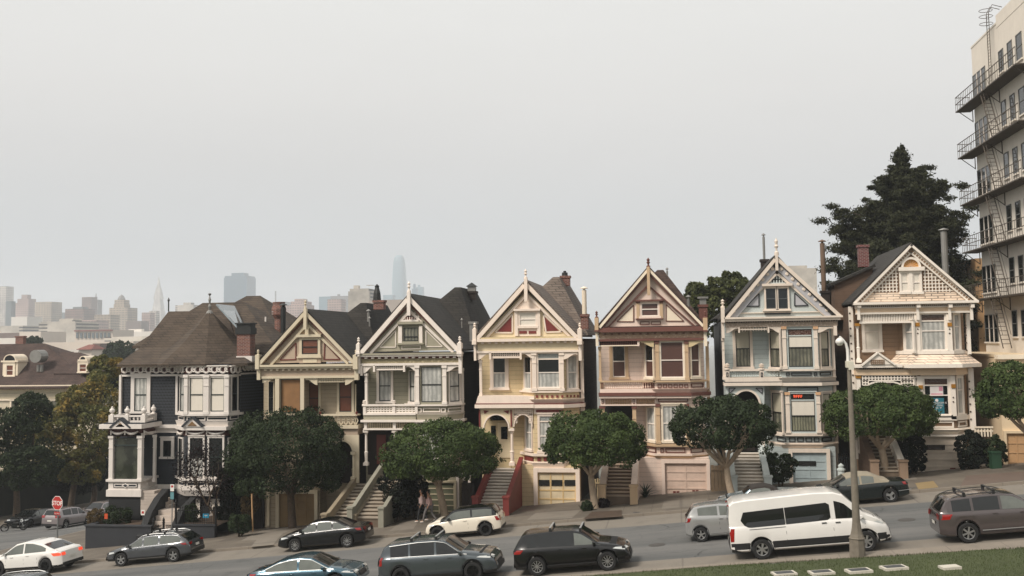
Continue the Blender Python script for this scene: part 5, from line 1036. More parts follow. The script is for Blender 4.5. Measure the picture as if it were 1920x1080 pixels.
# retaining walls with iron fence, planting bed
mat('slatewall', '#2d2f33', .85, amt=.2)
def garden():
    a = onY(160, 1010, 59.0); b = onY(283, 1010, 59.0); zt = onY(200, 985, 59.0).z
    H = empty('garden_wall', (a.x, 59.2, gz(a.x, 59)), label='low dark slate painted garden wall at the street corner below the dark house', cat='wall', group='low garden walls of the corner house')
    M = MB(); M.box(a.x, b.x, 59.0, 59.3, zt-2.6, zt-.08, 'slatewall'); M.box(a.x, a.x+.3, 59.3, 74, zt-3.4, zt-.08, 'slatewall'); M.build('wall', H); M = MB(); M.box(a.x-.05, b.x+.03, 58.95, 59.36, zt-.08, zt, 'slatewall'); M.box(a.x-.05, a.x+.36, 59.36, 74, zt-.08, zt, 'slatewall'); M.build('coping', H)
    c = onY(327, 1010, 59.0); d = onY(402, 1010, 59.0); zt2 = onY(360, 984, 59.0).z
    H2 = empty('garden_wall', (c.x, 59.2, gz(c.x, 59)), label='low dark slate garden wall with earth bed, right of the white front steps', cat='wall', group='low garden walls of the corner house')
    M = MB(); M.box(c.x, d.x, 59.0, 59.3, zt2-2, zt2-.06, 'slatewall'); M.box(c.x-.03, d.x+.04, 58.95, 59.36, zt2-.06, zt2, 'slatewall'); M.build('wall', H2)
    S = sheet('garden_bed', fr(a.x+.35, b.x, 8), fr(59.31, 62.6, 4), lambda x, y: zt-.12+.08*noise.noise(Vector((x*2, y*2, 3))), 'earth')
    S = sheet('garden_bed', fr(c.x, d.x, 6), fr(59.31, 63, 4), lambda x, y: zt2-.12+.08*noise.noise(Vector((x*2, y*2, 5))), 'earth')
    def fence(x0, x1, z, y, lab):
        F_ = empty('iron_fence', (x0, y, z), label=lab, cat='fence', group='black iron railings of the corner house'); M = MB(); n = int((x1-x0)/.14)
        for i in range(n+1): x = lerp(x0, x1, i/n); M.tube([(x, y, z), (x, y, z+.95)], .012, 4, 'iron'); M.lathe((x, y, z+.95), [(.022, 0), (.03, .04), (.002, .12)], 4, 'iron')
        M.build('pickets', F_); M = MB(); M.box(x0, x1, y-.015, y+.015, z+.1, z+.13, 'iron'); M.box(x0, x1, y-.015, y+.015, z+.8, z+.84, 'iron'); M.build('rail', F_)
        for x in (x0, x1): M = MB(); M.box(x-.05, x+.05, y-.05, y+.05, z, z+1.15, 'iron'); M.lathe((x, y, z+1.15), [(.07, 0), (.09, .05), (.06, .1), (.09, .16), (.005, .36)], 8, 'iron'); M.build('post', F_)
    fence(c.x, d.x, zt2, 59.15, 'black iron railing on the low garden wall right of the white front steps')
    zg = walkz(b.x, 59)
    fence(b.x+.1, (b.x+c.x)/2, zg+.05, 59.1, 'black iron gate railing in front of the white front steps of the corner house')
    G = empty('iron_gate', ((b.x+c.x)/2, 59.1, zg), label='open black scrollwork gate leaf at the foot of the white front steps', cat='gate'); M = MB(); x0, x1 = (b.x+c.x)/2+.12, c.x-.06
    for i in range(6): 
        x = lerp(x0, x1, (i+.5)/6); M.tube([(x+.09*math.cos(t*.6), 59.1, zg+.25+.4*(i % 2)+.25+.09*math.sin(t*.6)+t*.012) for t in range(12)], .014, 4, 'iron'); M.tube([(x, 59.1, zg+.1), (x, 59.1, zg+1.1)], .012, 4, 'iron')
    M.box(x0, x1, 59.085, 59.115, zg+.08, zg+.11, 'iron'); M.box(x0, x1, 59.085, 59.115, zg+1.05, zg+1.09, 'iron'); M.build('gate_leaf', G); return a, b, c, d, zt, zt2
GA = garden()
# ======== low beige building at the right and the tall one behind
mat('beige8', '#d9c3a2', .75, amt=.1); mat('orange8', '#b59068', .7, amt=.1); mat('stucco9', '#d8cfc2', .85, amt=.1); mat('sash9', '#6a6a66', .6); mat('iron9', '#4f463c', .7)
def right_buildings():
    c = onY(1877, 760, YF); H = empty('low_building', (c.x+3, YF+5, gz(c.x, YF)), label='low beige stucco building with orange garage door, cut off by the photo edge', cat='building')
    zt = onY(1890, 666, YF).z; X1 = c.x+8; M = MB(); M.box(c.x, X1, YF, 76, gz(c.x, YF)-1, zt, 'beige8'); M.build('wall', H)
    M = MB(); M.box(c.x-.1, X1+.1, YF-.2, YF+.5, zt-.22, zt+.02, 'cream'); M.box(c.x-.05, X1, YF-.1, YF+.4, zt-.6, zt-.5, 'cream'); M.box(c.x-.05, c.x+.4, YF+.5, 76, zt-.1, zt+.03, 'beige8'); M.build('cornice', H)
    FM8 = FM; garage(H, FM8, 1887, 812, 1945, 884, 'orange8', 'beige8', 3, 4, fw=.14)
    X = 21.2; T = Frame((X, 76), (X, 54)); H = empty('apartment_building', (X+6, 68, gz(X, 66)), label='tall pale apartment building with black fire escapes, rising above the end of the row', cat='building')
    zt = T.pt(1818, 94)[1]; zr = T.pt(1880, 36)[1]
    M = MB(); M.box(X, X+14, 63.6, 76, -2, zt, 'stucco9'); M.box(X-.02, X+14, 63.5, 70.2, zt-.3, zt+.55, 'stucco9'); M.box(X-.03, X+.3, 70.2, 76.05, zt-.02, zt+.12, 'stucco9'); M.build('wall', H)
    rows = [(138, 184, 1836), (228, 275, 1842), (315, 370, 1848), (408, 456, 1855), (498, 547, 1861), (590, 641, 1867)]
    zs = [(T.pt(x, y1)[1], T.pt(x, y0)[1]) for y0, y1, x in rows]; st = (zs[0][0]-zs[5][0])/5; zs = [(zs[0][0]-i*st, zs[0][0]-i*st+1.85) for i in range(6)]
    cols = [T.pt(1825, 160)[0], T.pt(1849, 160)[0]]; cc = [(T.pt(a, 110)[0], T.pt(b, 110)[0]) for a, b in ((1873, 1882), (1890, 1899), (1907, 1918))]
    def win(s0, s1, z0, z1, n=1):
        W = MB(); T.box(W, s0-.08, s1+.08, z0-.1, z0, 0, .1, 'stucco9'); 
        for s_ in (s0, s1-.05): T.box(W, s_, s_+.05, z0, z1, 0, .05, 'sash9')
        T.box(W, s0, s1, z1-.05, z1, 0, .05, 'sash9'); T.box(W, s0, s1, (z0+z1)/2-.03, (z0+z1)/2+.03, 0, .05, 'sash9')
        for i in range(1, n): s_ = lerp(s0, s1, i/n); T.box(W, s_-.05, s_+.05, z0, z1, 0, .052, 'white')
        w_ = W.build('window', H); G = MB(); T.box(G, s0+.05, s1-.05, z0, z1, -.02, .02, 'glass'); g = G.build('pane', w_)
    for i, (z0, z1) in enumerate(zs):
        win(cols[0], cols[1], z0, z1, 3)
        for j, (a, b) in enumerate(cc):
            if i == 0 and j == 0: win(a, b, z0+.5, z1+.1)
            else: win(a, b, z0+.35, z1+.15)
    T2 = Frame((X, 63.5), (X+14, 63.5))      # street front
    for z0, z1 in zs:
        for s0 in (1.2, 4.4, 7.6, 10.8):
            W = MB()
            for q in ((s0-.1, s0, z0-.1, z1+.1), (s0+2, s0+2.1, z0-.1, z1+.1), (s0, s0+2, z1, z1+.1), (s0-.15, s0+2.15, z0-.2, z0-.1), (s0, s0+2, (z0+z1)/2-.03, (z0+z1)/2+.03), (s0+.97, s0+1.03, z0-.1, z1)): T2.box(W, *q, 0, .09, 'white')
            w_ = W.build('window', H); G = MB(); T2.box(G, s0, s0+2, z0-.1, z1, -.02, .02, 'glass'); G.build('pane', w_)
    # fire escape
    ya, yb = cols[0]-.9, 12.4
    F_ = []
    for i, (z0, z1) in enumerate(zs[:5]):
        zf = z0-.45; M = MB(); T.box(M, ya, cc[0][1]+.4, zf-.08, zf, .03, 1.05, 'iron9'); T.box(M, cc[0][1]+.4, yb, zf+.35, zf+.43, .03, 1.05, 'iron9') if False else T.box(M, cc[0][1]+.4, yb, zf-.08, zf, .03, 1.05, 'iron9')
        for z_ in (zf+.5, zf+1.0): T.box(M, ya, yb, z_-.02, z_+.02, 1.0, 1.04, 'iron9'); T.box(M, ya-.02, ya+.02, z_-.02, z_+.02, .03, 1.04, 'iron9')
        n = 30
        for k in range(n+1): s_ = lerp(ya, yb, k/n); T.box(M, s_-.014, s_+.014, zf, zf+1.0, 1.01, 1.03, 'iron9')
        for k in range(5): T.box(M, ya-.014, ya+.014, zf, zf+1, .1+k*.2, .12+k*.2, 'iron9')
        for s_ in (ya+.5, lerp(ya, yb, .5), yb-.4): T.poly(M, [(s_-.03, zf-.08), (s_+.03, zf-.08), (s_+.03, zf-.9), (s_-.03, zf-.9)], 0, .05, 'iron9', px=False); M.tube([T.P(s_, zf-.85, .04), T.P(s_, zf-.08, 1.0)], .03, 5, 'iron9')
        M.build('fire_escape_platform', H)
        if i < 5:
            M = MB(); zn = (zs[i+1][0]-.45) if i < 4 else zf-3.3; s0, s1 = cc[0][0]-1.1, cc[0][1]+.5
            for o_ in (.45, .95): M.tube([T.P(s0, zf, o_), T.P(s1-.4, zn, o_)], .035, 5, 'iron9'); M.tube([T.P(s0, zf+.85, o_), T.P(s1-.4, zn+.85, o_)], .018, 4, 'iron9')
            for k in range(1, 12): a = lerp(s0, s1-.4, k/12); zz = lerp(zf, zn, k/12); M.tube([T.P(a, zz, .45), T.P(a, zz, .95)], .02, 4, 'iron9')
            M.build('fire_escape_ladder', H)
    M = MB(); s0 = cc[0][0]-1.0; zf = zs[0][0]-.45; zT = zt+.9
    for s_ in (s0, s0+.5): M.tube([T.P(s_, zf, .35), T.P(s_, zT, .35), T.P(s_, zT+.5, .1), T.P(s_, zT+.3, -.5)], .025, 5, 'iron9')
    for k in range(24): zz = lerp(zf+.3, zT, k/24); M.tube([T.P(s0, zz, .35), T.P(s0+.5, zz, .35)], .015, 4, 'iron9')
    for zz in (zt+.2, zt+.7, zt+1.1): M.tube([T.P(s0+.25+.42*math.cos(t*math.pi/5), zz, .45+.42*math.sin(t*math.pi/5)) for t in range(11)], .02, 4, 'iron9')
    M.build('roof_ladder', H)
right_buildings()
# ======== house across the side street
mat('creamwall', '#c9bda6', .8, 'siding', step=1.1, amt=.12)
def far_corner():
    Y = 108; H = empty('corner_house', (onY(60, 800, Y).x, Y+7, gz(-62, Y)), label='cream house with dark brown hipped roof and round-topped dormers, across the side street', cat='house')
    F = Frame((-130, Y), (0, Y)); a = onY(-120, 760, Y).x; b = onY(178, 760, Y).x; ze = onY(80, 726, Y).z; M = MB(); M.box(a, b, Y, Y+15, gz(b, Y)-3, ze, 'creamwall'); M.build('wall', H)
    M = MB(); F.rb(M, -120, 722, 180, 727, 0, .6, 'cream'); F.rb(M, -120, 727, 180, 732, 0, .3, 'cream'); dentils(F, M, -118, 728, 178, 731, 70, .3, .45, 'creamdark'); F.rb(M, -120, 748, 180, 751, 0, .15, 'cream'); F.rb(M, 148, 732, 153, 900, 0, .12, 'cream'); M.build('cornice', H)
    R = MB(); z1 = onY(80, 644, Y+6).z; hip(R, [(a-.5, Y-.8, ze), (b+.5, Y-.8, ze), (b+.5, Y+15.5, ze), (a-.5, Y+15.5, ze)], (onY(-60, 645, Y+6).x, Y+6, z1), (onY(84, 645, Y+6).x, Y+6, z1), 'roofred')
    hip(R, [(onY(105, 0, Y).x, Y+1, onY(105, 700, Y+1).z), (b+.3, Y+1, onY(170, 700, Y+1).z), (b+.3, Y+9, onY(170, 700, Y+1).z), (onY(105, 0, Y).x, Y+9, onY(105, 700, Y+1).z)], onY(112, 660, Y+5), onY(150, 661, Y+5), 'roofred'); R.build('roof', H)
    for x0, x1, yt, yb, yy in ((5, 33, 673, 707, Y+1.0), (149, 163, 671, 700, Y+.6)):
        f = Frame((-130, yy), (0, yy)); xm = (x0+x1)/2; M = MB(); f.rb(M, x0, yt+6, x1, yb, -1.8, 0, 'cream'); f.rb(M, x0-2, yt+3, x1+2, yt+6, -1.8, .15, 'cream'); r = (x1-x0)*.36
        P = [(xm+r*math.cos(math.pi*i/10), yt+3-r*math.sin(math.pi*i/10)) for i in range(11)]; f.poly(M, P, -2.2, .05, 'dark'); arch_trim(f, M, xm, yt+3, r, 1.6, -2.2, .1, 'cream'); M.build('dormer', H)
        sash(f, xm-6, yt+12, xm+6, yb-3, H, 'cream', 'rustcurtain', cw=.25, sashm='white')
    for x in (28, 103, 133): sash(F, x-6, 752, x+6, 785, H, 'cream', 'drape', cw=.2)
    q = onY(72, 668, Y+1.5); M = MB(); M.tube([(q.x, q.y-.6, q.z), (q.x, q.y+.8, q.z)], .75, 14, 'flue'); M.build('roof_vent', H)
    for x in (72, 78): pipe('vent_pipe', H, x, 684, 697, Y+1.5, .2, 'flue', False)
    chimney(H, 29, 43, 630, 648, Y+6, 'brick')
    # tall dark wall along the far side of the side street
    W = empty('boundary_wall', (-64.3, 80, gz(-64.3, 80)), label='tall dark boundary wall along the far side of the side street', cat='wall'); M = MB()
    mat('darkwall', '#26271f', .95, amt=.35); n = 12; ys = fr(58, 118, n)
    for y0, y1 in zip(ys, ys[1:]): M.box(-64.5, -64.1, y0, y1+.002, gz(-64, y1)-1, gz(-64, y0)+3.9, 'darkwall')
    M.build('wall', W); M = MB()
    for y0, y1 in zip(ys, ys[1:]): M.box(-64.56, -64.04, y0, y1+.002, gz(-64, y0)+3.9, gz(-64, y0)+4.02, 'darkwall')
    M.build('coping', W)
far_corner()
# ---------------------------------------------------------------- vegetation
def leaf_mesh(name, C, Nn, size, mt, par=None, loc=None, asp=1.0, jitter=.5, seed=1, droop=None):
    """C: leaf centres (n,3); Nn: preferred normals; one small face per leaf"""
    r = np.random.default_rng(seed); n = len(C); nrm = Nn*(1-jitter)+r.normal(size=(n, 3))*jitter; nrm /= np.linalg.norm(nrm, axis=1)[:, None]+1e-9
    a = np.cross(nrm, r.normal(size=(n, 3))) if droop is None else np.cross(nrm, np.cross(droop+r.normal(size=(n, 3))*.35, nrm)); a /= np.linalg.norm(a, axis=1)[:, None]+1e-9; b = np.cross(nrm, a)
    s = (size*(.45+1.0*r.random(n)))[:, None]; a = a*s*asp; b = b*s
    V = np.stack([C-a*.5, C+b*.32+nrm*s*.08, C+a*.5, C-b*.32+nrm*s*.08], 1).reshape(-1, 3)
    base = np.array(WL[par.name]) if par else (np.array(loc) if loc is not None else np.zeros(3)); V = V-base
    me = bpy.data.meshes.new(name); me.vertices.add(n*4); me.vertices.foreach_set('co', V.ravel()); me.loops.add(n*4); me.loops.foreach_set('vertex_index', np.arange(n*4)); me.polygons.add(n); me.polygons.foreach_set('loop_start', np.arange(n)*4); me.polygons.foreach_set('loop_total', np.full(n, 4)); me.update(calc_edges=True); me.materials.append(MATS[mt])
    o = bpy.data.objects.new(name, me); col.objects.link(o)
    if par: o.parent = par
    else: o.location = tuple(base)
    WL[o.name] = Vector(base); return o
def unit(r, n): v = r.normal(size=(n, 3)); return v/np.linalg.norm(v, axis=1)[:, None]
def cloud(cen, rad, n, clumps=60, cr=.3, seed=1, flat=-.55, core=.25, edge=.92):
    """leaf points and normals: clumps set over an ellipsoid with a flattened underside"""
    r = np.random.default_rng(seed); cen = np.array(cen, float); rad = np.array(rad, float)
    d = unit(r, clumps*3); pn = ((d[:, 0]**2+d[:, 1]**2)**1.5+np.abs(d[:, 2])**3)**(-1/3); d = (d*pn[:, None]); d = d[d[:, 2] > flat][:clumps]; k = len(d); f = edge*(.80+.20*r.random(k))[:, None]; cc = cen+d*rad*f; rr = cr*(.6+.7*r.random(k))
    i = r.integers(0, k, n); q = unit(r, n); out = (q*d[i]).sum(1) < -.25; q[out] *= -1; P = cc[i]+q*(rr[i]*(.8+.25*r.random(n)))[:, None]*min(rad)*np.array([1, 1, .85]); Nn = q*.7+d[i]*.5
    m = int(n*core); q2 = unit(r, m); P2 = cen+q2*rad*(.45+.42*r.random(m)**.5)[:, None]; P2[:, 2] = np.maximum(P2[:, 2], cen[2]+flat*rad[2]); 
    ns = max(4, clumps//3); ds = unit(r, ns); ds[:, 2] = np.abs(ds[:, 2])*.9-.15; tips = cen+ds*rad*(1.0+.13*r.random(ns))[:, None]; j = r.integers(0, ns, n//14); P3 = tips[j]+r.normal(size=(len(j), 3))*min(rad)*.055-ds[j]*rad*(r.random(len(j))*.12)[:, None]
    return np.vstack([P, P2, P3]), np.vstack([Nn, q2, ds[j]])
def limb(M, a, b, r0, r1, mt, bend=.15, seed=0, n=6):
    rr = random.Random(seed); a, b = Vector(a), Vector(b); d = b-a; off = Vector((rr.uniform(-1, 1), rr.uniform(-1, 1), rr.uniform(-.3, .6)))*d.length*bend
    P = [a.lerp(b, i/n)+off*math.sin(math.pi*i/n) for i in range(n+1)]; M.tube(P, [lerp(r0, r1, i/n) for i in range(n+1)], 8, mt, cap=True); return P
def street_tree(name, box, base, top, label, cat='tree', leafm='ficus', bark='barkpale', n=17000, tr=.2, seed=1, group='clipped round trees along the pavement', leaf=.13, clumps=110, Y=None, dep=.9, cr=.30, nl=7, fork=None, flat=-.5):
    x0, x1, y0, y1 = box; b = hit(*base, fn=walkz) if Y is None else onY(base[0], base[1], Y); Y = b.y
    if name == 'street_tree': b.z = walkz(b.x, b.y)-.1
    A = onY(x0, (y0+y1)/2, Y); Bq = onY(x1, (y0+y1)/2, Y); zt = onY((x0+x1)/2, y0, Y).z; zb = onY((x0+x1)/2, y1, Y).z; cen = Vector(((A.x+Bq.x)/2, Y+.1, (zt+zb)/2)); rad = ((Bq.x-A.x)/2*.93, (Bq.x-A.x)/2*dep, (zt-zb)/2)
    H = empty(name, b, label=label, cat=cat, group=group); P, Nn = cloud(cen, rad, n, clumps, cr, seed, flat); 
    leaf_mesh('crown', P, Nn, leaf, leafm, H, seed=seed, asp=1.15, jitter=.42)
    M = MB(); t = onY(*top, Y); limb(M, b-Vector((0, 0, .3)), t, tr*1.25, tr*.9, bark, .05, seed, 8); rr = random.Random(seed)
    for i in range(nl):
        an = 2*math.pi*i/nl+rr.uniform(-.3, .3); e = cen+Vector((rad[0]*.68*math.cos(an), rad[1]*.68*math.sin(an), rad[2]*rr.uniform(-.25, .4))); p = limb(M, t-Vector((0, 0, .15)), e, tr*.6, tr*.16, bark, .10, seed*31+i, 7)
        for j in range(2): limb(M, p[3+j], p[3+j].lerp(e, .8)+Vector((rr.uniform(-.8, .8), rr.uniform(-.8, .8), rr.uniform(.1, .8))), tr*.3, tr*.08, bark, .1, seed*7+i+j, 4)
    M.build('trunk', H, smooth=60); return H
street_tree('street_tree', (424, 656, 772, 938), (549, 990), (545, 925), 'large dark round street tree before the tan house, with dark trunk', leafm='ficusdark', bark='bark', n=36000, tr=.24, seed=11, clumps=170, cr=.25, flat=-.8)
street_tree('street_tree', (713, 942, 793, 917), (838, 974), (821, 905), 'round clipped street tree with pale trunk between the olive and yellow houses', seed=12, tr=.2, n=24000)
street_tree('street_tree', (1014, 1213, 777, 892), (1120, 953), (1108, 888), 'round clipped street tree with pale trunk between the yellow and the pink house', seed=13, tr=.18, n=21000)
street_tree('street_tree', (1251, 1463, 748, 866), (1377, 930), (1362, 872), 'wide airy street tree with many bare lower limbs before the pale blue house', leafm='ficusdark', seed=14, tr=.17, n=17000, cr=.25, clumps=100, nl=10)
street_tree('street_tree', (1540, 1763, 726, 840), (1657, 898), (1652, 838), 'round clipped street tree with pale trunk behind the street lamp', seed=15, tr=.2, n=23000)
street_tree('street_tree', (1829, 2040, 680, 808), (1935, 885), (1935, 815), 'round clipped street tree cut off by the photo edge, before the low beige building', seed=16, tr=.2, n=20000)
# trees on the corner across the side street
def wild_tree(name, lumps, base, top, Y, label, leafm, n, seed, leaf=.22, bark='bark', tr=.3, cat='tree', group=None, clumps=26, cr=.34):
    """lumps: list of (x0, x1, y0, y1, dY) crown masses in photo pixels"""
    b = onY(*base, Y); b.z = gz(b.x, Y) if Y < 150 else b.z; H = empty(name, b, label=label, cat=cat, group=group); Ps, Ns = [], []; M = MB(); t = onY(*top, Y); limb(M, b-Vector((0, 0, .5)), t, tr*1.2, tr*.8, bark, .06, seed, 6)
    for i, (x0, x1, y0, y1, dy) in enumerate(lumps):
        A = onY(x0, (y0+y1)/2, Y+dy); B = onY(x1, (y0+y1)/2, Y+dy); zt = onY((x0+x1)/2, y0, Y+dy).z; zb = onY((x0+x1)/2, y1, Y+dy).z; cen = ((A.x+B.x)/2, Y+dy, (zt+zb)/2); rx = (B.x-A.x)/2
        P, Nn = cloud(cen, (rx, rx*.9, (zt-zb)/2), int(n/len(lumps)), clumps, cr, seed*10+i, -.8, .3); Ps.append(P); Ns.append(Nn); limb(M, t, cen, tr*.5, tr*.1, bark, .12, seed+i, 6)
    leaf_mesh('crown', np.vstack(Ps), np.vstack(Ns), leaf, leafm, H, seed=seed, asp=1.3, jitter=.6); M.build('trunk', H, smooth=60); return H
wild_tree('autumn_tree', [(62, 145, 768, 840, 0), (130, 232, 708, 790, 1), (140, 226, 760, 870, 0), (25, 140, 785, 880, -1), (100, 190, 845, 915, -1), (105, 180, 735, 790, 3), (170, 226, 668, 720, 4)], (131, 962), (146, 880), 96, 'loose green tree turning orange, with leaning trunk behind the silver car', 'autumn', 26000, 21, leaf=.25)
wild_tree('autumn_tree', [(-30, 50, 770, 850, 0), (20, 90, 740, 820, 0), (-40, 60, 840, 920, -1), (30, 110, 830, 915, 0)], (30, 950), (30, 900), 88, 'dark green bushy tree at the left edge, only its tips turning brown', 'ficusdark', 14000, 22, leaf=.24)
wild_tree('dark_tree', [(60, 130, 850, 925, 0), (150, 215, 830, 915, 0), (185, 235, 700, 860, 3), (120, 190, 880, 930, 1)], (170, 960), (175, 900), 101, 'very dark green tree filling the gap left of the dark slate house', 'darkleaf', 12000, 23, leaf=.24)
wild_tree('distant_tree', [(196, 248, 642, 682, 0), (205, 240, 650, 690, -4)], (220, 712), (220, 690), 240, 'dark round tree standing before the pale city blocks', 'ficusdark', 2500, 24, leaf=.8, tr=.8)
wild_tree('distant_tree', [(44, 76, 631, 648, 0)], (60, 660), (60, 650), 260, 'small dark tree top showing above the ridge of the cream house', 'ficusdark', 900, 25, leaf=.8, tr=.6)
wild_tree('broad_tree', [(1286, 1330, 532, 590, 0), (1320, 1370, 516, 580, 2), (1350, 1405, 512, 570, 0), (1370, 1420, 535, 600, 0), (1300, 1370, 560, 640, 0)], (1350, 700), (1350, 600), 92, 'olive green broad tree showing between the roofs of the pink and blue houses', 'olive', 9000, 26, leaf=.3, tr=.4)
def conifer():
    Y = 90; b = onY(1692, 700, Y); top = onY(1690, 277, Y); H = empty('conifer', (b.x, Y, gz(b.x, Y)), label='big dark conifer with ragged upswept boughs behind the house row', cat='tree'); M = MB(); limb(M, (b.x, Y, b.z-4), top, .7, .04, 'bark', 0, 1, 10); r = np.random.default_rng(8); Ps, Ns = [], []
    pl = [(280, 4), (300, 20), (325, 38), (345, 62), (360, 58), (385, 88), (405, 96), (420, 132), (445, 128), (500, 140), (560, 142), (660, 136)]; pr = [(280, 4), (300, 16), (320, 40), (335, 66), (350, 84), (372, 108), (395, 126), (420, 118), (445, 138), (500, 140), (660, 150)]
    y = 290.
    while y < 690:
        nb = 6 if y < 330 else 9 if y < 420 else 11
        for k in range(nb):
            an = r.random()*6.28; hw = interp(y, pr if math.cos(an) > 0 else pl)*Y/1930; c = onY(1690, y, Y); ln = hw*(.5+.45*r.random()**1.4); up = (.10+.22*r.random())*ln; d = np.array([math.cos(an), math.sin(an), 0.]); nc = 3+int(ln*1.5)
            for q in range(nc):
                t = (q+.6)/nc; sg = (.13+.24*(1-t)+.03*ln)*(.6+.6*r.random())*min(1, .45+ln*.22); p0 = np.array(c)+d*ln*t+np.array([r.normal()*.12*ln*t, r.normal()*.12*ln*t, -.10*ln*math.sin(t*3)+up*t*t*1.3]); m = int(120+420*sg); g_ = r.normal(size=(m, 3))*np.array([sg, sg, sg*.42]); g_[:, 2] += np.abs(g_[:, 0]+g_[:, 1])*.12; Ps.append(p0+g_); Ns.append(g_*.6+np.array([0, 0, .5]))
            if k % 2 == 0: e = c+Vector(d)*ln*.9; limb(M, c, (e.x, e.y, e.z+up), .09, .015, 'bark', .04, k, 4)
        y += 11.5
    for k in range(26): p0 = np.array(onY(1690+r.normal()*3, 278+k*.9, Y)); Ps.append(p0+r.normal(size=(60, 3))*np.array([.06+.012*k, .06+.012*k, .14])); Ns.append(unit(r, 60))
    P = np.vstack(Ps); Nn = np.vstack(Ns); leaf_mesh('crown', P, Nn, .16, 'conifer', H, asp=1.7, jitter=.6, seed=3); M.build('trunk', H, smooth=60)
conifer()
def shrub(name, box, Y, label, leafm='ficusdark', n=4000, seed=1, leaf=.11, cr=.3, dep=.7, cat='shrub', group=None, clumps=40, stem=True, flat=-.9, base=None):
    x0, x1, y0, y1 = box; A = onY(x0, (y0+y1)/2, Y); B = onY(x1, (y0+y1)/2, Y); zt = onY((x0+x1)/2, y0, Y).z; zb = onY((x0+x1)/2, y1, Y).z; cen = ((A.x+B.x)/2, Y, (zt+zb)/2); H = empty(name, (cen[0], Y, zb), label=label, cat=cat, group=group)
    P, Nn = cloud(cen, ((B.x-A.x)/2, (B.x-A.x)/2*dep, (zt-zb)/2), n, clumps, cr, seed, flat); P[:, 2] = np.maximum(P[:, 2], zb+.02); leaf_mesh('foliage', P, Nn, leaf, leafm, H, seed=seed, asp=1.3)
    M = MB(); 
    for k in range(4): limb(M, (cen[0]+.05*k-.1, Y, zb-.2), (cen[0]+.3*(k-1.5), Y+.1*k, lerp(zb, zt, .6)), .05, .02, 'bark', .1, k, 4)
    M.build('stem', H); return H
shrub('round_shrub', (1431, 1496, 848, 908), 60.6, 'round dark shrub beside the white stairs of the pale blue house', n=6000, seed=31)
shrub('tall_shrub', (1692, 1736, 812, 890), 61.0, 'tall narrow dark shrub between the stairs and garage of the lattice gabled house', 'darkleaf', n=5000, seed=32, cr=.4)
shrub('hedge', (1792, 1850, 806, 888), 61.2, 'thick dark hedge right of the white garage door', 'darkleaf', n=6500, seed=33, cat='hedge')
shrub('hedge', (1842, 1888, 815, 886), 61.0, 'smaller dark hedge with green bin in it, next to the orange garage door', 'ficusdark', n=5000, seed=34, cat='hedge')
shrub('big_bush', (712, 772, 862, 978), 59.0, 'tall dark bush right of the stairs of the olive green house', 'darkleaf', n=8000, seed=35, leaf=.13)
shrub('big_bush', (752, 806, 880, 965), 60.4, 'dark bush behind the two walking people', 'darkleaf', n=5000, seed=36, leaf=.13)
shrub('small_bush', (1090, 1112, 938, 962), 56.2, 'small dark bush in the tree bed, left of the pale trunk', n=1800, seed=37, leaf=.09)
shrub('small_bush', (1122, 1142, 934, 956), 57.0, 'small reddish dark bush right behind the pale trunk in the tree bed', 'purpleleaf', n=1300, seed=38, leaf=.09)
shrub('small_bush', (428, 474, 964, 1000), 58.3, 'low dark bush at the left end of the driveway of the tan house', 'ficusdark', n=2600, seed=39, leaf=.1)
shrub('wall_creeper', (452, 486, 916, 972), 60.8, 'dry brown creeper by the thin orange pole', 'dryleaf', n=2600, seed=40, leaf=.09, cr=.35)
shrub('wall_creeper', (405, 470, 860, 985), 62.0, 'dark creeper covering the corner between the slate and tan houses', 'darkleaf', n=8000, seed=41, leaf=.14, cr=.4)
shrub('bed_shrub', (195, 245, 950, 988), 60.6, 'low green shrub with white blooms in the bed behind the corner wall', 'ficusdark', n=2400, seed=42, leaf=.1)
shrub('bed_shrub', (163, 200, 955, 990), 60.3, 'low dry yellow shrub at the corner end of the garden wall', 'dryleaf', n=1600, seed=43, leaf=.1)
shrub('bed_shrub', (345, 372, 945, 985), 60.5, 'leafy bed shrub in front of the basement window', 'ficusdark', n=1500, seed=44, leaf=.1)
def spiky():
    b = onY(1210, 934, 61.3); H = empty('spiky_plant', b, label='spiky dark green plant by the pink garage wall', cat='plant'); r = random.Random(5); M = MB(); mat('agave', '#2f3d2c', .5, amt=.3)
    for i in range(46):
        a = r.uniform(0, 6.28); ln = r.uniform(.6, 1.05); up = r.uniform(.35, 1.0); w_ = .055; dr = Vector((math.cos(a), math.sin(a)*.8, 0)); sd = Vector((-math.sin(a), math.cos(a), 0)); P = [b+Vector((0, 0, -.05)), b+dr*ln*.35*(1.2-up)+Vector((0, 0, ln*up*.6)), b+dr*ln*(1.15-up*.75)+Vector((0, 0, ln*up))]
        M.add([P[0]-sd*w_*.4, P[0]+sd*w_*.4, P[1]+sd*w_, P[1]-sd*w_, P[2]], [(0, 1, 2, 3), (3, 2, 4)], 'agave')
    M.build('leaves', H)
spiky()
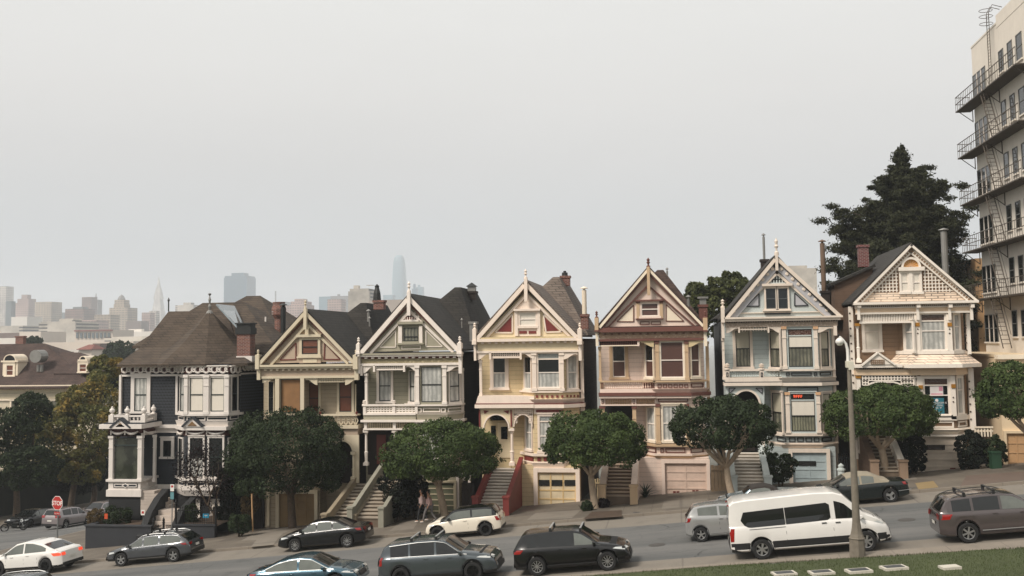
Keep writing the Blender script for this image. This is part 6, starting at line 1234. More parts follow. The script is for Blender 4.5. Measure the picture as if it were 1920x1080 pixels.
def bare_tree():
    Y = 59.6; b = onY(402, 985, Y); b.z = GA[5]-.1; H = empty('small_tree', b, label='small twisted tree with sparse purple leaves before the slate house bay', cat='tree'); M = MB()
    segs = [((402, 985), (400, 962), (388, 945), (377, 925), (365, 905), (358, 885)), ((400, 965), (405, 945), (408, 925), (414, 905), (418, 890)), ((390, 947), (394, 930), (390, 905), (385, 880), (382, 850)), ((377, 925), (368, 900), (350, 880), (344, 862)), ((408, 925), (400, 905), (398, 880)), ((365, 905), (372, 880), (368, 850)), ((394, 928), (408, 900), (410, 870))]
    tips = []
    for i, sg in enumerate(segs):
        P = [onY(x, y, Y+(.25*math.sin(i*2+k))) for k, (x, y) in enumerate(sg)]; r0 = .09 if i == 0 else .055; M.tube(P, [lerp(r0, .02, k/(len(P)-1)) for k in range(len(P))], 7, 'bark'); tips += P[2:]
    M.build('trunk', H, smooth=60); r = np.random.default_rng(4); C = []
    for p in tips: C.append(np.array(p)+r.normal(size=(110, 3))*[.42, .4, .38])
    for (x, y) in ((350, 870), (362, 855), (376, 845), (384, 838), (372, 868), (345, 890), (356, 895)): C.append(np.array(onY(x, y, Y))+r.normal(size=(160, 3))*[.4, .35, .4])
    C = np.vstack(C); leaf_mesh('crown', C, unit(r, len(C)), .11, 'purpleleaf', H, seed=4, asp=1.3, jitter=.7)
bare_tree()
tb = patch('tree_bed', [(1094, 974), (1166, 969), (1166, 957), (1110, 960)], 'earth', .012)
# ---------------------------------------------------------------- the city behind
mat('cpink', '#b89f95', .8, 'city', scale=.02, c2= '#6f5f5a', fh=3.8, fw=4); mat('cbeige', '#b7a792', .8, 'city', scale=.02, c2= '#655b50', fh=3.6, fw=5); mat('cwhite', '#d9d2c8', .8, 'city', scale=.02, c2= '#6b645e', fh=3.6, fw=5); mat('cgrey', '#8d8a87', .8, 'city', scale=.02, c2= '#4b4a4b', fh=3.8, fw=4.5); mat('cbrown', '#86675b', .8, 'city', scale=.02, c2= '#3f302b', fh=4, fw=4)
mat('cteal', '#2f5b74', .3, 'city', scale=.02, c2= '#2f4f60', fh=4, fw=60, w0=.0); mat('cglass', '#6f8a96', .3, 'city', scale=.02, c2= '#5d7a88', fh=4, fw=3); mat('cband', '#cfc6b8', .8, 'city', scale=.02, c2= '#45413d', fh=3.3, fw=300, w0=.0); mat('cplain', '#cbbfb2', .85, 'plain', scale=.02); mat('cplainw', '#d8d2c9', .85, 'plain', scale=.02); mat('cstripe', '#a2988f', .8, 'city', scale=.02, c2= '#6d6763', fh=300, fw=5, w0=.35); mat('croofred', '#7c4c42', .85, 'plain', scale=.05); mat('cdark', '#6a5a52', .85, 'plain', amt=.2, scale=.02); mat('cslate', '#5a6468', .8, 'plain', scale=.02)
ZG = -34
def tower(name, tiers, D, mt, label, dep=None, rot=0, cat='building', top=None, extra=None, group=None):
    """tiers: (x0, x1, ytop) from the widest to the highest; D distance in y"""
    x0, x1, _ = tiers[0]; a = onY(x0, 640, D); b = onY(x1, 640, D); cx = (a.x+b.x)/2; z0 = gz(cx, D)-3; M = MB(); dp = dep or (b.x-a.x)
    cz = z0
    for k, t in enumerate(tiers):
        p = onY(t[0], 640, D); q = onY(t[1], 640, D); z1 = onY((t[0]+t[1])/2, t[2], D).z; f = (q.x-p.x)/(b.x-a.x); M.box(p.x, q.x, D+dp*(1-f)/2, D+dp*(1+f)/2, cz, z1, mt if len(t) < 4 else t[3]); cz = z1
    H = None
    if extra: H = empty(name, (cx, D+dp/2, z0), label=label, cat=cat, group=group); M.build('body', H); extra(H, D, cx, cz, dp); return H
    return tag(M.build(name, loc=(cx, D+dp/2, z0)), label, cat, group)
G1 = 'hazy buildings of the city skyline'
def dome(px, r_px, y0, y1, mt, D):
    def f(H, D_, cx, cz, dp):
        c = onY(px, y0, D); t = onY(px, y1, D); r = r_px*D/1930; h = t.z-c.z; M = MB(); M.lathe((c.x, D+dp/2, c.z), [(r, -2), (r, 0), (r*.85, h*.4), (r*.5, h*.75), (.3, h*.92), (.3, h)], 12, mt); M.build('dome', H)
    return f
tower('skyscraper', [(-12, 9, 537)], 1900, 'cwhite', 'pale banded tower cut off by the left photo edge', group=G1)
tower('apartment_tower', [(9, 20, 565)], 1500, 'cslate', 'dark narrow block right beside the banded tower at the left edge', group=G1)
tower('stepped_tower', [(17, 52, 573), (20, 50, 568), (26, 47, 560), (30, 41, 552)], 1700, 'cpink', 'pinkish stepped tower with a small square top, far left of the skyline', group=G1)
tower('apartment_tower', [(52, 66, 572)], 1750, 'cgrey', 'grey slab squeezed between the stepped tower and the ribbed beige block', group=G1)
tower('apartment_tower', [(64, 95, 566)], 1600, 'cbeige', 'ribbed beige apartment block right of the pinkish stepped tower', group=G1)
tower('apartment_tower', [(94, 107, 577)], 1650, 'cgrey', 'grey narrow block attached right of the ribbed beige block', group=G1)
tower('city_block', [(106, 120, 586)], 1900, 'cslate', 'low dark hazy block between the beige block and the red brown hotel', group=G1)
tower('hotel_block', [(121, 156, 579), (130, 148, 575, 'cslate')], 1500, 'cbrown', 'red brown hotel block with a dark roof storey', group=G1)
tower('office_tower', [(152, 170, 557)], 1800, 'cbrown', 'taller brown grey tower behind the red brown hotel, left one of the close pair', group=G1)
tower('office_tower', [(168, 182, 562), (173, 176, 556), (174, 175, 550)], 1850, 'cgrey', 'grey tower with small antenna, right one of the close pair', group=G1)
tower('domed_tower', [(204, 238, 577), (208, 228, 570), (209, 227, 562)], 1500, 'cbeige', 'beige tower with rounded cap standing alone left of the pyramid', extra=dome(218, 8, 563, 551, 'cgrey', 1500), group=G1)
tower('city_block', [(236, 264, 602)], 1450, 'cdark', 'low brownish block at the foot of the domed beige tower', group=G1)
tower('apartment_tower', [(265, 281, 586)], 1500, 'cpink', 'pinkish block directly left of the pointed pyramid tower', group=G1)
tower('apartment_tower', [(279, 292, 583)], 1550, 'cwhite', 'white block touching the base of the pointed pyramid tower', group=G1)
def pyramid():
    D = 3000; a = onY(285, 640, D); b = onY(311, 640, D); t = onY(298, 517, D); z0 = gz(a.x, D); w_ = (b.x-a.x)*.5*(t.z-z0)/(t.z-onY(298, 625, D).z); M = MB(); M.add([(t.x-w_, D-w_, z0), (t.x+w_, D-w_, z0), (t.x+w_, D+w_, z0), (t.x-w_, D+w_, z0), (t.x, D, t.z)], [(0, 1, 4), (1, 2, 4), (2, 3, 4), (3, 0, 4), (0, 3, 2, 1)], 'cwhite')
    H = empty('pyramid_tower', (t.x, D, z0), label='slender white pyramid shaped tower with pointed spire', cat='building', group=G1); M.build('body', H); M = MB(); zf = lerp(z0, t.z, .72); w2 = w_*.28
    for s in (-1, 1): M.prism([(t.x+s*w2*1.5, D-8, zf), (t.x+s*w2*1.5, D+8, zf), (t.x+s*w2*.55, D+6, zf+w_*1.1), (t.x+s*w2*.55, D-6, zf+w_*1.1)], (s*-3, 0, 0), 'cwhite')
    M.build('wing', H)
pyramid()
tower('office_block', [(328, 362, 572), (338, 352, 567)], 1700, 'cband', 'white banded office block behind the ridge of the slate house', group=G1)
tower('skyscraper', [(419, 462, 520), (420, 461, 517), (429, 452, 511)], 2600, 'cteal', 'dark teal flat topped skyscraper', dep=60, group=G1)
tower('city_block', [(508, 535, 566), (510, 512, 545)], 2600, 'cgrey', 'faint far block with a thin mast behind the fat brick chimney', group=G1)
tower('apartment_tower', [(536, 575, 572), (543, 572, 565), (548, 566, 560)], 1500, 'cpink', 'pinkish block with curved stepped top behind the tan house gable', group=G1)
tower('office_tower', [(598, 621, 556)], 2300, 'cglass', 'pale blue grey slab behind, first of the hazy group over the tan house roof', group=G1)
tower('office_tower', [(620, 652, 555), (628, 632, 551)], 2200, 'cgrey', 'wide grey tower with a small roof box in the hazy group', group=G1)
tower('apartment_tower', [(614, 640, 561)], 1500, 'cpink', 'pinkish front tower of the hazy group over the tan house roof', group=G1)
tower('white_tower', [(653, 693, 546), (655, 690, 541), (657, 666, 534), (681, 693, 534)], 900, 'cband', 'bright white banded tower with twin roof blocks', group=G1, dep=25)
tower('office_block', [(683, 765, 567), (690, 760, 562)], 520, 'cstripe', 'brown grey office block with vertical ribs behind the olive house gable', group=G1)
tower('office_tower', [(719, 737, 553)], 2800, 'cglass', 'faint teal low tower at the foot of the tall rounded skyscraper', group=G1)
def rounded():
    D = 3400; M = MB(); L_ = []; c = onY(749.5, 640, D); z0 = gz(c.x, D); zt = onY(749, 479, D).z
    for f, r in ((0, 1), (.5, .99), (.72, .93), (.86, .84), (.94, .74), (.98, .6), (1, .4)):
        R = 14.2*D/1930*r; z = lerp(z0, zt, f); L_.append([(c.x+R*math.copysign(abs(math.cos(t))**.6, math.cos(t)), D+R*math.copysign(abs(math.sin(t))**.6, math.sin(t)), z) for t in [math.pi*2*k/20 for k in range(20)]])
    ringpoly(M, L_, 'cglass', True); tag(M.build('tapered_skyscraper', loc=(c.x, D, z0)), 'tallest skyscraper, a faint tapered tower with rounded top', 'building', G1)
rounded()
tower('glass_tower', [(773, 782, 541), (775, 779, 532)], 3000, 'cteal', 'thin blue glass tower, left one of the twin pair', group=G1)
tower('glass_tower', [(781, 793, 538), (783, 787, 534)], 3050, 'cglass', 'wider blue glass tower, right one of the twin pair', group=G1)
# middle distance
G2 = 'pale mid distance city blocks'
tower('terraced_block', [(72, 141, 605), (74, 138, 603), (96, 122, 597)], 900, 'cband', 'white terraced apartment block with dark balcony bands', group=G2, dep=40)
def redtrim(H, D, cx, cz, dp):
    F = Frame((cx-500, D-.4), (cx+500, D-.4)); M = MB(); F.rb(M, 140, 618.5, 212, 621, 0, 1, 'croofred'); M.build('cornice', H)
    for i in range(9): x = 143+i*7.4; M = MB(); F.rb(M, x, 624, x+4.2, 634, 0, .4, 'cslate'); M.build('window', H)
tower('long_block', [(140, 211, 619)], 700, 'cplain', 'long cream block with a red brown cornice and a row of tall windows', group=G2, extra=redtrim, dep=30)
tower('long_block', [(150, 330, 622), (225, 250, 617)], 780, 'cplainw', 'long low white block running behind the cream one with red cornice', group=G2, dep=30)
tower('long_block', [(196, 300, 631)], 640, 'cband', 'white low block with window bands just left of the brown slate house roof', group=G2, dep=30)
tower('pale_block', [(82, 250, 641)], 420, 'cplain', 'big blank cream block below the terraced apartment block', group=G2, dep=30)
tower('pale_block', [(128, 200, 655)], 360, 'cwhite', 'pale block with small windows in front of the big blank cream one', group=G2, dep=20)
def redroof(H, D, cx, cz, dp): M = MB(); a = onY(146, 655, D); b = onY(174, 655, D); t = onY(160, 646, D).z; hip(M, [(a.x, D-1, cz), (b.x, D-1, cz), (b.x, D+dp+1, cz), (a.x, D+dp+1, cz)], (lerp(a.x, b.x, .3), D+dp/2, t), (lerp(a.x, b.x, .7), D+dp/2, t), 'croofred'); M.build('roof', H)
tower('small_house', [(148, 172, 655)], 330, 'cplain', 'small house with dull red hipped roof in the mid distance', group=G2, extra=redroof, dep=8)
tower('pale_block', [(174, 188, 644)], 340, 'cdark', 'small brownish block beside the small red roofed house', group=G2, dep=8)
tower('pale_block', [(-20, 42, 611)], 1000, 'cband', 'pale banded block at the far left behind the cream corner house', group=G2, dep=30)
tower('pale_block', [(20, 50, 594)], 1100, 'cplainw', 'small plain white block in front of the pinkish stepped tower', group=G2, dep=30)
tower('pale_block', [(-20, 75, 624)], 700, 'cdark', 'long brown grey low block at the far left edge', group=G2, dep=30)
tower('pale_block', [(-20, 32, 634)], 420, 'cplainw', 'bright white low block just above the cream corner house roof', group=G2, dep=20)
tower('pale_block', [(36, 76, 622)], 650, 'cplain', 'cream low block left of the white terraced apartment block', group=G2, dep=30)
tower('city_block', [(176, 206, 590)], 1300, 'cbeige', 'beige block between the tower pair and the domed tower', group=G1)
tower('city_block', [(140, 180, 600)], 1200, 'cpink', 'pinkish low block right of the red brown hotel', group=G1)
tower('modern_block', [(1478, 1536, 503), (1485, 1520, 497)], 600, 'cband', 'grey modern block showing between the blue house gable and the conifer', dep=20)
tower('rear_house', [(1836, 1862, 484)], 88, 'orange8', 'narrow ochre house wall seen between the conifer and the tall apartment building', dep=6)
# ---------------------------------------------------------------- haze
hm = bpy.data.materials.new('haze_air'); hm.use_nodes = True; t = hm.node_tree; t.nodes.clear(); o_ = t.nodes.new('ShaderNodeOutputMaterial'); pv = t.nodes.new('ShaderNodeVolumePrincipled')
pv.inputs['Color'].default_value = (.90, .94, .985, 1); pv.inputs['Density'].default_value = .00028; pv.inputs['Anisotropy'].default_value = .0; t.links.new(pv.outputs[0], o_.inputs['Volume']); MATS['haze_air'] = hm
M = MB(); M.box(-4200, 4200, -1500, 5200, -37, 300, 'haze_air'); tag(M.build('haze'), kind='stuff')
# ---------------------------------------------------------------- vehicles
mat('tyre', '#191919', .85, amt=.2); mat('rimsilver', '#b9b9b8', .3, metal=.8, amt=.1); mat('rimblack', '#1b1b1b', .35, metal=.5); mat('trimblack', '#1c1c1d', .55, amt=.15); mat('chrome', '#a9aaa9', .4, metal=.5, amt=.05); mat('taillight', '#8f1512', .15, coat=1, amt=.2); mat('taillit', (1.0, .09, .04), .3, 'plain', emit=.5, coat=1); mat('headlight', '#c9ccca', .08, coat=1, spec=.8, amt=.3); mat('amber', '#c87a3a', .2, coat=1); mat('plateW', '#c9c6bd', .5, amt=.1); mat('underbody', '#0a0a0a', .95)
def paint(name, c, fl=.0, rough=.22): return mat(name, c, rough, coat=.35 if name in ('pblack', 'pdgreen') else .8, spec=.5, metal=fl, amt=.06)
paint('pwhite', '#dcd9d3'); paint('pvan', '#d9d6d1'); paint('pcream', '#d9d0bf'); paint('pblack', '#0a0a0b'); paint('pgrey', '#55575a', .5); paint('pslate', '#4c5357', .5); paint('pteal', '#345260', .5); paint('psilver', '#a3a3a1', .45); paint('pmauve', '#544c4b', .4); paint('pdgreen', '#121817'); paint('psilverblue', '#8ea0a8', .5); paint('psilverwarm', '#948c8c', .4); mat('softtop', '#8b8271', .95, amt=.1); mat('softblack', '#29231f', .95, amt=.2)
class Car:
    def __init__(s, L, W, wheels, top, belt, sill=.26, r=.33, gw=None, tum=.34, endk=.17, pt=None, hw=None, round_=.65):
        s.L, s.W, s.top, s.belt, s.sill, s.r, s.wh, s.tum, s.endk, s.rd = L, W, [(f*L-L/2, z) for f, z in top], [(f*L-L/2, z) for f, z in belt], sill, r, [(f*L-L/2) for f in wheels], tum, endk, round_
    def T(s, x): return interp(x, s.top)
    def w(s, x): t = max(0, (abs(x)-(s.L/2-s.rd))/s.rd); return s.W/2*(1-s.endk*t**2.4)
    def S(s, x): return min(interp(x, s.belt), s.T(x)-.02)
    def bot(s, x, arch=True):
        z = s.sill; t = max(0, (abs(x)-(s.L/2-.55))/.55); z += .10*t*t
        if arch:
            for c in s.wh:
                R = s.r+.055; d = abs(x-c)
                if d < R: z = max(z, s.r+math.sqrt(R*R-d*d))
        return z
    def sec(s, x):
        w, T, S, zb = s.w(x), s.T(x), s.S(x), s.bot(x); zb = min(zb, S-.06); m = zb+.45*(S-zb); g = T-S; yr = max(w*.95-s.tum*g, w*.5)
        lo = min(.07, (S-zb)*.3)
        return [(0, zb), (w*.90, zb), (w*.975, zb+lo), (w, max(m, zb+lo+.01)), (w*.985, S-min(.1, (S-zb)*.25)), (w*.955, S-.012), (w*.935, S+min(.01, g*.2)), (lerp(w*.935, yr, .5), S+g*.48), (yr, T-min(.07, g*.35)), (yr*.93, T-min(.028, g*.15)), (yr*.6, T-.006), (0, T)]
    def sy(s, x, z):
        P = s.sec(x)[1:]
        for (ya, za), (yb, zb) in zip(P, P[1:]):
            if z <= zb and zb > za: return lerp(ya, yb, (z-za)/(zb-za) if z > za else 0)
        return P[-2][0]
    def body(s):
        xs = set(fr(-s.L/2, s.L/2, 44)) | {p[0] for p in s.top} | {s.L/2-.004, -s.L/2+.004}
        for c in s.wh: xs |= {c+(s.r+.055)*math.sin(R_(a)) for a in (-90, -89, -78, -64, -50, -35, -18, 0, 18, 35, 50, 64, 78, 89, 90)}
        xs = sorted(xs); xs = [x for i, x in enumerate(xs) if i == 0 or x-xs[i-1] > .002]; V, rows = [], []
        for x in xs:
            P = s.sec(x); R = [(x, y, z) for y, z in P]+[(x, -y, z) for y, z in P[-2:0:-1]]; rows.append(len(V)); V += R
        n = 22; F = []
        for i in range(len(xs)-1):
            for j in range(n): k = (j+1) % n; F.append((rows[i]+j, rows[i]+k, rows[i+1]+k, rows[i+1]+j))
        F += [tuple(range(rows[0], rows[0]+n))[::-1], tuple(range(rows[-1], rows[-1]+n))]; return V, F
    def side_patch(s, mb, pts, mt, off=.012, sides=(1, -1), sub=5):   # polygon (x,z) wrapped on the side
        P = []
        for a, b in zip(pts, pts[1:]+pts[:1]):
            for i in range(sub): P.append((lerp(a[0], b[0], i/sub), lerp(a[1], b[1], i/sub)))
        xa, xb = min(p[0] for p in P), max(p[0] for p in P); n = max(3, int((xb-xa)/.12))
        # slice into vertical strips between lower and upper outline
        def span(x):
            zs = []
            for (ax, az), (bx, bz) in zip(P, P[1:]+P[:1]):
                if (ax-x)*(bx-x) <= 0 and abs(bx-ax) > 1e-6: zs.append(lerp(az, bz, (x-ax)/(bx-ax)))
            return (min(zs), max(zs)) if zs else (0, 0)
        for sd in sides:
            V, F = [], []; m = 3
            for i in range(n+1):
                x = lerp(xa+.001, xb-.001, i/n); lo, hi = span(x)
                for j in range(m+1): z = lerp(lo, hi, j/m); V.append((x, sd*(s.sy(x, z)+off), z))
            for i in range(n):
                for j in range(m): F.append((i*(m+1)+j, (i+1)*(m+1)+j, (i+1)*(m+1)+j+1, i*(m+1)+j+1))
            mb.add(V, F, mt)
    def top_patch(s, mb, x0, x1, k, mt, off=.012, n=8, k1=None):
        V, F = [], []; k1 = k if k1 is None else k1
        for i in range(n+1):
            x = lerp(x0, x1, i/n); P = s.sec(x); yr = P[8][0]; kk = lerp(k, k1, i/n); sl = (s.T(x+.02)-s.T(x-.02))/.04; nv = Vector((-sl, 0, 1)).normalized()
            for j in range(7): y = yr*kk*(j/3-1); ay = abs(y)/yr; z = s.T(x)-(.006*ay/.6 if ay < .6 else .006+(ay-.6)/.33*.022); V.append((x+nv.x*off, y, z+nv.z*off))
        for i in range(n):
            for j in range(6): F.append((i*7+j, (i+1)*7+j, (i+1)*7+j+1, i*7+j+1))
        mb.add(V, F, mt)
    def end_x(s, z, e):      # outline x of the end at height z
        pts = s.top if e < 0 else s.top[::-1]; prev = None
        for x, zz in pts:
            if zz >= z: return x if prev is None else lerp(prev[0], x, (z-prev[1])/(zz-prev[1]+1e-9))
            prev = (x, zz)
        return pts[0][0]
    def end_patch(s, mb, y0, y1, z0, z1, e, mt, off=.014, sym=False):
        for sd in ((1, -1) if sym else (1,)):
            V = []
            for z in (z0, (z0+z1)/2, z1):
                for t in (0, .5, 1): V.append((s.end_x(z, e)+e*off, sd*lerp(y0, y1, t), z))
            mb.add(V, [(0, 1, 4, 3), (1, 2, 5, 4), (3, 4, 7, 6), (4, 5, 8, 7)], mt)
def wheel(H, c, x, sd, r, style, wd=.22):
    y1 = sd*(c.w(x)-.015); y0 = y1-sd*wd; N_ = 28
    W = empty('wheel', (0, 0, 0)); col.objects.unlink(W); bpy.data.objects.remove(W)
    M = MB(); pr = [(r*.66, 0), (r*.93, 0), (r, .03), (r, wd-.03), (r*.93, wd), (r*.68, wd), (r*.62, wd-.03)]
    o = len(M.v); V = []
    for (q, d) in pr:
        for k in range(N_): a = 2*math.pi*k/N_; V.append((x+q*math.cos(a), y0+sd*d, r+q*math.sin(a)))
    M.add(V, [(i*N_+k, i*N_+(k+1) % N_, (i+1)*N_+(k+1) % N_, (i+1)*N_+k) for i in range(len(pr)-1) for k in range(N_)]+[tuple(range(N_))], 'tyre'); t = M.build('wheel', H, smooth=40)
    rm, ns, sw = style; M = MB(); yo = y1-sd*.03
    def disc(q, yy, mt): M.add([(x+q*math.cos(2*math.pi*k/N_), yy, r+q*math.sin(2*math.pi*k/N_)) for k in range(N_)], [tuple(range(N_))], mt)
    disc(r*.66, y1-sd*.075, 'underbody')
    Vr = [(x+q*math.cos(2*math.pi*k/N_), yy, r+q*math.sin(2*math.pi*k/N_)) for q, yy in ((r*.68, y1-sd*.02), (r*.60, yo), (r*.59, y1-sd*.07)) for k in range(N_)]; M.add(Vr, [(i*N_+k, i*N_+(k+1) % N_, (i+1)*N_+(k+1) % N_, (i+1)*N_+k) for i in range(2) for k in range(N_)], rm)
    for k in range(ns):
        a = 2*math.pi*k/ns+.3; d = Vector((math.cos(a), 0, math.sin(a))); p = Vector((-math.sin(a), 0, math.cos(a))); c0 = Vector((x, 0, r))
        q = [c0+d*r*.08-p*sw*r*.8, c0+d*r*.08+p*sw*r*.8, c0+d*r*.62+p*sw*r, c0+d*r*.62-p*sw*r]; M.add([(v.x, y1-sd*.045, v.z) for v in q]+[(v.x, yo, v.z) for v in q], [(0, 1, 2, 3), (4, 5, 6, 7), (0, 1, 5, 4), (1, 2, 6, 5), (2, 3, 7, 6), (3, 0, 4, 7)], rm)
    Vh = [(x+q*math.cos(2*math.pi*k/12), yy, r+q*math.sin(2*math.pi*k/12)) for q, yy in ((r*.15, y1-sd*.06), (r*.15, yo+sd*.004), (.001, yo+sd*.006)) for k in range(12)]; M.add(Vh, [(i*12+k, i*12+(k+1) % 12, (i+1)*12+(k+1) % 12, (i+1)*12+k) for i in range(2) for k in range(12)], rm)
    M.build('rim', t)
def make_car(name, c, col_, label, cat, glass='carglass', pillars=(), dlo=(.16, .80), rim=('rimsilver', 10, .05), wind=None, rear=None, clad=None, flare=None, rails=None, bars=False, lit=False, line=None, tail=None, head=None, handles=(.42, .62), doors=(.33, .52, .72), roofmat=None, mirror=.70, cladz=.14, rearglass=None, dlotop=.10, tailz=(.80, .98), plate=True, two=None, chromew=False, group=None, spare=None):
    H = empty(name, (0, 0, 0), label=label, cat=cat, group=group); L, W = c.L, c.W; X = lambda f: f*L-L/2
    V, F = c.body(); M = MB(); M.add(V, F, col_)
    if roofmat or two:
        M.mi(roofmat or col_); i2 = M.mi(roofmat or col_)
        for k, f in enumerate(M.f):
            zc = sum(M.v[q][2] for q in f)/len(f); xc = sum(M.v[q][0] for q in f)/len(f)
            if roofmat and zc > c.S(xc)+.03 and c.T(xc)-c.S(xc) > .1 and X(two[0]) < xc < X(two[1]): M.m[k] = i2
    for k, f in enumerate(M.f):
        if abs(sum(M.v[q][2] for q in f)/len(f)-0) < c.sill+.02 and all(M.v[q][2] < c.sill+.12 for q in f) and min(abs(M.v[q][1]) for q in f) < .01: M.m[k] = M.mi('underbody')
        ins = [q for q in f if any(abs(M.v[q][0]-cx) < c.r+.05 for cx in c.wh)]
        if len(ins) == len(f) and all(abs(M.v[q][1]) <= c.w(M.v[q][0])*.905 for q in f) and all(M.v[q][2] < c.S(0) for q in f): M.m[k] = M.mi('underbody')
    B = M.build('body', H, smooth=28)
    # side glass following the roof line, split by pillars
    x0, x1 = X(dlo[0]), X(dlo[1]); cuts = [x0]+[X(p) for p in pillars]+[x1]; pw = .045
    def up(x): return c.T(x)-dlotop
    def lo(x): return interp(x, c.belt)+.035
    for i in range(len(cuts)-1):
        a = cuts[i]+(pw if i else 0); b = cuts[i+1]-(pw if i < len(cuts)-2 else 0); n = 10; pts = [(lerp(a, b, k/n), lo(lerp(a, b, k/n))) for k in range(n+1)]; tp = [(lerp(b, a, k/n), max(lo(lerp(b, a, k/n))+.004, up(lerp(b, a, k/n)))) for k in range(n+1)]; P = pts+tp
        G = MB(); c.side_patch(G, P, glass if not (rearglass and i < len(cuts)-2) else rearglass, .006, sub=1); G.build('side_window', H, smooth=60)
    if chromew:
        G = MB(); n = 24; xs = [lerp(x0-.03, x1+.03, k/n) for k in range(n+1)]
        for sd in (1, -1):
            for fn, r_ in ((lambda x: lo(x)-.012, .014),)+(((lambda x: max(lo(x), up(x)+.012)), .014),)*(chromew == 2): G.tube([(x, sd*(c.sy(x, fn(x))+.008), fn(x)) for x in xs], r_, 5, 'chrome')
        G.build('chrome_strip', H)
    if wind: G = MB(); c.top_patch(G, X(wind[0]), X(wind[1]), .93, glass if glass != 'carglasspale' else 'carglass', k1=.9); G.build('windshield', H, smooth=60)
    if rear: G = MB(); c.top_patch(G, X(rear[0]), X(rear[1]), .86, 'carglass', k1=.86, n=6); G.build('rear_window', H, smooth=60)
    # cladding
    if clad:
        G = MB(); z1 = c.sill+cladz
        segs = [(-L/2+.03, c.wh[0]-c.r-.06), (c.wh[0]+c.r+.06, c.wh[1]-c.r-.06), (c.wh[1]+c.r+.06, L/2-.03)]
        for a, b in segs: c.side_patch(G, [(a, c.sill+.01), (b, c.sill+.01), (b, z1), (a, z1)], clad, .008, sub=3)
        c.end_patch(G, -W*.42, W*.42, c.sill+.06, c.sill+.06+cladz*1.3, -1, clad); c.end_patch(G, -W*.42, W*.42, c.sill+.06, c.sill+.06+cladz*1.2, 1, clad); G.build('cladding', H)
    if flare:
        G = MB()
        for cx in c.wh:
            for sd in (1, -1):
                V, F = [], []; nn = 16; n0 = 0
                for k in range(nn+1):
                    a = math.pi*k/nn; 
                    for R in (c.r+.05, c.r+.12): x, z = cx+R*math.cos(a), c.r+R*math.sin(a)*.98; z = max(z, c.sill+.03); z = min(z, c.S(x)-.03); V.append((x, sd*(c.sy(x, z)+.02), z))
                for k in range(nn): F.append((2*k, 2*k+2, 2*k+3, 2*k+1))
                G.add(V, F, flare)
        G.build('wheel_arch_trim', H)
    for cx in c.wh:
        for sd in (1, -1): wheel(H, c, cx, sd, c.r, rim)
    # panel gaps, handles, mirrors
    G = MB()
    for f in doors:
        x = X(f); near = any(abs(x-cx) < c.r+.1 for cx in c.wh); zb = c.bot(x)+.03; c.side_patch(G, [(x-.007, zb), (x+.007, zb), (x+.007, lo(x)-.02), (x-.007, lo(x)-.02)], 'underbody', .003, sub=2)
    xa, xb = c.wh[0]+c.r+.12, c.wh[1]-c.r-.12; c.side_patch(G, [(xa, c.sill+.10), (xb, c.sill+.10), (xb, c.sill+.112), (xa, c.sill+.112)], 'underbody', .003, sub=2); G.build('door_seam', H)
    for f in handles:
        for sd in (1, -1): G = MB(); x = X(f); z = lo(x)-.13; y = c.sy(x, z); G.box(x-.09, x+.09, min(sd*(y-.01), sd*(y+.03)), max(sd*(y-.01), sd*(y+.03)), z-.015, z+.018, col_ if col_ not in ('pvan',) else 'trimblack'); G.build('door_handle', H)
    if mirror:
        for sd in (1, -1):
            x = X(mirror); y = c.sy(x, lo(x)); G = MB(); L_ = [[(x+dx, sd*(y+dy), lo(x)+.06+dz) for dx, dz in ((-.02, -.07), (.10, -.05), (.12, .05), (-.02, .09))] for dy in (.05, .12, .22)]; L_[2] = [(a+.02*(1 if i in (0, 3) else -1), b, cc+.02*(1 if i < 2 else -1)) for i, (a, b, cc) in enumerate(L_[2])]
            ringpoly(G, L_, col_ if roofmat is None else 'trimblack', True); G.box(x+.0, x+.05, min(sd*y, sd*(y+.06)), max(sd*y, sd*(y+.06)), lo(x)+.0, lo(x)+.04, 'trimblack'); G.build('mirror', H)
    # lamps
    hd = head or (.86, .975, .62, .74); G = None
    for sd in (1, -1):
        G = MB(); x0, x1 = X(hd[0]), X(hd[1]); c.side_patch(G, [(x0, hd[3]-.02), (x1, hd[2]), (x1+.03, hd[2]+.05), (x1, hd[3]), (x0+.1, hd[3]+.02)], 'headlight', .012, sides=(sd,)); ya, yb = sorted((sd*W*.28, sd*W*.43)); c.end_patch(G, ya, yb, hd[2]-.0, hd[3]-.02, 1, 'headlight', .02); G.build('headlight', H)
        tl = tail or (.015, .09, tailz[0], tailz[1]); G = MB(); lm = 'taillit' if lit else 'taillight'; c.side_patch(G, [(X(tl[0]), tl[2]), (X(tl[1]), tl[2]+.02), (X(tl[1])+.03, tl[3]), (X(tl[0]), tl[3])], lm, .012, sides=(sd,)); ya, yb = sorted((sd*W*.27, sd*W*.425)); c.end_patch(G, ya, yb, tl[2], tl[3]-.01, -1, lm, .02); G.build('taillight', H)
    if plate: G = MB(); c.end_patch(G, -.2, .2, .66, .78, -1, 'plateW', .03); G.build('number_plate', H); G = MB(); c.end_patch(G, -W*.22, W*.22, .48, .66, 1, 'trimblack', .02); G.build('grille', H)
    if rails:
        for sd in (1, -1):
            G = MB(); P = []
            for k in range(9): x = lerp(X(rails[0]), X(rails[1]), k/8); q = c.sec(x)[9]; P.append((x, sd*q[0]*.98, q[1]+(.055 if 0 < k < 8 else .0)))
            G.tube(P, .018, 6, rails[2]); G.build('roof_rail', H)
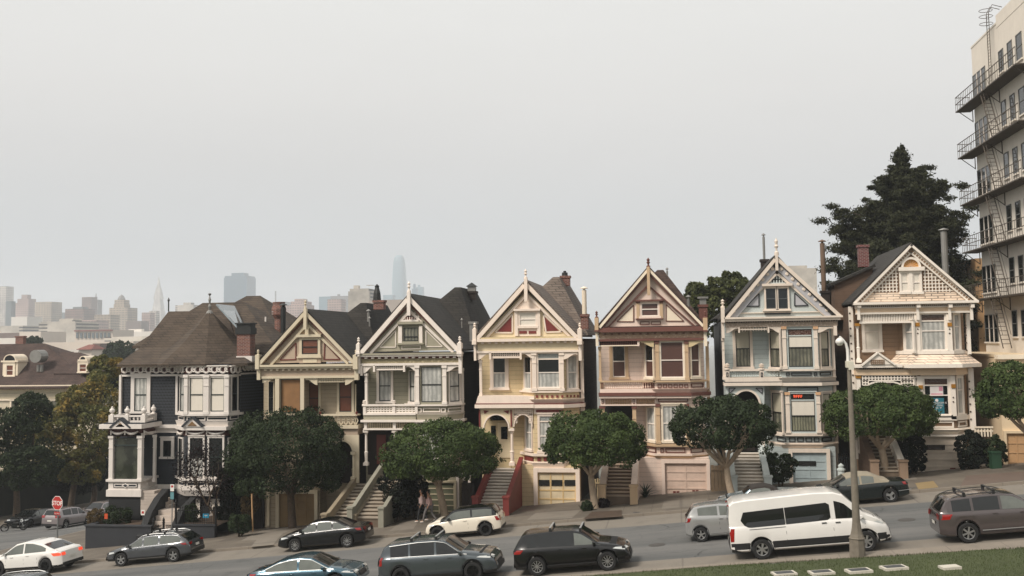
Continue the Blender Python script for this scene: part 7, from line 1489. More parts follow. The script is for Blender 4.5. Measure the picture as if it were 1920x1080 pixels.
    if bars:
        for f in bars[:2]:
            G = MB(); x = X(f); q = c.sec(x)[9]; G.box(x-.035, x+.035, -q[0]*1.0, q[0]*1.0, c.T(x)+.10, c.T(x)+.125, bars[2])
            for sd in (1, -1): G.box(x-.05, x+.05, min(sd*q[0]*.9, sd*q[0]*1.02), max(sd*q[0]*.9, sd*q[0]*1.02), q[1]-.01, c.T(x)+.11, 'trimblack')
            G.build('roof_bar', H)
    return H
def place(H, X0, Yc, face, f=gz, steer=None, heading=None, half=1.4):
    """set the car on the road; face +1 drives towards +x. pitch follows the street"""
    hd = heading if heading is not None else (0 if face > 0 else math.pi); d = Vector((math.cos(hd), math.sin(hd))); a = f(X0-d.x*half, Yc-d.y*half); b = f(X0+d.x*half, Yc+d.y*half); p = math.atan2(b-a, 2*half)
    H.location = (X0, Yc, (a+b)/2+.005); H.rotation_euler = (0, -p, hd)
def xat(px, py, Y): return onY(px, py, Y).x
SED = [(0, .62), (.006, .78), (.02, .93), (.05, .99), (.16, 1.03), (.31, 1.36), (.40, 1.425), (.50, 1.44), (.60, 1.38), (.755, .99), (.86, .90), (.95, .78), (.988, .62), (1, .46)]
SEDB = [(0, .93), (.16, .95), (.5, .91), (.8, .87), (1, .7)]
SUVT = [(0, .60), (.004, .85), (.012, 1.08), (.035, 1.25), (.085, 1.56), (.13, 1.63), (.35, 1.675), (.52, 1.65), (.60, 1.58), (.745, 1.11), (.88, 1.01), (.955, .88), (.99, .68), (1, .5)]
SUVB = [(0, 1.10), (.3, 1.06), (.7, 1.02), (1, .8)]
WAGT = [(0, .58), (.005, .80), (.02, .95), (.06, 1.12), (.13, 1.36), (.2, 1.42), (.42, 1.46), (.52, 1.44), (.60, 1.37), (.74, 1.0), (.87, .90), (.955, .78), (.99, .62), (1, .46)]
WAGB = [(0, .98), (.3, .94), (.8, .88), (1, .7)]
GROW = 'cars parked along the far kerb'; GNEAR = 'cars parked along the near kerb'
# far kerb, facing left
YC = 51.75
c = Car(4.75, 1.84, (.20, .815), WAGT, WAGB, r=.345, sill=.27); H = make_car('station_wagon', c, 'pgrey', 'dark grey estate car with silver sill and empty roof bars, parked nearest the side street', 'car', 'carglasspale', (.36, .55), (.11, .79), ('rimsilver', 5, .12), (.735, .605), (.03, .115), clad='trimblack', rails=(.14, .62, 'chrome'), bars=(.30, .50, 'trimblack'), tail=(.01, .10, .82, .93), flare=None, group=GROW, chromew=2, doors=(.355, .55, .74))
place(H, xat(277, 1045, YC-.9), YC, -1)
M = MB(); c.side_patch(M, [(c.wh[0]+.45, .30), (c.wh[1]-.45, .30), (c.wh[1]-.45, .34), (c.wh[0]+.45, .34)], 'chrome', .02); M.build('sill_strip', H)
c = Car(4.66, 1.78, (.205, .80), SED, SEDB, r=.33, sill=.2); H = make_car('sedan', c, 'pblack', 'glossy black saloon parked in front of the brown garage of the tan house', 'car', 'carglasspale', (.36, .54), (.20, .78), ('rimsilver', 10, .045), (.745, .605), (.17, .305), tail=(.01, .10, .80, .93), group=GROW, chromew=1)
place(H, xat(602, 1004, YC-.9), YC, -1)
MIN = [(0, .62), (.006, .82), (.02, .93), (.05, 1.1), (.10, 1.36), (.16, 1.40), (.40, 1.41), (.56, 1.385), (.62, 1.33), (.735, .99), (.85, .93), (.95, .80), (.99, .62), (1, .42)]
c = Car(3.85, 1.72, (.20, .84), MIN, [(0, .95), (.5, .92), (1, .72)], r=.315, sill=.2, tum=.22); H = make_car('hatchback', c, 'pcream', 'small cream white hatchback with black roof and black wheels', 'car', 'carglasspale', (.37,), (.10, .735), ('rimblack', 8, .06), (.725, .625), (.035, .095), clad='trimblack', cladz=.09, flare='trimblack', roofmat='pblack', two=(.02, .78), tail=(.008, .06, .70, .92), group=GROW, doors=(.42, .74), handles=(.46,), mirror=.66)
place(H, xat(868, 985, YC-.9), YC, -1)
CON = [(0, .55), (.006, .74), (.02, .84), (.12, .90), (.27, .96), (.33, 1.14), (.42, 1.25), (.52, 1.24), (.58, 1.2), (.68, .93), (.85, .84), (.95, .72), (.99, .56), (1, .42)]
c = Car(4.05, 1.70, (.19, .79), CON, [(0, .82), (.5, .84), (1, .7)], r=.31, sill=.16); H = make_car('small_convertible', c, 'psilverblue', 'small pale blue silver convertible with brown black soft top, mostly hidden by the white van', 'car', 'carglasspale', (), (.36, .66), ('rimsilver', 5, .09), (.67, .585), None, roofmat='softblack', two=(.26, .60), tail=(.01, .07, .66, .76), group=GROW, doors=(.36, .68), handles=(.4,), mirror=.63)
place(H, xat(1427, 950, YC-.9), YC, -1)
SAA = [(0, .60), (.006, .80), (.02, .92), (.16, .98), (.24, 1.10), (.34, 1.35), (.42, 1.40), (.54, 1.38), (.60, 1.32), (.735, .96), (.86, .87), (.95, .76), (.985, .62), (1, .46)]
c = Car(4.64, 1.72, (.19, .79), SAA, [(0, .90), (.3, .93), (.8, .88), (1, .72)], r=.32, sill=.2, tum=.3); H = make_car('convertible', c, 'pdgreen', 'dark green convertible with raised beige cloth top, parked behind the white van', 'car', 'carglasspale', (.46,), (.33, .725), ('rimsilver', 3, .2), (.735, .605), None, roofmat='softtop', two=(.17, .60), tail=(.006, .06, .76, .90), group=GROW, doors=(.46, .74), handles=(.5,), mirror=.68, line=1)
M = MB(); c.side_patch(M, [(c.wh[0]-.35-c.L*.14, .5), (c.wh[0]-.38, .5), (c.wh[0]-.38, .525), (c.wh[0]-.35-c.L*.14, .525)], 'chrome', .012); M.build('chrome_strip', H)
place(H, xat(1612, 930, YC-.9), YC, -1)
# near kerb, facing right
YN = 42.25
SD2 = [(0, .60), (.006, .80), (.02, .94), (.05, 1.0), (.13, 1.06), (.30, 1.36), (.40, 1.44), (.50, 1.46), (.60, 1.40), (.755, 1.0), (.88, .90), (.96, .76), (.99, .6), (1, .46)]
c = Car(4.85, 1.86, (.20, .80), SD2, SEDB, r=.34, sill=.2); H = make_car('sedan', c, 'pteal', 'teal blue saloon with chrome window trim, cut off by the bottom photo edge', 'car', 'carglasspale', (.48,), (.19, .79), ('rimsilver', 8, .06), (.75, .60), (.15, .295), tail=(.01, .10, .80, .95), head=(.86, .985, .66, .78), group=GNEAR, chromew=2)
place(H, xat(566, 1062, YN-.9), YN, 1)
XC = [(0, .62), (.004, .88), (.012, 1.06), (.03, 1.28), (.065, 1.58), (.11, 1.68), (.35, 1.745), (.50, 1.735), (.585, 1.66), (.72, 1.20), (.86, 1.10), (.945, .99), (.985, .78), (1, .5)]
c = Car(4.95, 1.94, (.195, .80), XC, [(0, 1.14), (.3, 1.12), (.7, 1.08), (1, .85)], r=.37, sill=.27, tum=.26); H = make_car('large_suv', c, 'pslate', 'slate grey large SUV with silver roof bars and chrome window trim', 'car', 'carglass', (.28, .50), (.12, .755), ('rimblack', 5, .12), (.715, .59), (.018, .062), clad='trimblack', flare='pgrey', bars=(.30, .51, 'chrome'), tail=(.004, .05, .84, 1.18), head=(.84, .975, .84, .95), group=GNEAR, chromew=2, doors=(.28, .50, .70))
place(H, xat(820, 1045, YN-1), YN, 1)
c = Car(4.65, 1.88, (.20, .805), SUVT, SUVB, r=.36, sill=.26, tum=.27); H = make_car('suv', c, 'pblack', 'black SUV with two pale roof bars and silver ten spoke wheels', 'car', 'carglasspale', (.22, .345, .53), (.13, .765), ('rimsilver', 10, .045), (.74, .60), (.02, .08), clad='trimblack', bars=(.34, .60, 'chrome'), tail=(.01, .09, .88, 1.04), head=(.86, .985, .74, .87), group=GNEAR, doors=(.345, .53, .73), rearglass='carglass')
place(H, xat(1073, 1040, YN-.95), YN, 1)
HL = [(0, .60), (.004, .90), (.014, 1.14), (.04, 1.36), (.075, 1.60), (.11, 1.68), (.35, 1.735), (.50, 1.72), (.58, 1.66), (.73, 1.16), (.87, 1.06), (.95, .92), (.985, .74), (1, .5)]
c = Car(4.8, 1.9, (.205, .79), HL, [(0, 1.16), (.3, 1.13), (.7, 1.08), (1, .85)], r=.37, sill=.27, tum=.22); H = make_car('suv', c, 'pmauve', 'mauve brown SUV with roof rack, cut off by the right photo edge', 'car', 'carglasspale', (.26, .47), (.11, .76), ('rimsilver', 6, .09), (.725, .59), (.022, .075), clad=None, rails=(.12, .56, 'trimblack'), bars=(.22, .44, 'trimblack'), tail=(.006, .10, .90, 1.10), group=GNEAR, doors=(.26, .47, .70), rearglass='carglass')
M = MB(); c.side_patch(M, [(c.wh[0]+.5, .42), (c.wh[1]-.5, .42), (c.wh[1]-.5, .455), (c.wh[0]+.5, .455)], 'chrome', .014); M.build('sill_strip', H)
place(H, xat(1766, 990, YN-.95)+2.4, YN, 1)
# passenger van
VT = [(0, .62), (.003, 1.0), (.008, 1.7), (.02, 2.12), (.05, 2.24), (.12, 2.28), (.55, 2.34), (.68, 2.30), (.735, 2.18), (.86, 1.42), (.93, 1.22), (.975, 1.02), (.992, .8), (1, .55)]
c = Car(5.98, 2.06, (.195, .845), VT, [(0, 1.28), (.6, 1.28), (.8, 1.24), (1, .9)], r=.37, sill=.30, tum=.10, endk=.10, round_=.5); c.sec_ = c.sec
H = make_car('passenger_van', c, 'pvan', 'long white passenger van with dark windows parked by the street lamp', 'van', 'carglass', (.655,), (.70, .845), ('rimsilver', 6, .11), (.85, .745), None, clad='trimblack', cladz=.30, flare='trimblack', tail=(.004, .03, .72, 1.22), head=(.90, .98, .92, 1.1), handles=(.60, .68), doors=(.36, .655, .845), mirror=.80, dlotop=.30, group=GNEAR) if False else make_car('passenger_van', c, 'pvan', 'long white passenger van with dark windows parked by the street lamp', 'van', 'carglass', (), (.675, .862), ('rimsilver', 6, .11), (.85, .745), None, clad='trimblack', cladz=.36, flare='trimblack', tail=(.004, .032, .72, 1.22), head=(.905, .98, .93, 1.10), handles=(.60, .685), doors=(.36, .655, .85), mirror=.82, dlotop=.34, group=GNEAR)
X = lambda f: f*c.L-c.L/2
for P in ([(X(.10), 1.32), (X(.13), 1.22), (X(.36), 1.24), (X(.36), 1.86), (X(.085), 1.80), (X(.082), 1.5)], [(X(.364), 1.24), (X(.625), 1.28), (X(.645), 1.36), (X(.645), 1.84), (X(.63), 1.92), (X(.364), 1.86)]):
    G = MB(); c.side_patch(G, P, 'carglass', .012, sub=4); G.build('side_window', H)
G = MB(); c.end_patch(G, .06, .78, 1.3, 1.9, -1, 'carglass', .02, sym=True); G.build('rear_window', H)
G = MB(); c.side_patch(G, [(X(.13), 1.14), (X(.36), 1.15), (X(.36), 1.17), (X(.13), 1.16)], 'trimblack', .012); G.build('door_rail', H)
G = MB(); c.side_patch(G, [(X(.006), 2.02), (X(.02), 2.02), (X(.02), 2.08), (X(.008), 2.08)], 'taillight', .012); G.build('marker_lamp', H)
VANX = xat(1521, 985, YN-1.02); place(H, VANX, YN, 1, half=1.9)
# moving or waiting cars
SPK = [(0, .60), (.006, .84), (.02, 1.0), (.07, 1.28), (.12, 1.46), (.2, 1.51), (.42, 1.53), (.55, 1.48), (.76, 1.10), (.90, .93), (.965, .78), (.99, .62), (1, .42)]
c = Car(3.64, 1.62, (.17, .83), SPK, [(0, 1.10), (.3, 1.04), (.7, .96), (1, .75)], r=.30, sill=.2, tum=.26); H = make_car('small_hatchback', c, 'psilver', 'small silver hatchback in the traffic lane, half hidden by the white van', 'car', 'carglasspale', (.40,), (.16, .74), ('rimsilver', 5, .1), (.745, .56), (.02, .085), tail=(.01, .07, .84, 1.02), doors=(.40, .70), group=None)
q = hit(1316, 1017); place(H, q.x+3.64*.33, q.y+.80, 1)
X6 = [(0, .70), (.005, .90), (.015, 1.06), (.05, 1.14), (.10, 1.20), (.25, 1.52), (.36, 1.65), (.47, 1.68), (.58, 1.60), (.74, 1.14), (.88, 1.03), (.955, .88), (.99, .68), (1, .5)]
c = Car(4.9, 1.96, (.20, .805), X6, [(0, 1.10), (.2, 1.10), (.7, 1.02), (1, .8)], r=.375, sill=.28, tum=.28); H = make_car('coupe_suv', c, 'pwhite', 'white fastback SUV with glowing red tail lamps turning at the corner', 'car', 'carglasspale', (.47,), (.19, .765), ('rimblack', 5, .1), (.735, .59), (.105, .235), clad='trimblack', cladz=.12, tail=(.012, .11, .86, 1.02), lit=True, doors=(.30, .47, .70))
q = hit(133, 1072); place(H, q.x-2.75, q.y+1.0, -1, heading=math.pi-.10)
c = Car(4.5, 1.82, (.2, .8), SUVT, SUVB, r=.34, sill=.24); H = make_car('parked_car', c, 'pdgreen', 'dark green car of which only roof and rear window show at the bottom left corner', 'car', 'carglass', (.36, .54), (.13, .765), ('rimsilver', 8, .06), (.74, .60), (.02, .08), rails=(.12, .6, 'chrome'))
place(H, xat(20, 1100, YN), YN-.45, -1)
# side street
c = Car(4.55, 1.82, (.2, .8), SUVT, SUVB, r=.35, sill=.24); H = make_car('compact_suv', c, 'psilverwarm', 'silver mauve compact SUV seen from behind on the side street, by the stop sign', 'car', 'carglass', (.36, .54), (.13, .765), ('rimsilver', 5, .1), (.74, .60), (.02, .08), tail=(.01, .07, .95, 1.15), clad='trimblack')
q = hit(99, 993); place(H, q.x, q.y+2.1, 1, heading=R_(84))
c = Car(4.6, 1.85, (.2, .8), WAGT, WAGB, r=.33, sill=.2); H = make_car('black_car', c, 'pblack', 'black car facing the camera, parked across the side street behind the silver mauve one', 'car', 'carglasspale', (.36, .54), (.13, .765), ('rimblack', 5, .1), (.74, .60), (.02, .08))
q = hit(62, 985); place(H, -56.4, 84.2, 1, heading=R_(-94))
c = Car(4.3, 1.75, (.2, .8), SUVT, SUVB, r=.37, sill=.3); H = make_car('jeep', c, 'psilverwarm', 'grey off road car with blue tinted windshield, near the dark house corner', 'car', 'carglasspale', (.36, .54), (.13, .765), ('rimblack', 5, .1), (.74, .60), (.02, .08))
q = onY(187, 955, 84); place(H, q.x, 84, 1, heading=R_(-95))
# motorcycle
def moto():
    q = Vector((-55.5, 80.4, 0)); H = empty('motorcycle', (q.x, q.y, gz(q.x, q.y)), rz=R_(40), label='dark motorcycle parked at the far kerb, left of the black car', cat='motorcycle'); WL[H.name] = Vector((0, 0, 0))
    for x in (-.72, .72):
        M = MB(); M.tube([(x+.29*math.cos(t*math.pi/12), 0, .32+.29*math.sin(t*math.pi/12)) for t in range(25)], .05, 8, 'tyre'); M.build('wheel', H)
        M = MB()
        for k in range(8): a = k*math.pi/4; M.tube([(x, 0, .32), (x+.26*math.cos(a), 0, .32+.26*math.sin(a))], .008, 4, 'chrome')
        M.build('spokes', H)
    M = MB(); M.tube([(-.72, 0, .32), (-.3, 0, .45), (.2, 0, .42), (.45, 0, .85)], .05, 6, 'iron'); M.tube([(.72, .08, .32), (.45, .08, .95)], .025, 6, 'chrome'); M.tube([(.72, -.08, .32), (.45, -.08, .95)], .025, 6, 'chrome'); M.box(-.2, .2, -.14, .14, .3, .62, 'darkmetal'); M.build('frame', H)
    M = MB(); M.tube([(-.05, 0, .78), (.15, 0, .84), (.38, 0, .8)], [.1, .16, .08], 10, 'pblack'); M.build('tank', H); M = MB(); M.tube([(-.75, 0, .8), (-.4, 0, .76), (-.05, 0, .74)], [.08, .13, .09], 8, 'trimblack'); M.build('seat', H)
    M = MB(); M.tube([(.35, -.36, 1.0), (.44, -.15, .98), (.44, .15, .98), (.35, .36, 1.0)], .018, 6, 'iron'); M.build('handlebar', H); M = MB(); M.tube([(.5, 0, .85), (.62, 0, .85)], [.06, .1], 10, 'headlight'); M.build('headlight', H)
moto()
# ---------------------------------------------------------------- street furniture, roof pipes, fences, people
mat('concpole', '#756d61', .9, amt=.3, scale=4); mat('signred', '#a5241f', .45, amt=.08); mat('signwhite', '#d9d6d0', .5, amt=.06); mat('galv', '#7d7f7e', .5, metal=.5); mat('lampglass', '#c9c4b4', .3, amt=.1)
def lamp():
    b = onY(1608, 1042, 39.75); t = onY(1592, 688, 39.75); H = empty('street_lamp', b, label='tall old street lamp with concrete pole and curved arm beside the white van', cat='street lamp')
    h = t.z-b.z; M = MB(); M.tube([b+Vector((0, 0, z)) for z in (-.3, .60, .63, .68, .8, 1.0, 1.25)], [.29, .27, .30, .26, .21, .17, .14], 8, 'concpole'); M.build('base', H); M = MB(); M.tube([b+Vector((0, 0, 1.2)), t], [.14, .075], 12, 'concpole'); M.build('pole', H, smooth=50)
    M = MB(); M.box(t.x-.12, t.x+.12, t.y-.14, t.y+.1, t.z-.02, t.z+.22, 'lampglass'); M.box(t.x-.05, t.x+.14, t.y-.22, t.y-.14, t.z-.1, t.z+.2, 'lampglass'); M.build('control_box', H)
    P = [onY(x, y, 39.75) for x, y in ((1590, 690), (1590, 668), (1589, 655), (1586, 645), (1581, 638), (1576, 633), (1573, 631))]; M = MB(); M.tube(P, [.06, .06, .055, .05, .045, .045, .04], 8, 'signwhite'); M.build('arm', H, smooth=50)
    c = onY(1574, 635, 39.75); M = MB(); M.lathe((c.x, c.y, c.z-.1), [(.02, -.12), (.11, -.1), (.15, -.05), (.155, .02), (.11, .08), (.06, .12), (.02, .14)], 14, 'signwhite'); M.build('lamp_head', H, smooth=50); M = MB(); M.lathe((c.x, c.y, c.z-.12), [(.02, -.14), (.08, -.13), (.11, -.09), (.11, -.06)], 12, 'lampglass'); M.build('lamp_glass', H); M = MB(); M.lathe((c.x-.02, c.y, c.z+.06), [(.04, 0), (.04, .08), (.02, .11)], 8, 'iron'); M.build('sensor', H)
lamp()
def stop():
    Y = 53.6; b = onY(107, 1018, Y); b.z = walkz(b.x, Y); c = onY(109, 943, Y); H = empty('stop_sign', b, label='red octagonal stop sign on a thin grey post at the corner', cat='road sign'); M = MB(); M.tube([b, (b.x, b.y+.03, c.z+.3)], .035, 8, 'galv'); M.build('post', H)
    F = Frame((b.x-5, Y-.02), (b.x+5, Y-.02-1.6)); F = Frame((b.x-5*math.cos(.25), Y-.03+5*math.sin(.25)), (b.x+5*math.cos(.25), Y-.03-5*math.sin(.25))); r = .41; M = MB()
    oc = lambda R: [(5+R*math.cos(R_(22.5+45*k)), c.z+R*math.sin(R_(22.5+45*k))) for k in range(8)]
    F.poly(M, oc(r), .0, .02, 'signwhite', px=False); F.poly(M, oc(r*.93), .02, .026, 'signred', px=False); s = M.build('sign_plate', H); me_t('STOP', F, 5, c.z-.115, .33, .03, 'signwhite', s, .006)
    M = MB(); F.poly(M, [(4.78, c.z-.64), (5.2, c.z-.64), (5.2, c.z-.48), (4.78, c.z-.48)], 0, .02, 'signred', px=False); p = M.build('small_plate', H); me_t('ALL WAY', F, 5, c.z-.6, .09, .026, 'signwhite', p, 0)
def me_t(txt, F, s0, z0, size, o, mt, par, bold):
    cu = bpy.data.curves.new('lettering', 'FONT'); cu.body = txt; cu.size = size; cu.extrude = .002; cu.offset = bold; cu.align_x = 'CENTER'; t = bpy.data.objects.new('tmp_text', cu); col.objects.link(t); me = bpy.data.meshes.new_from_object(t.evaluated_get(bpy.context.evaluated_depsgraph_get())); bpy.data.objects.remove(t); me.materials.clear(); me.materials.append(MATS[mt]); base = WL[par.name]
    for v in me.vertices: v.co = F.P(s0+v.co.x, z0+v.co.y, o+v.co.z)-base
    ob = bpy.data.objects.new('lettering', me); col.objects.link(ob); ob.parent = par; WL[ob.name] = base
stop()
def park_sign():
    Y = 57.3; b = onY(322, 996, Y); b.z = walkz(b.x, Y); t = onY(322, 908, Y); H = empty('parking_sign', b, label='thin post with white and blue green parking plates before the dark slate house', cat='road sign'); M = MB(); M.tube([b, (b.x, Y+.03, t.z)], .03, 8, 'galv'); M.build('post', H); F = Frame((b.x-1, Y-.02), (b.x+1, Y-.02)); mat('signteal', '#5f8f95', .5)
    M = MB(); F.rb(M, 319.5, 908, 326.5, 921, 0, .015, 'signwhite'); F.rb(M, 321, 910, 325, 914, .015, .018, 'signred'); M.build('sign_plate', H); M = MB(); F.rb(M, 319.5, 923, 326, 936, 0, .015, 'signteal'); M.build('sign_plate', H)
park_sign()
def tiny_sign(name, px, py0, py1, w, colr, Y, label, tall=True):
    c = onY(px, (py0+py1)/2, Y); z0 = onY(px, py1+8, Y).z; H = empty(name, (c.x, Y, z0), label=label, cat='small sign'); M = MB(); M.tube([(c.x, Y+.02, z0-.3), (c.x, Y+.02, c.z)], .015, 6, 'galv'); M.build('post', H); F = Frame((c.x-1, Y), (c.x+1, Y)); M = MB(); F.rb(M, px-w/2, py0, px+w/2, py1, 0, .015, colr); M.build('sign_plate', H); return H, F
mat('signorange', '#c4502a', .5); mat('signblue', '#1c8fb5', .5)
H, F = tiny_sign('warning_sign', 268, 956, 966, 7, 'signwhite', 59.0, 'small white sign with a red mark at the foot of the stair wall'); M = MB(); F.rb(M, 266, 958.5, 270, 963, .015, .02, 'signred'); M.build('red_mark', H)
tiny_sign('orange_marker', 199, 963, 973, 6, 'signorange', 60.0, 'small orange red marker standing in the shrubs of the corner bed')
H, F = tiny_sign('garden_sign', 386, 963, 971, 11, 'signblue', 59.9, 'small bright blue garden sign before the basement windows'); M = MB(); F.rb(M, 383, 965.5, 389, 967.5, .015, .02, 'signwhite'); M.build('lettering', H)
def thin_post(): b = onY(474, 990, 58.5); t = onY(472, 926, 58.5); M = MB(); M.tube([b-Vector((0, 0, .2)), t], .045, 8, 'orange8'); tag(M.build('wooden_stake', loc=b), 'thin orange wooden stake in front of the dry creeper', 'stake')
thin_post()
def bin_():
    b = onY(1868, 884, 60.3); H = empty('green_bin', b, label='dark green wheeled bin standing between the hedges', cat='bin'); mat('bingreen', '#20402c', .5); M = MB(); M.prism([(b.x-.25, 60.1, b.z), (b.x+.25, 60.1, b.z), (b.x+.25, 60.6, b.z), (b.x-.25, 60.6, b.z)], (0, 0, 1.0), 'bingreen'); M.build('body', H); M = MB(); M.box(b.x-.29, b.x+.29, 60.05, 60.65, b.z+1.0, b.z+1.08, 'bingreen'); M.build('lid', H)
bin_()
def fence(name, x0, x1, y0, y1, Y, mt, label, pitch=.13, gap=.35, cat='gate'):
    F = Frame((-60, Y), (60, Y)); a, b, c, d = F.rect(x0, y0, x1, y1); H = empty(name, ((a+b)/2, Y, c), label=label, cat=cat); M = MB(); n = max(2, int((b-a)/pitch))
    for i in range(n): s0 = lerp(a, b, i/n); F.box(M, s0, s0+(b-a)/n*(1-gap), c-.2, d-.03*(i % 2), 0, .03, mt)
    M.build('boards', H); M = MB(); F.box(M, a, b, lerp(c, d, .2), lerp(c, d, .2)+.09, -.04, 0, mt); F.box(M, a, b, lerp(c, d, .8), lerp(c, d, .8)+.09, .03, .07, mt); M.build('rail', H)
mat('gatewood', '#7d6a54', .9, amt=.3)
fence('side_gate', 1110, 1129, 897, 946, 60.9, 'creamdark', 'narrow cream picket gate between the yellow and pink houses')
fence('side_gate', 1333, 1374, 872, 922, 61.2, 'gatewood', 'weathered brown board gate between the pink and pale blue houses', .18, .08)
fence('side_gate', 1572, 1596, 850, 902, 61.5, 'iron', 'dark iron gate between the pale blue and lattice gabled houses')
fence('side_gate', 458, 496, 900, 985, 62.8, 'darkwood_shade', 'dark board gate between the slate and tan houses', .18, .05)
fence('side_gate', 866, 890, 905, 960, 61.5, 'darkwood_shade', 'dark gate beside the red stair wall of the yellow house', .18, .05)
fence('balcony_rail', 1827, 1862, 800, 812, 61.8, 'cream', 'short cream picket rail above the hedge by the lattice gabled house', .16, .5, 'railing')
def gas_post(): b = onY(1578, 903, 60.6); M = MB(); M.lathe((b.x, b.y, b.z-.3), [(.2, 0), (.2, .9), (.24, .92), (.24, 1.0), (.14, 1.05), (.17, 1.2), (.02, 1.32)], 12, 'bluepaint'); tag(M.build('gate_post', loc=(b.x, b.y, b.z-.3)), 'pale blue rounded gate post by the dark iron gate', 'post')
gas_post()
# roof pipes and chimneys belong to their houses
HS = sorted([o for o in col.objects if o.name.startswith('gabled_house') and o.parent is None], key=lambda o: o.location.x); H2, H3, H4, H5, H6, H7 = HS
chimney(H2, 700, 719, 563, 580, 70, 'brick'); M = MB(); q = onY(707, 563, 70.3); M.lathe((q.x, 70.3, q.z), [(.3, 0), (.25, .5), (.15, .9), (.17, 1.0), (.02, 1.15)], 10, 'darkmetal'); M.build('chimney_pot', H2)
pipe('vent_pipe', H2, 691, 586, 603, 68, .1, 'flue'); pipe('vent_pipe', H3, 866, 603, 615, 66, .05, 'flue'); pipe('vent_pipe', H3, 693, 600, 612, 67, .06, 'flue')
chimney(H3, 873, 892, 546, 562, 72, 'darkwood_shade'); M = MB(); a = onY(876, 546, 72); b = onY(890, 534, 72); M.box(a.x, b.x, 72.1, 72.6, a.z, b.z-.1, 'flue'); M.add([(a.x-.1, 72, b.z-.1), (b.x+.1, 72, b.z-.1), (b.x+.1, 72.7, b.z-.1), (a.x-.1, 72.7, b.z-.1), ((a.x+b.x)/2, 72.35, b.z+.2)], [(0, 1, 4), (1, 2, 4), (2, 3, 4), (3, 0, 4)], 'darkmetal'); M.build('chimney_cap', H3)
chimney(H3, 880, 893, 603, 640, 65.5, 'flue', dep=.5)
chimney(H4, 1051, 1068, 517, 535, 72, 'brick'); M = MB(); q = onY(1059, 517, 72.3); M.lathe((q.x, 72.3, q.z), [(.22, 0), (.2, .22), (.1, .24), (.1, .34)], 10, 'darkmetal'); M.build('chimney_pot', H4); chimney(H4, 1089, 1103, 589, 618, 65.5, 'brick'); pipe('flue_pipe', H4, 1096, 544, 589, 65.8, .15, 'cream')
chimney(H5, 1310, 1327, 571, 606, 66, 'redbrown'); M = MB(); a = onY(1312, 571, 66); b = onY(1324, 556, 66); M.box(a.x, b.x, 66.05, 66.45, a.z, b.z-.1, 'flue'); M.box(a.x-.12, b.x+.12, 65.95, 66.55, b.z-.12, b.z, 'flue'); M.build('chimney_cap', H5); pipe('vent_pipe', H5, 1291, 560, 575, 66, .1, 'flue'); pipe('vent_pipe', H5, 1251, 508, 516, 68, .06, 'flue')
chimney(H6, 1427, 1441, 486, 505, 68, 'darkwood_shade'); pipe('flue_pipe', H6, 1433, 444, 486, 68.3, .08, 'flue'); chimney(H6, 1541, 1557, 545, 580, 67, 'darkwood_shade'); pipe('flue_pipe', H6, 1545, 456, 545, 67.2, .15, 'metalrust')
pipe('flue_pipe', H7, 1779, 434, 640, 70, .2, 'flue')
M = MB(); F = Frame((-60, YF+3.2), (60, YF+3.2)); F.poly(M, [(1566, 600), (1564, 530), (1637, 501), (1625, 600)], -3, 0, 'side7'); M.build('side_gable', H7); M = MB(); F.strip(M, (1557, 534), (1640, 498), .16, -3.2, .25, 'roofdark'); M.build('side_gable_roof', H7)
# ---------------------------------------------------------------- people
mat('skin', '#a87c62', .6, amt=.1); mat('hair', '#1c1613', .7); mat('shirtpink', '#c9b0aa', .8, amt=.15); mat('shirtrose', '#a98a84', .8, amt=.15); mat('trouserdark', '#2a2b2d', .85, amt=.2); mat('trousergrey', '#6f6b69', .85, amt=.2); mat('shoewhite', '#c2bcb4', .7)
def skinned(name, verts, edges, mt, par, sub=1):
    me = bpy.data.meshes.new(name); me.from_pydata([v[:3] for v in verts], edges, []); o = bpy.data.objects.new(name, me); col.objects.link(o); md = o.modifiers.new('s', 'SKIN'); md.use_smooth_shade = True
    for i, v in enumerate(me.skin_vertices[0].data): r = verts[i][3]; v.radius = (r, verts[i][4] if len(verts[i]) > 4 else r); v.use_root = i == 0
    md2 = o.modifiers.new('u', 'SUBSURF'); md2.levels = sub; md2.render_levels = sub
    m2 = bpy.data.meshes.new_from_object(o.evaluated_get(bpy.context.evaluated_depsgraph_get())); bpy.data.objects.remove(o); m2.materials.clear(); m2.materials.append(MATS[mt]); m2.name = name
    ob = bpy.data.objects.new(name, m2); col.objects.link(ob); ob.parent = par; return ob
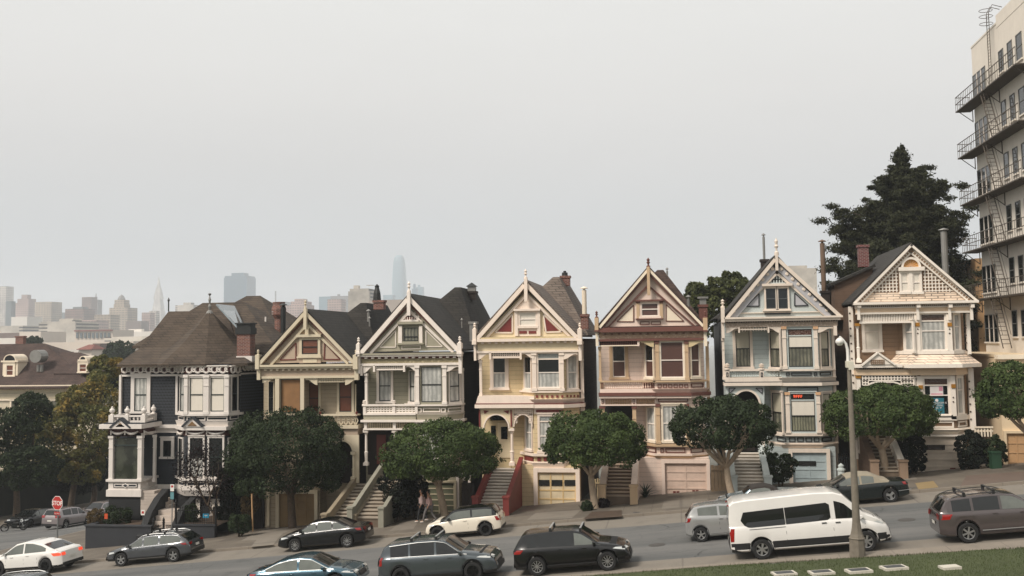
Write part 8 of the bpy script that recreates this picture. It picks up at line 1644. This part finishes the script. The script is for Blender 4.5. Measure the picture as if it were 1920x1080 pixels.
def person(px, py, Y, label, shirt, trou, s=1.0, ph=1, h=1.0):
    b = onY(px, py, Y); z = walkz(b.x, Y); H = empty('person', (b.x, Y, z), label=label, cat='person', group='two people walking'); H.scale = (h, h, h)
    # walking towards -x; joints (x, y, z, radius); ph swaps the leading leg
    st = .30*ph; hip = (0, 0, .92); A = lambda x, y, zz, r, r2=None: (x, y, zz, r) if r2 is None else (x, y, zz, r, r2)
    V = [A(0, 0, .95, .12, .15), A(-.01, 0, 1.15, .11, .14), A(-.03, 0, 1.36, .12, .17), A(-.04, 0, 1.47, .055), A(-.06, 0, 1.55, .055), A(-.075, 0, 1.62, .085, .075), A(-.07, 0, 1.70, .09, .078), A(-.065, 0, 1.755, .055),
         A(-st*.3, -.09, .88, .085), A(-st*.75, -.09, .48, .055), A(-st, -.09, .08, .038), A(-st-.16, -.09, .04, .03),
         A(st*.3, .09, .88, .085), A(st*.35, .09, .5, .055), A(st*1.15, .09, .16, .038), A(st*1.15-.13, .09, .06, .03),
         A(-.02, -.2, 1.40, .05), A(st*.3, -.24, 1.14, .038), A(st*.25-.1, -.24, .93, .028), A(st*.25-.13, -.24, .86, .026),
         A(-.02, .2, 1.40, .05), A(-st*.3, .24, 1.14, .038), A(-st*.3-.16, .23, .97, .028), A(-st*.3-.2, .23, .91, .026)]
    E = [(0, 1), (1, 2), (2, 3), (3, 4), (4, 5), (5, 6), (6, 7), (0, 8), (8, 9), (9, 10), (10, 11), (0, 12), (12, 13), (13, 14), (14, 15), (2, 16), (16, 17), (17, 18), (18, 19), (2, 20), (20, 21), (21, 22), (22, 23)]
    n0 = len(V)
    for hv in (19, 23):      # four fingers and a thumb, slightly curled
        x, y, zz = V[hv][:3]
        for k in range(5):
            if k < 4: a = (x-.01+.0*k, y-.024+.016*k, zz-.035, .009); c_ = (x-.03, y-.024+.016*k, zz-(.075+.01*(k in (1, 2))), .0075)
            else: a = (x-.03, y, zz-.01, .010); c_ = (x-.055, y, zz-.04, .008)
            V += [a, c_]; E += [(hv, len(V)-2), (len(V)-2, len(V)-1)]
    body_ = skinned('body', V, E, 'skin', H)
    ex = 1.22
    def sub_(idx, edges, f, mt, name, adj=None): 
        m_ = {k: i for i, k in enumerate(idx)}; vv = [tuple(list(V[k][:3])+[r*f for r in V[k][3:]]) for k in idx]; vv = adj(vv) if adj else vv; return skinned(name, vv, [(m_[a], m_[c]) for a, c in edges], mt, H)
    sub_([1, 0, 2, 16, 17, 18, 20, 21, 22], [(1, 0), (1, 2), (2, 16), (16, 17), (17, 18), (2, 20), (20, 21), (21, 22)], 1.45, shirt, 'shirt')
    sub_([0, 8, 9, 10, 12, 13, 14], [(0, 8), (8, 9), (9, 10), (0, 12), (12, 13), (13, 14)], 1.24, trou, 'trousers')
    for k in (10, 14): x, y, zz = V[k][:3]; skinned('shoe', [(x+.04, y, zz-.03, .05), (x-.08, y, zz-.045, .045), (x-.18, y, zz-.05, .035)], [(0, 1), (1, 2)], 'shoewhite', H)
    skinned('hair', [(-.05, 0, 1.72, .095, .085), (-.04, 0, 1.78, .075), (-.01, 0, 1.66, .075)], [(0, 1), (0, 2)], 'hair', H)
    nose = skinned('nose', [(-.15, 0, 1.655, .014), (-.175, 0, 1.64, .012)], [(0, 1)], 'skin', H)
    for sd in (-1, 1): skinned('eye', [(-.15, sd*.032, 1.685, .011), (-.156, sd*.032, 1.685, .009)], [(0, 1)], 'hair', H); skinned('ear', [(-.06, sd*.082, 1.67, .018), (-.06, sd*.088, 1.64, .014)], [(0, 1)], 'skin', H)
person(792, 976, 57.6, 'person in a pale pink shirt and dark trousers walking, the one nearer the stairs', 'shirtpink', 'trouserdark', ph=.8, h=1.03)
person(805, 973, 57.1, 'person in a rose shirt and grey trousers walking close behind the other', 'shirtrose', 'trousergrey', ph=1.15, h=.99)
for o in list(col.objects):
    if o.name.startswith('person') and o.parent is None: pass
def covers():
    mat('castiron', '#4a4744', .7, amt=.3); L_ = ['round iron manhole cover in the asphalt near the black SUV', 'round iron manhole cover in the asphalt behind the purple brown SUV', 'small square iron cover in the pavement before the pink garage', 'small square iron cover in the pavement right of the convertible']
    for i, (px, py, rd) in enumerate([(1232, 1022, 1), (1700, 975, 1), (1193, 961, 0), (1712, 915, 0)]):
        f = gz if rd else walkz; p = hit(px, py, f); M = MB(); n = 20 if rd else 4; r = .36 if rd else .24
        q = [(p.x+r*math.cos(2*math.pi*k/n+.785), p.y+r*math.sin(2*math.pi*k/n+.785)) for k in range(n)]; M.prism([(x, y, f(x, y)-.01) for x, y in q], (0, 0, .018), 'castiron'); tag(M.build('manhole_cover' if rd else 'utility_cover', loc=p), L_[i], 'cover')
covers()
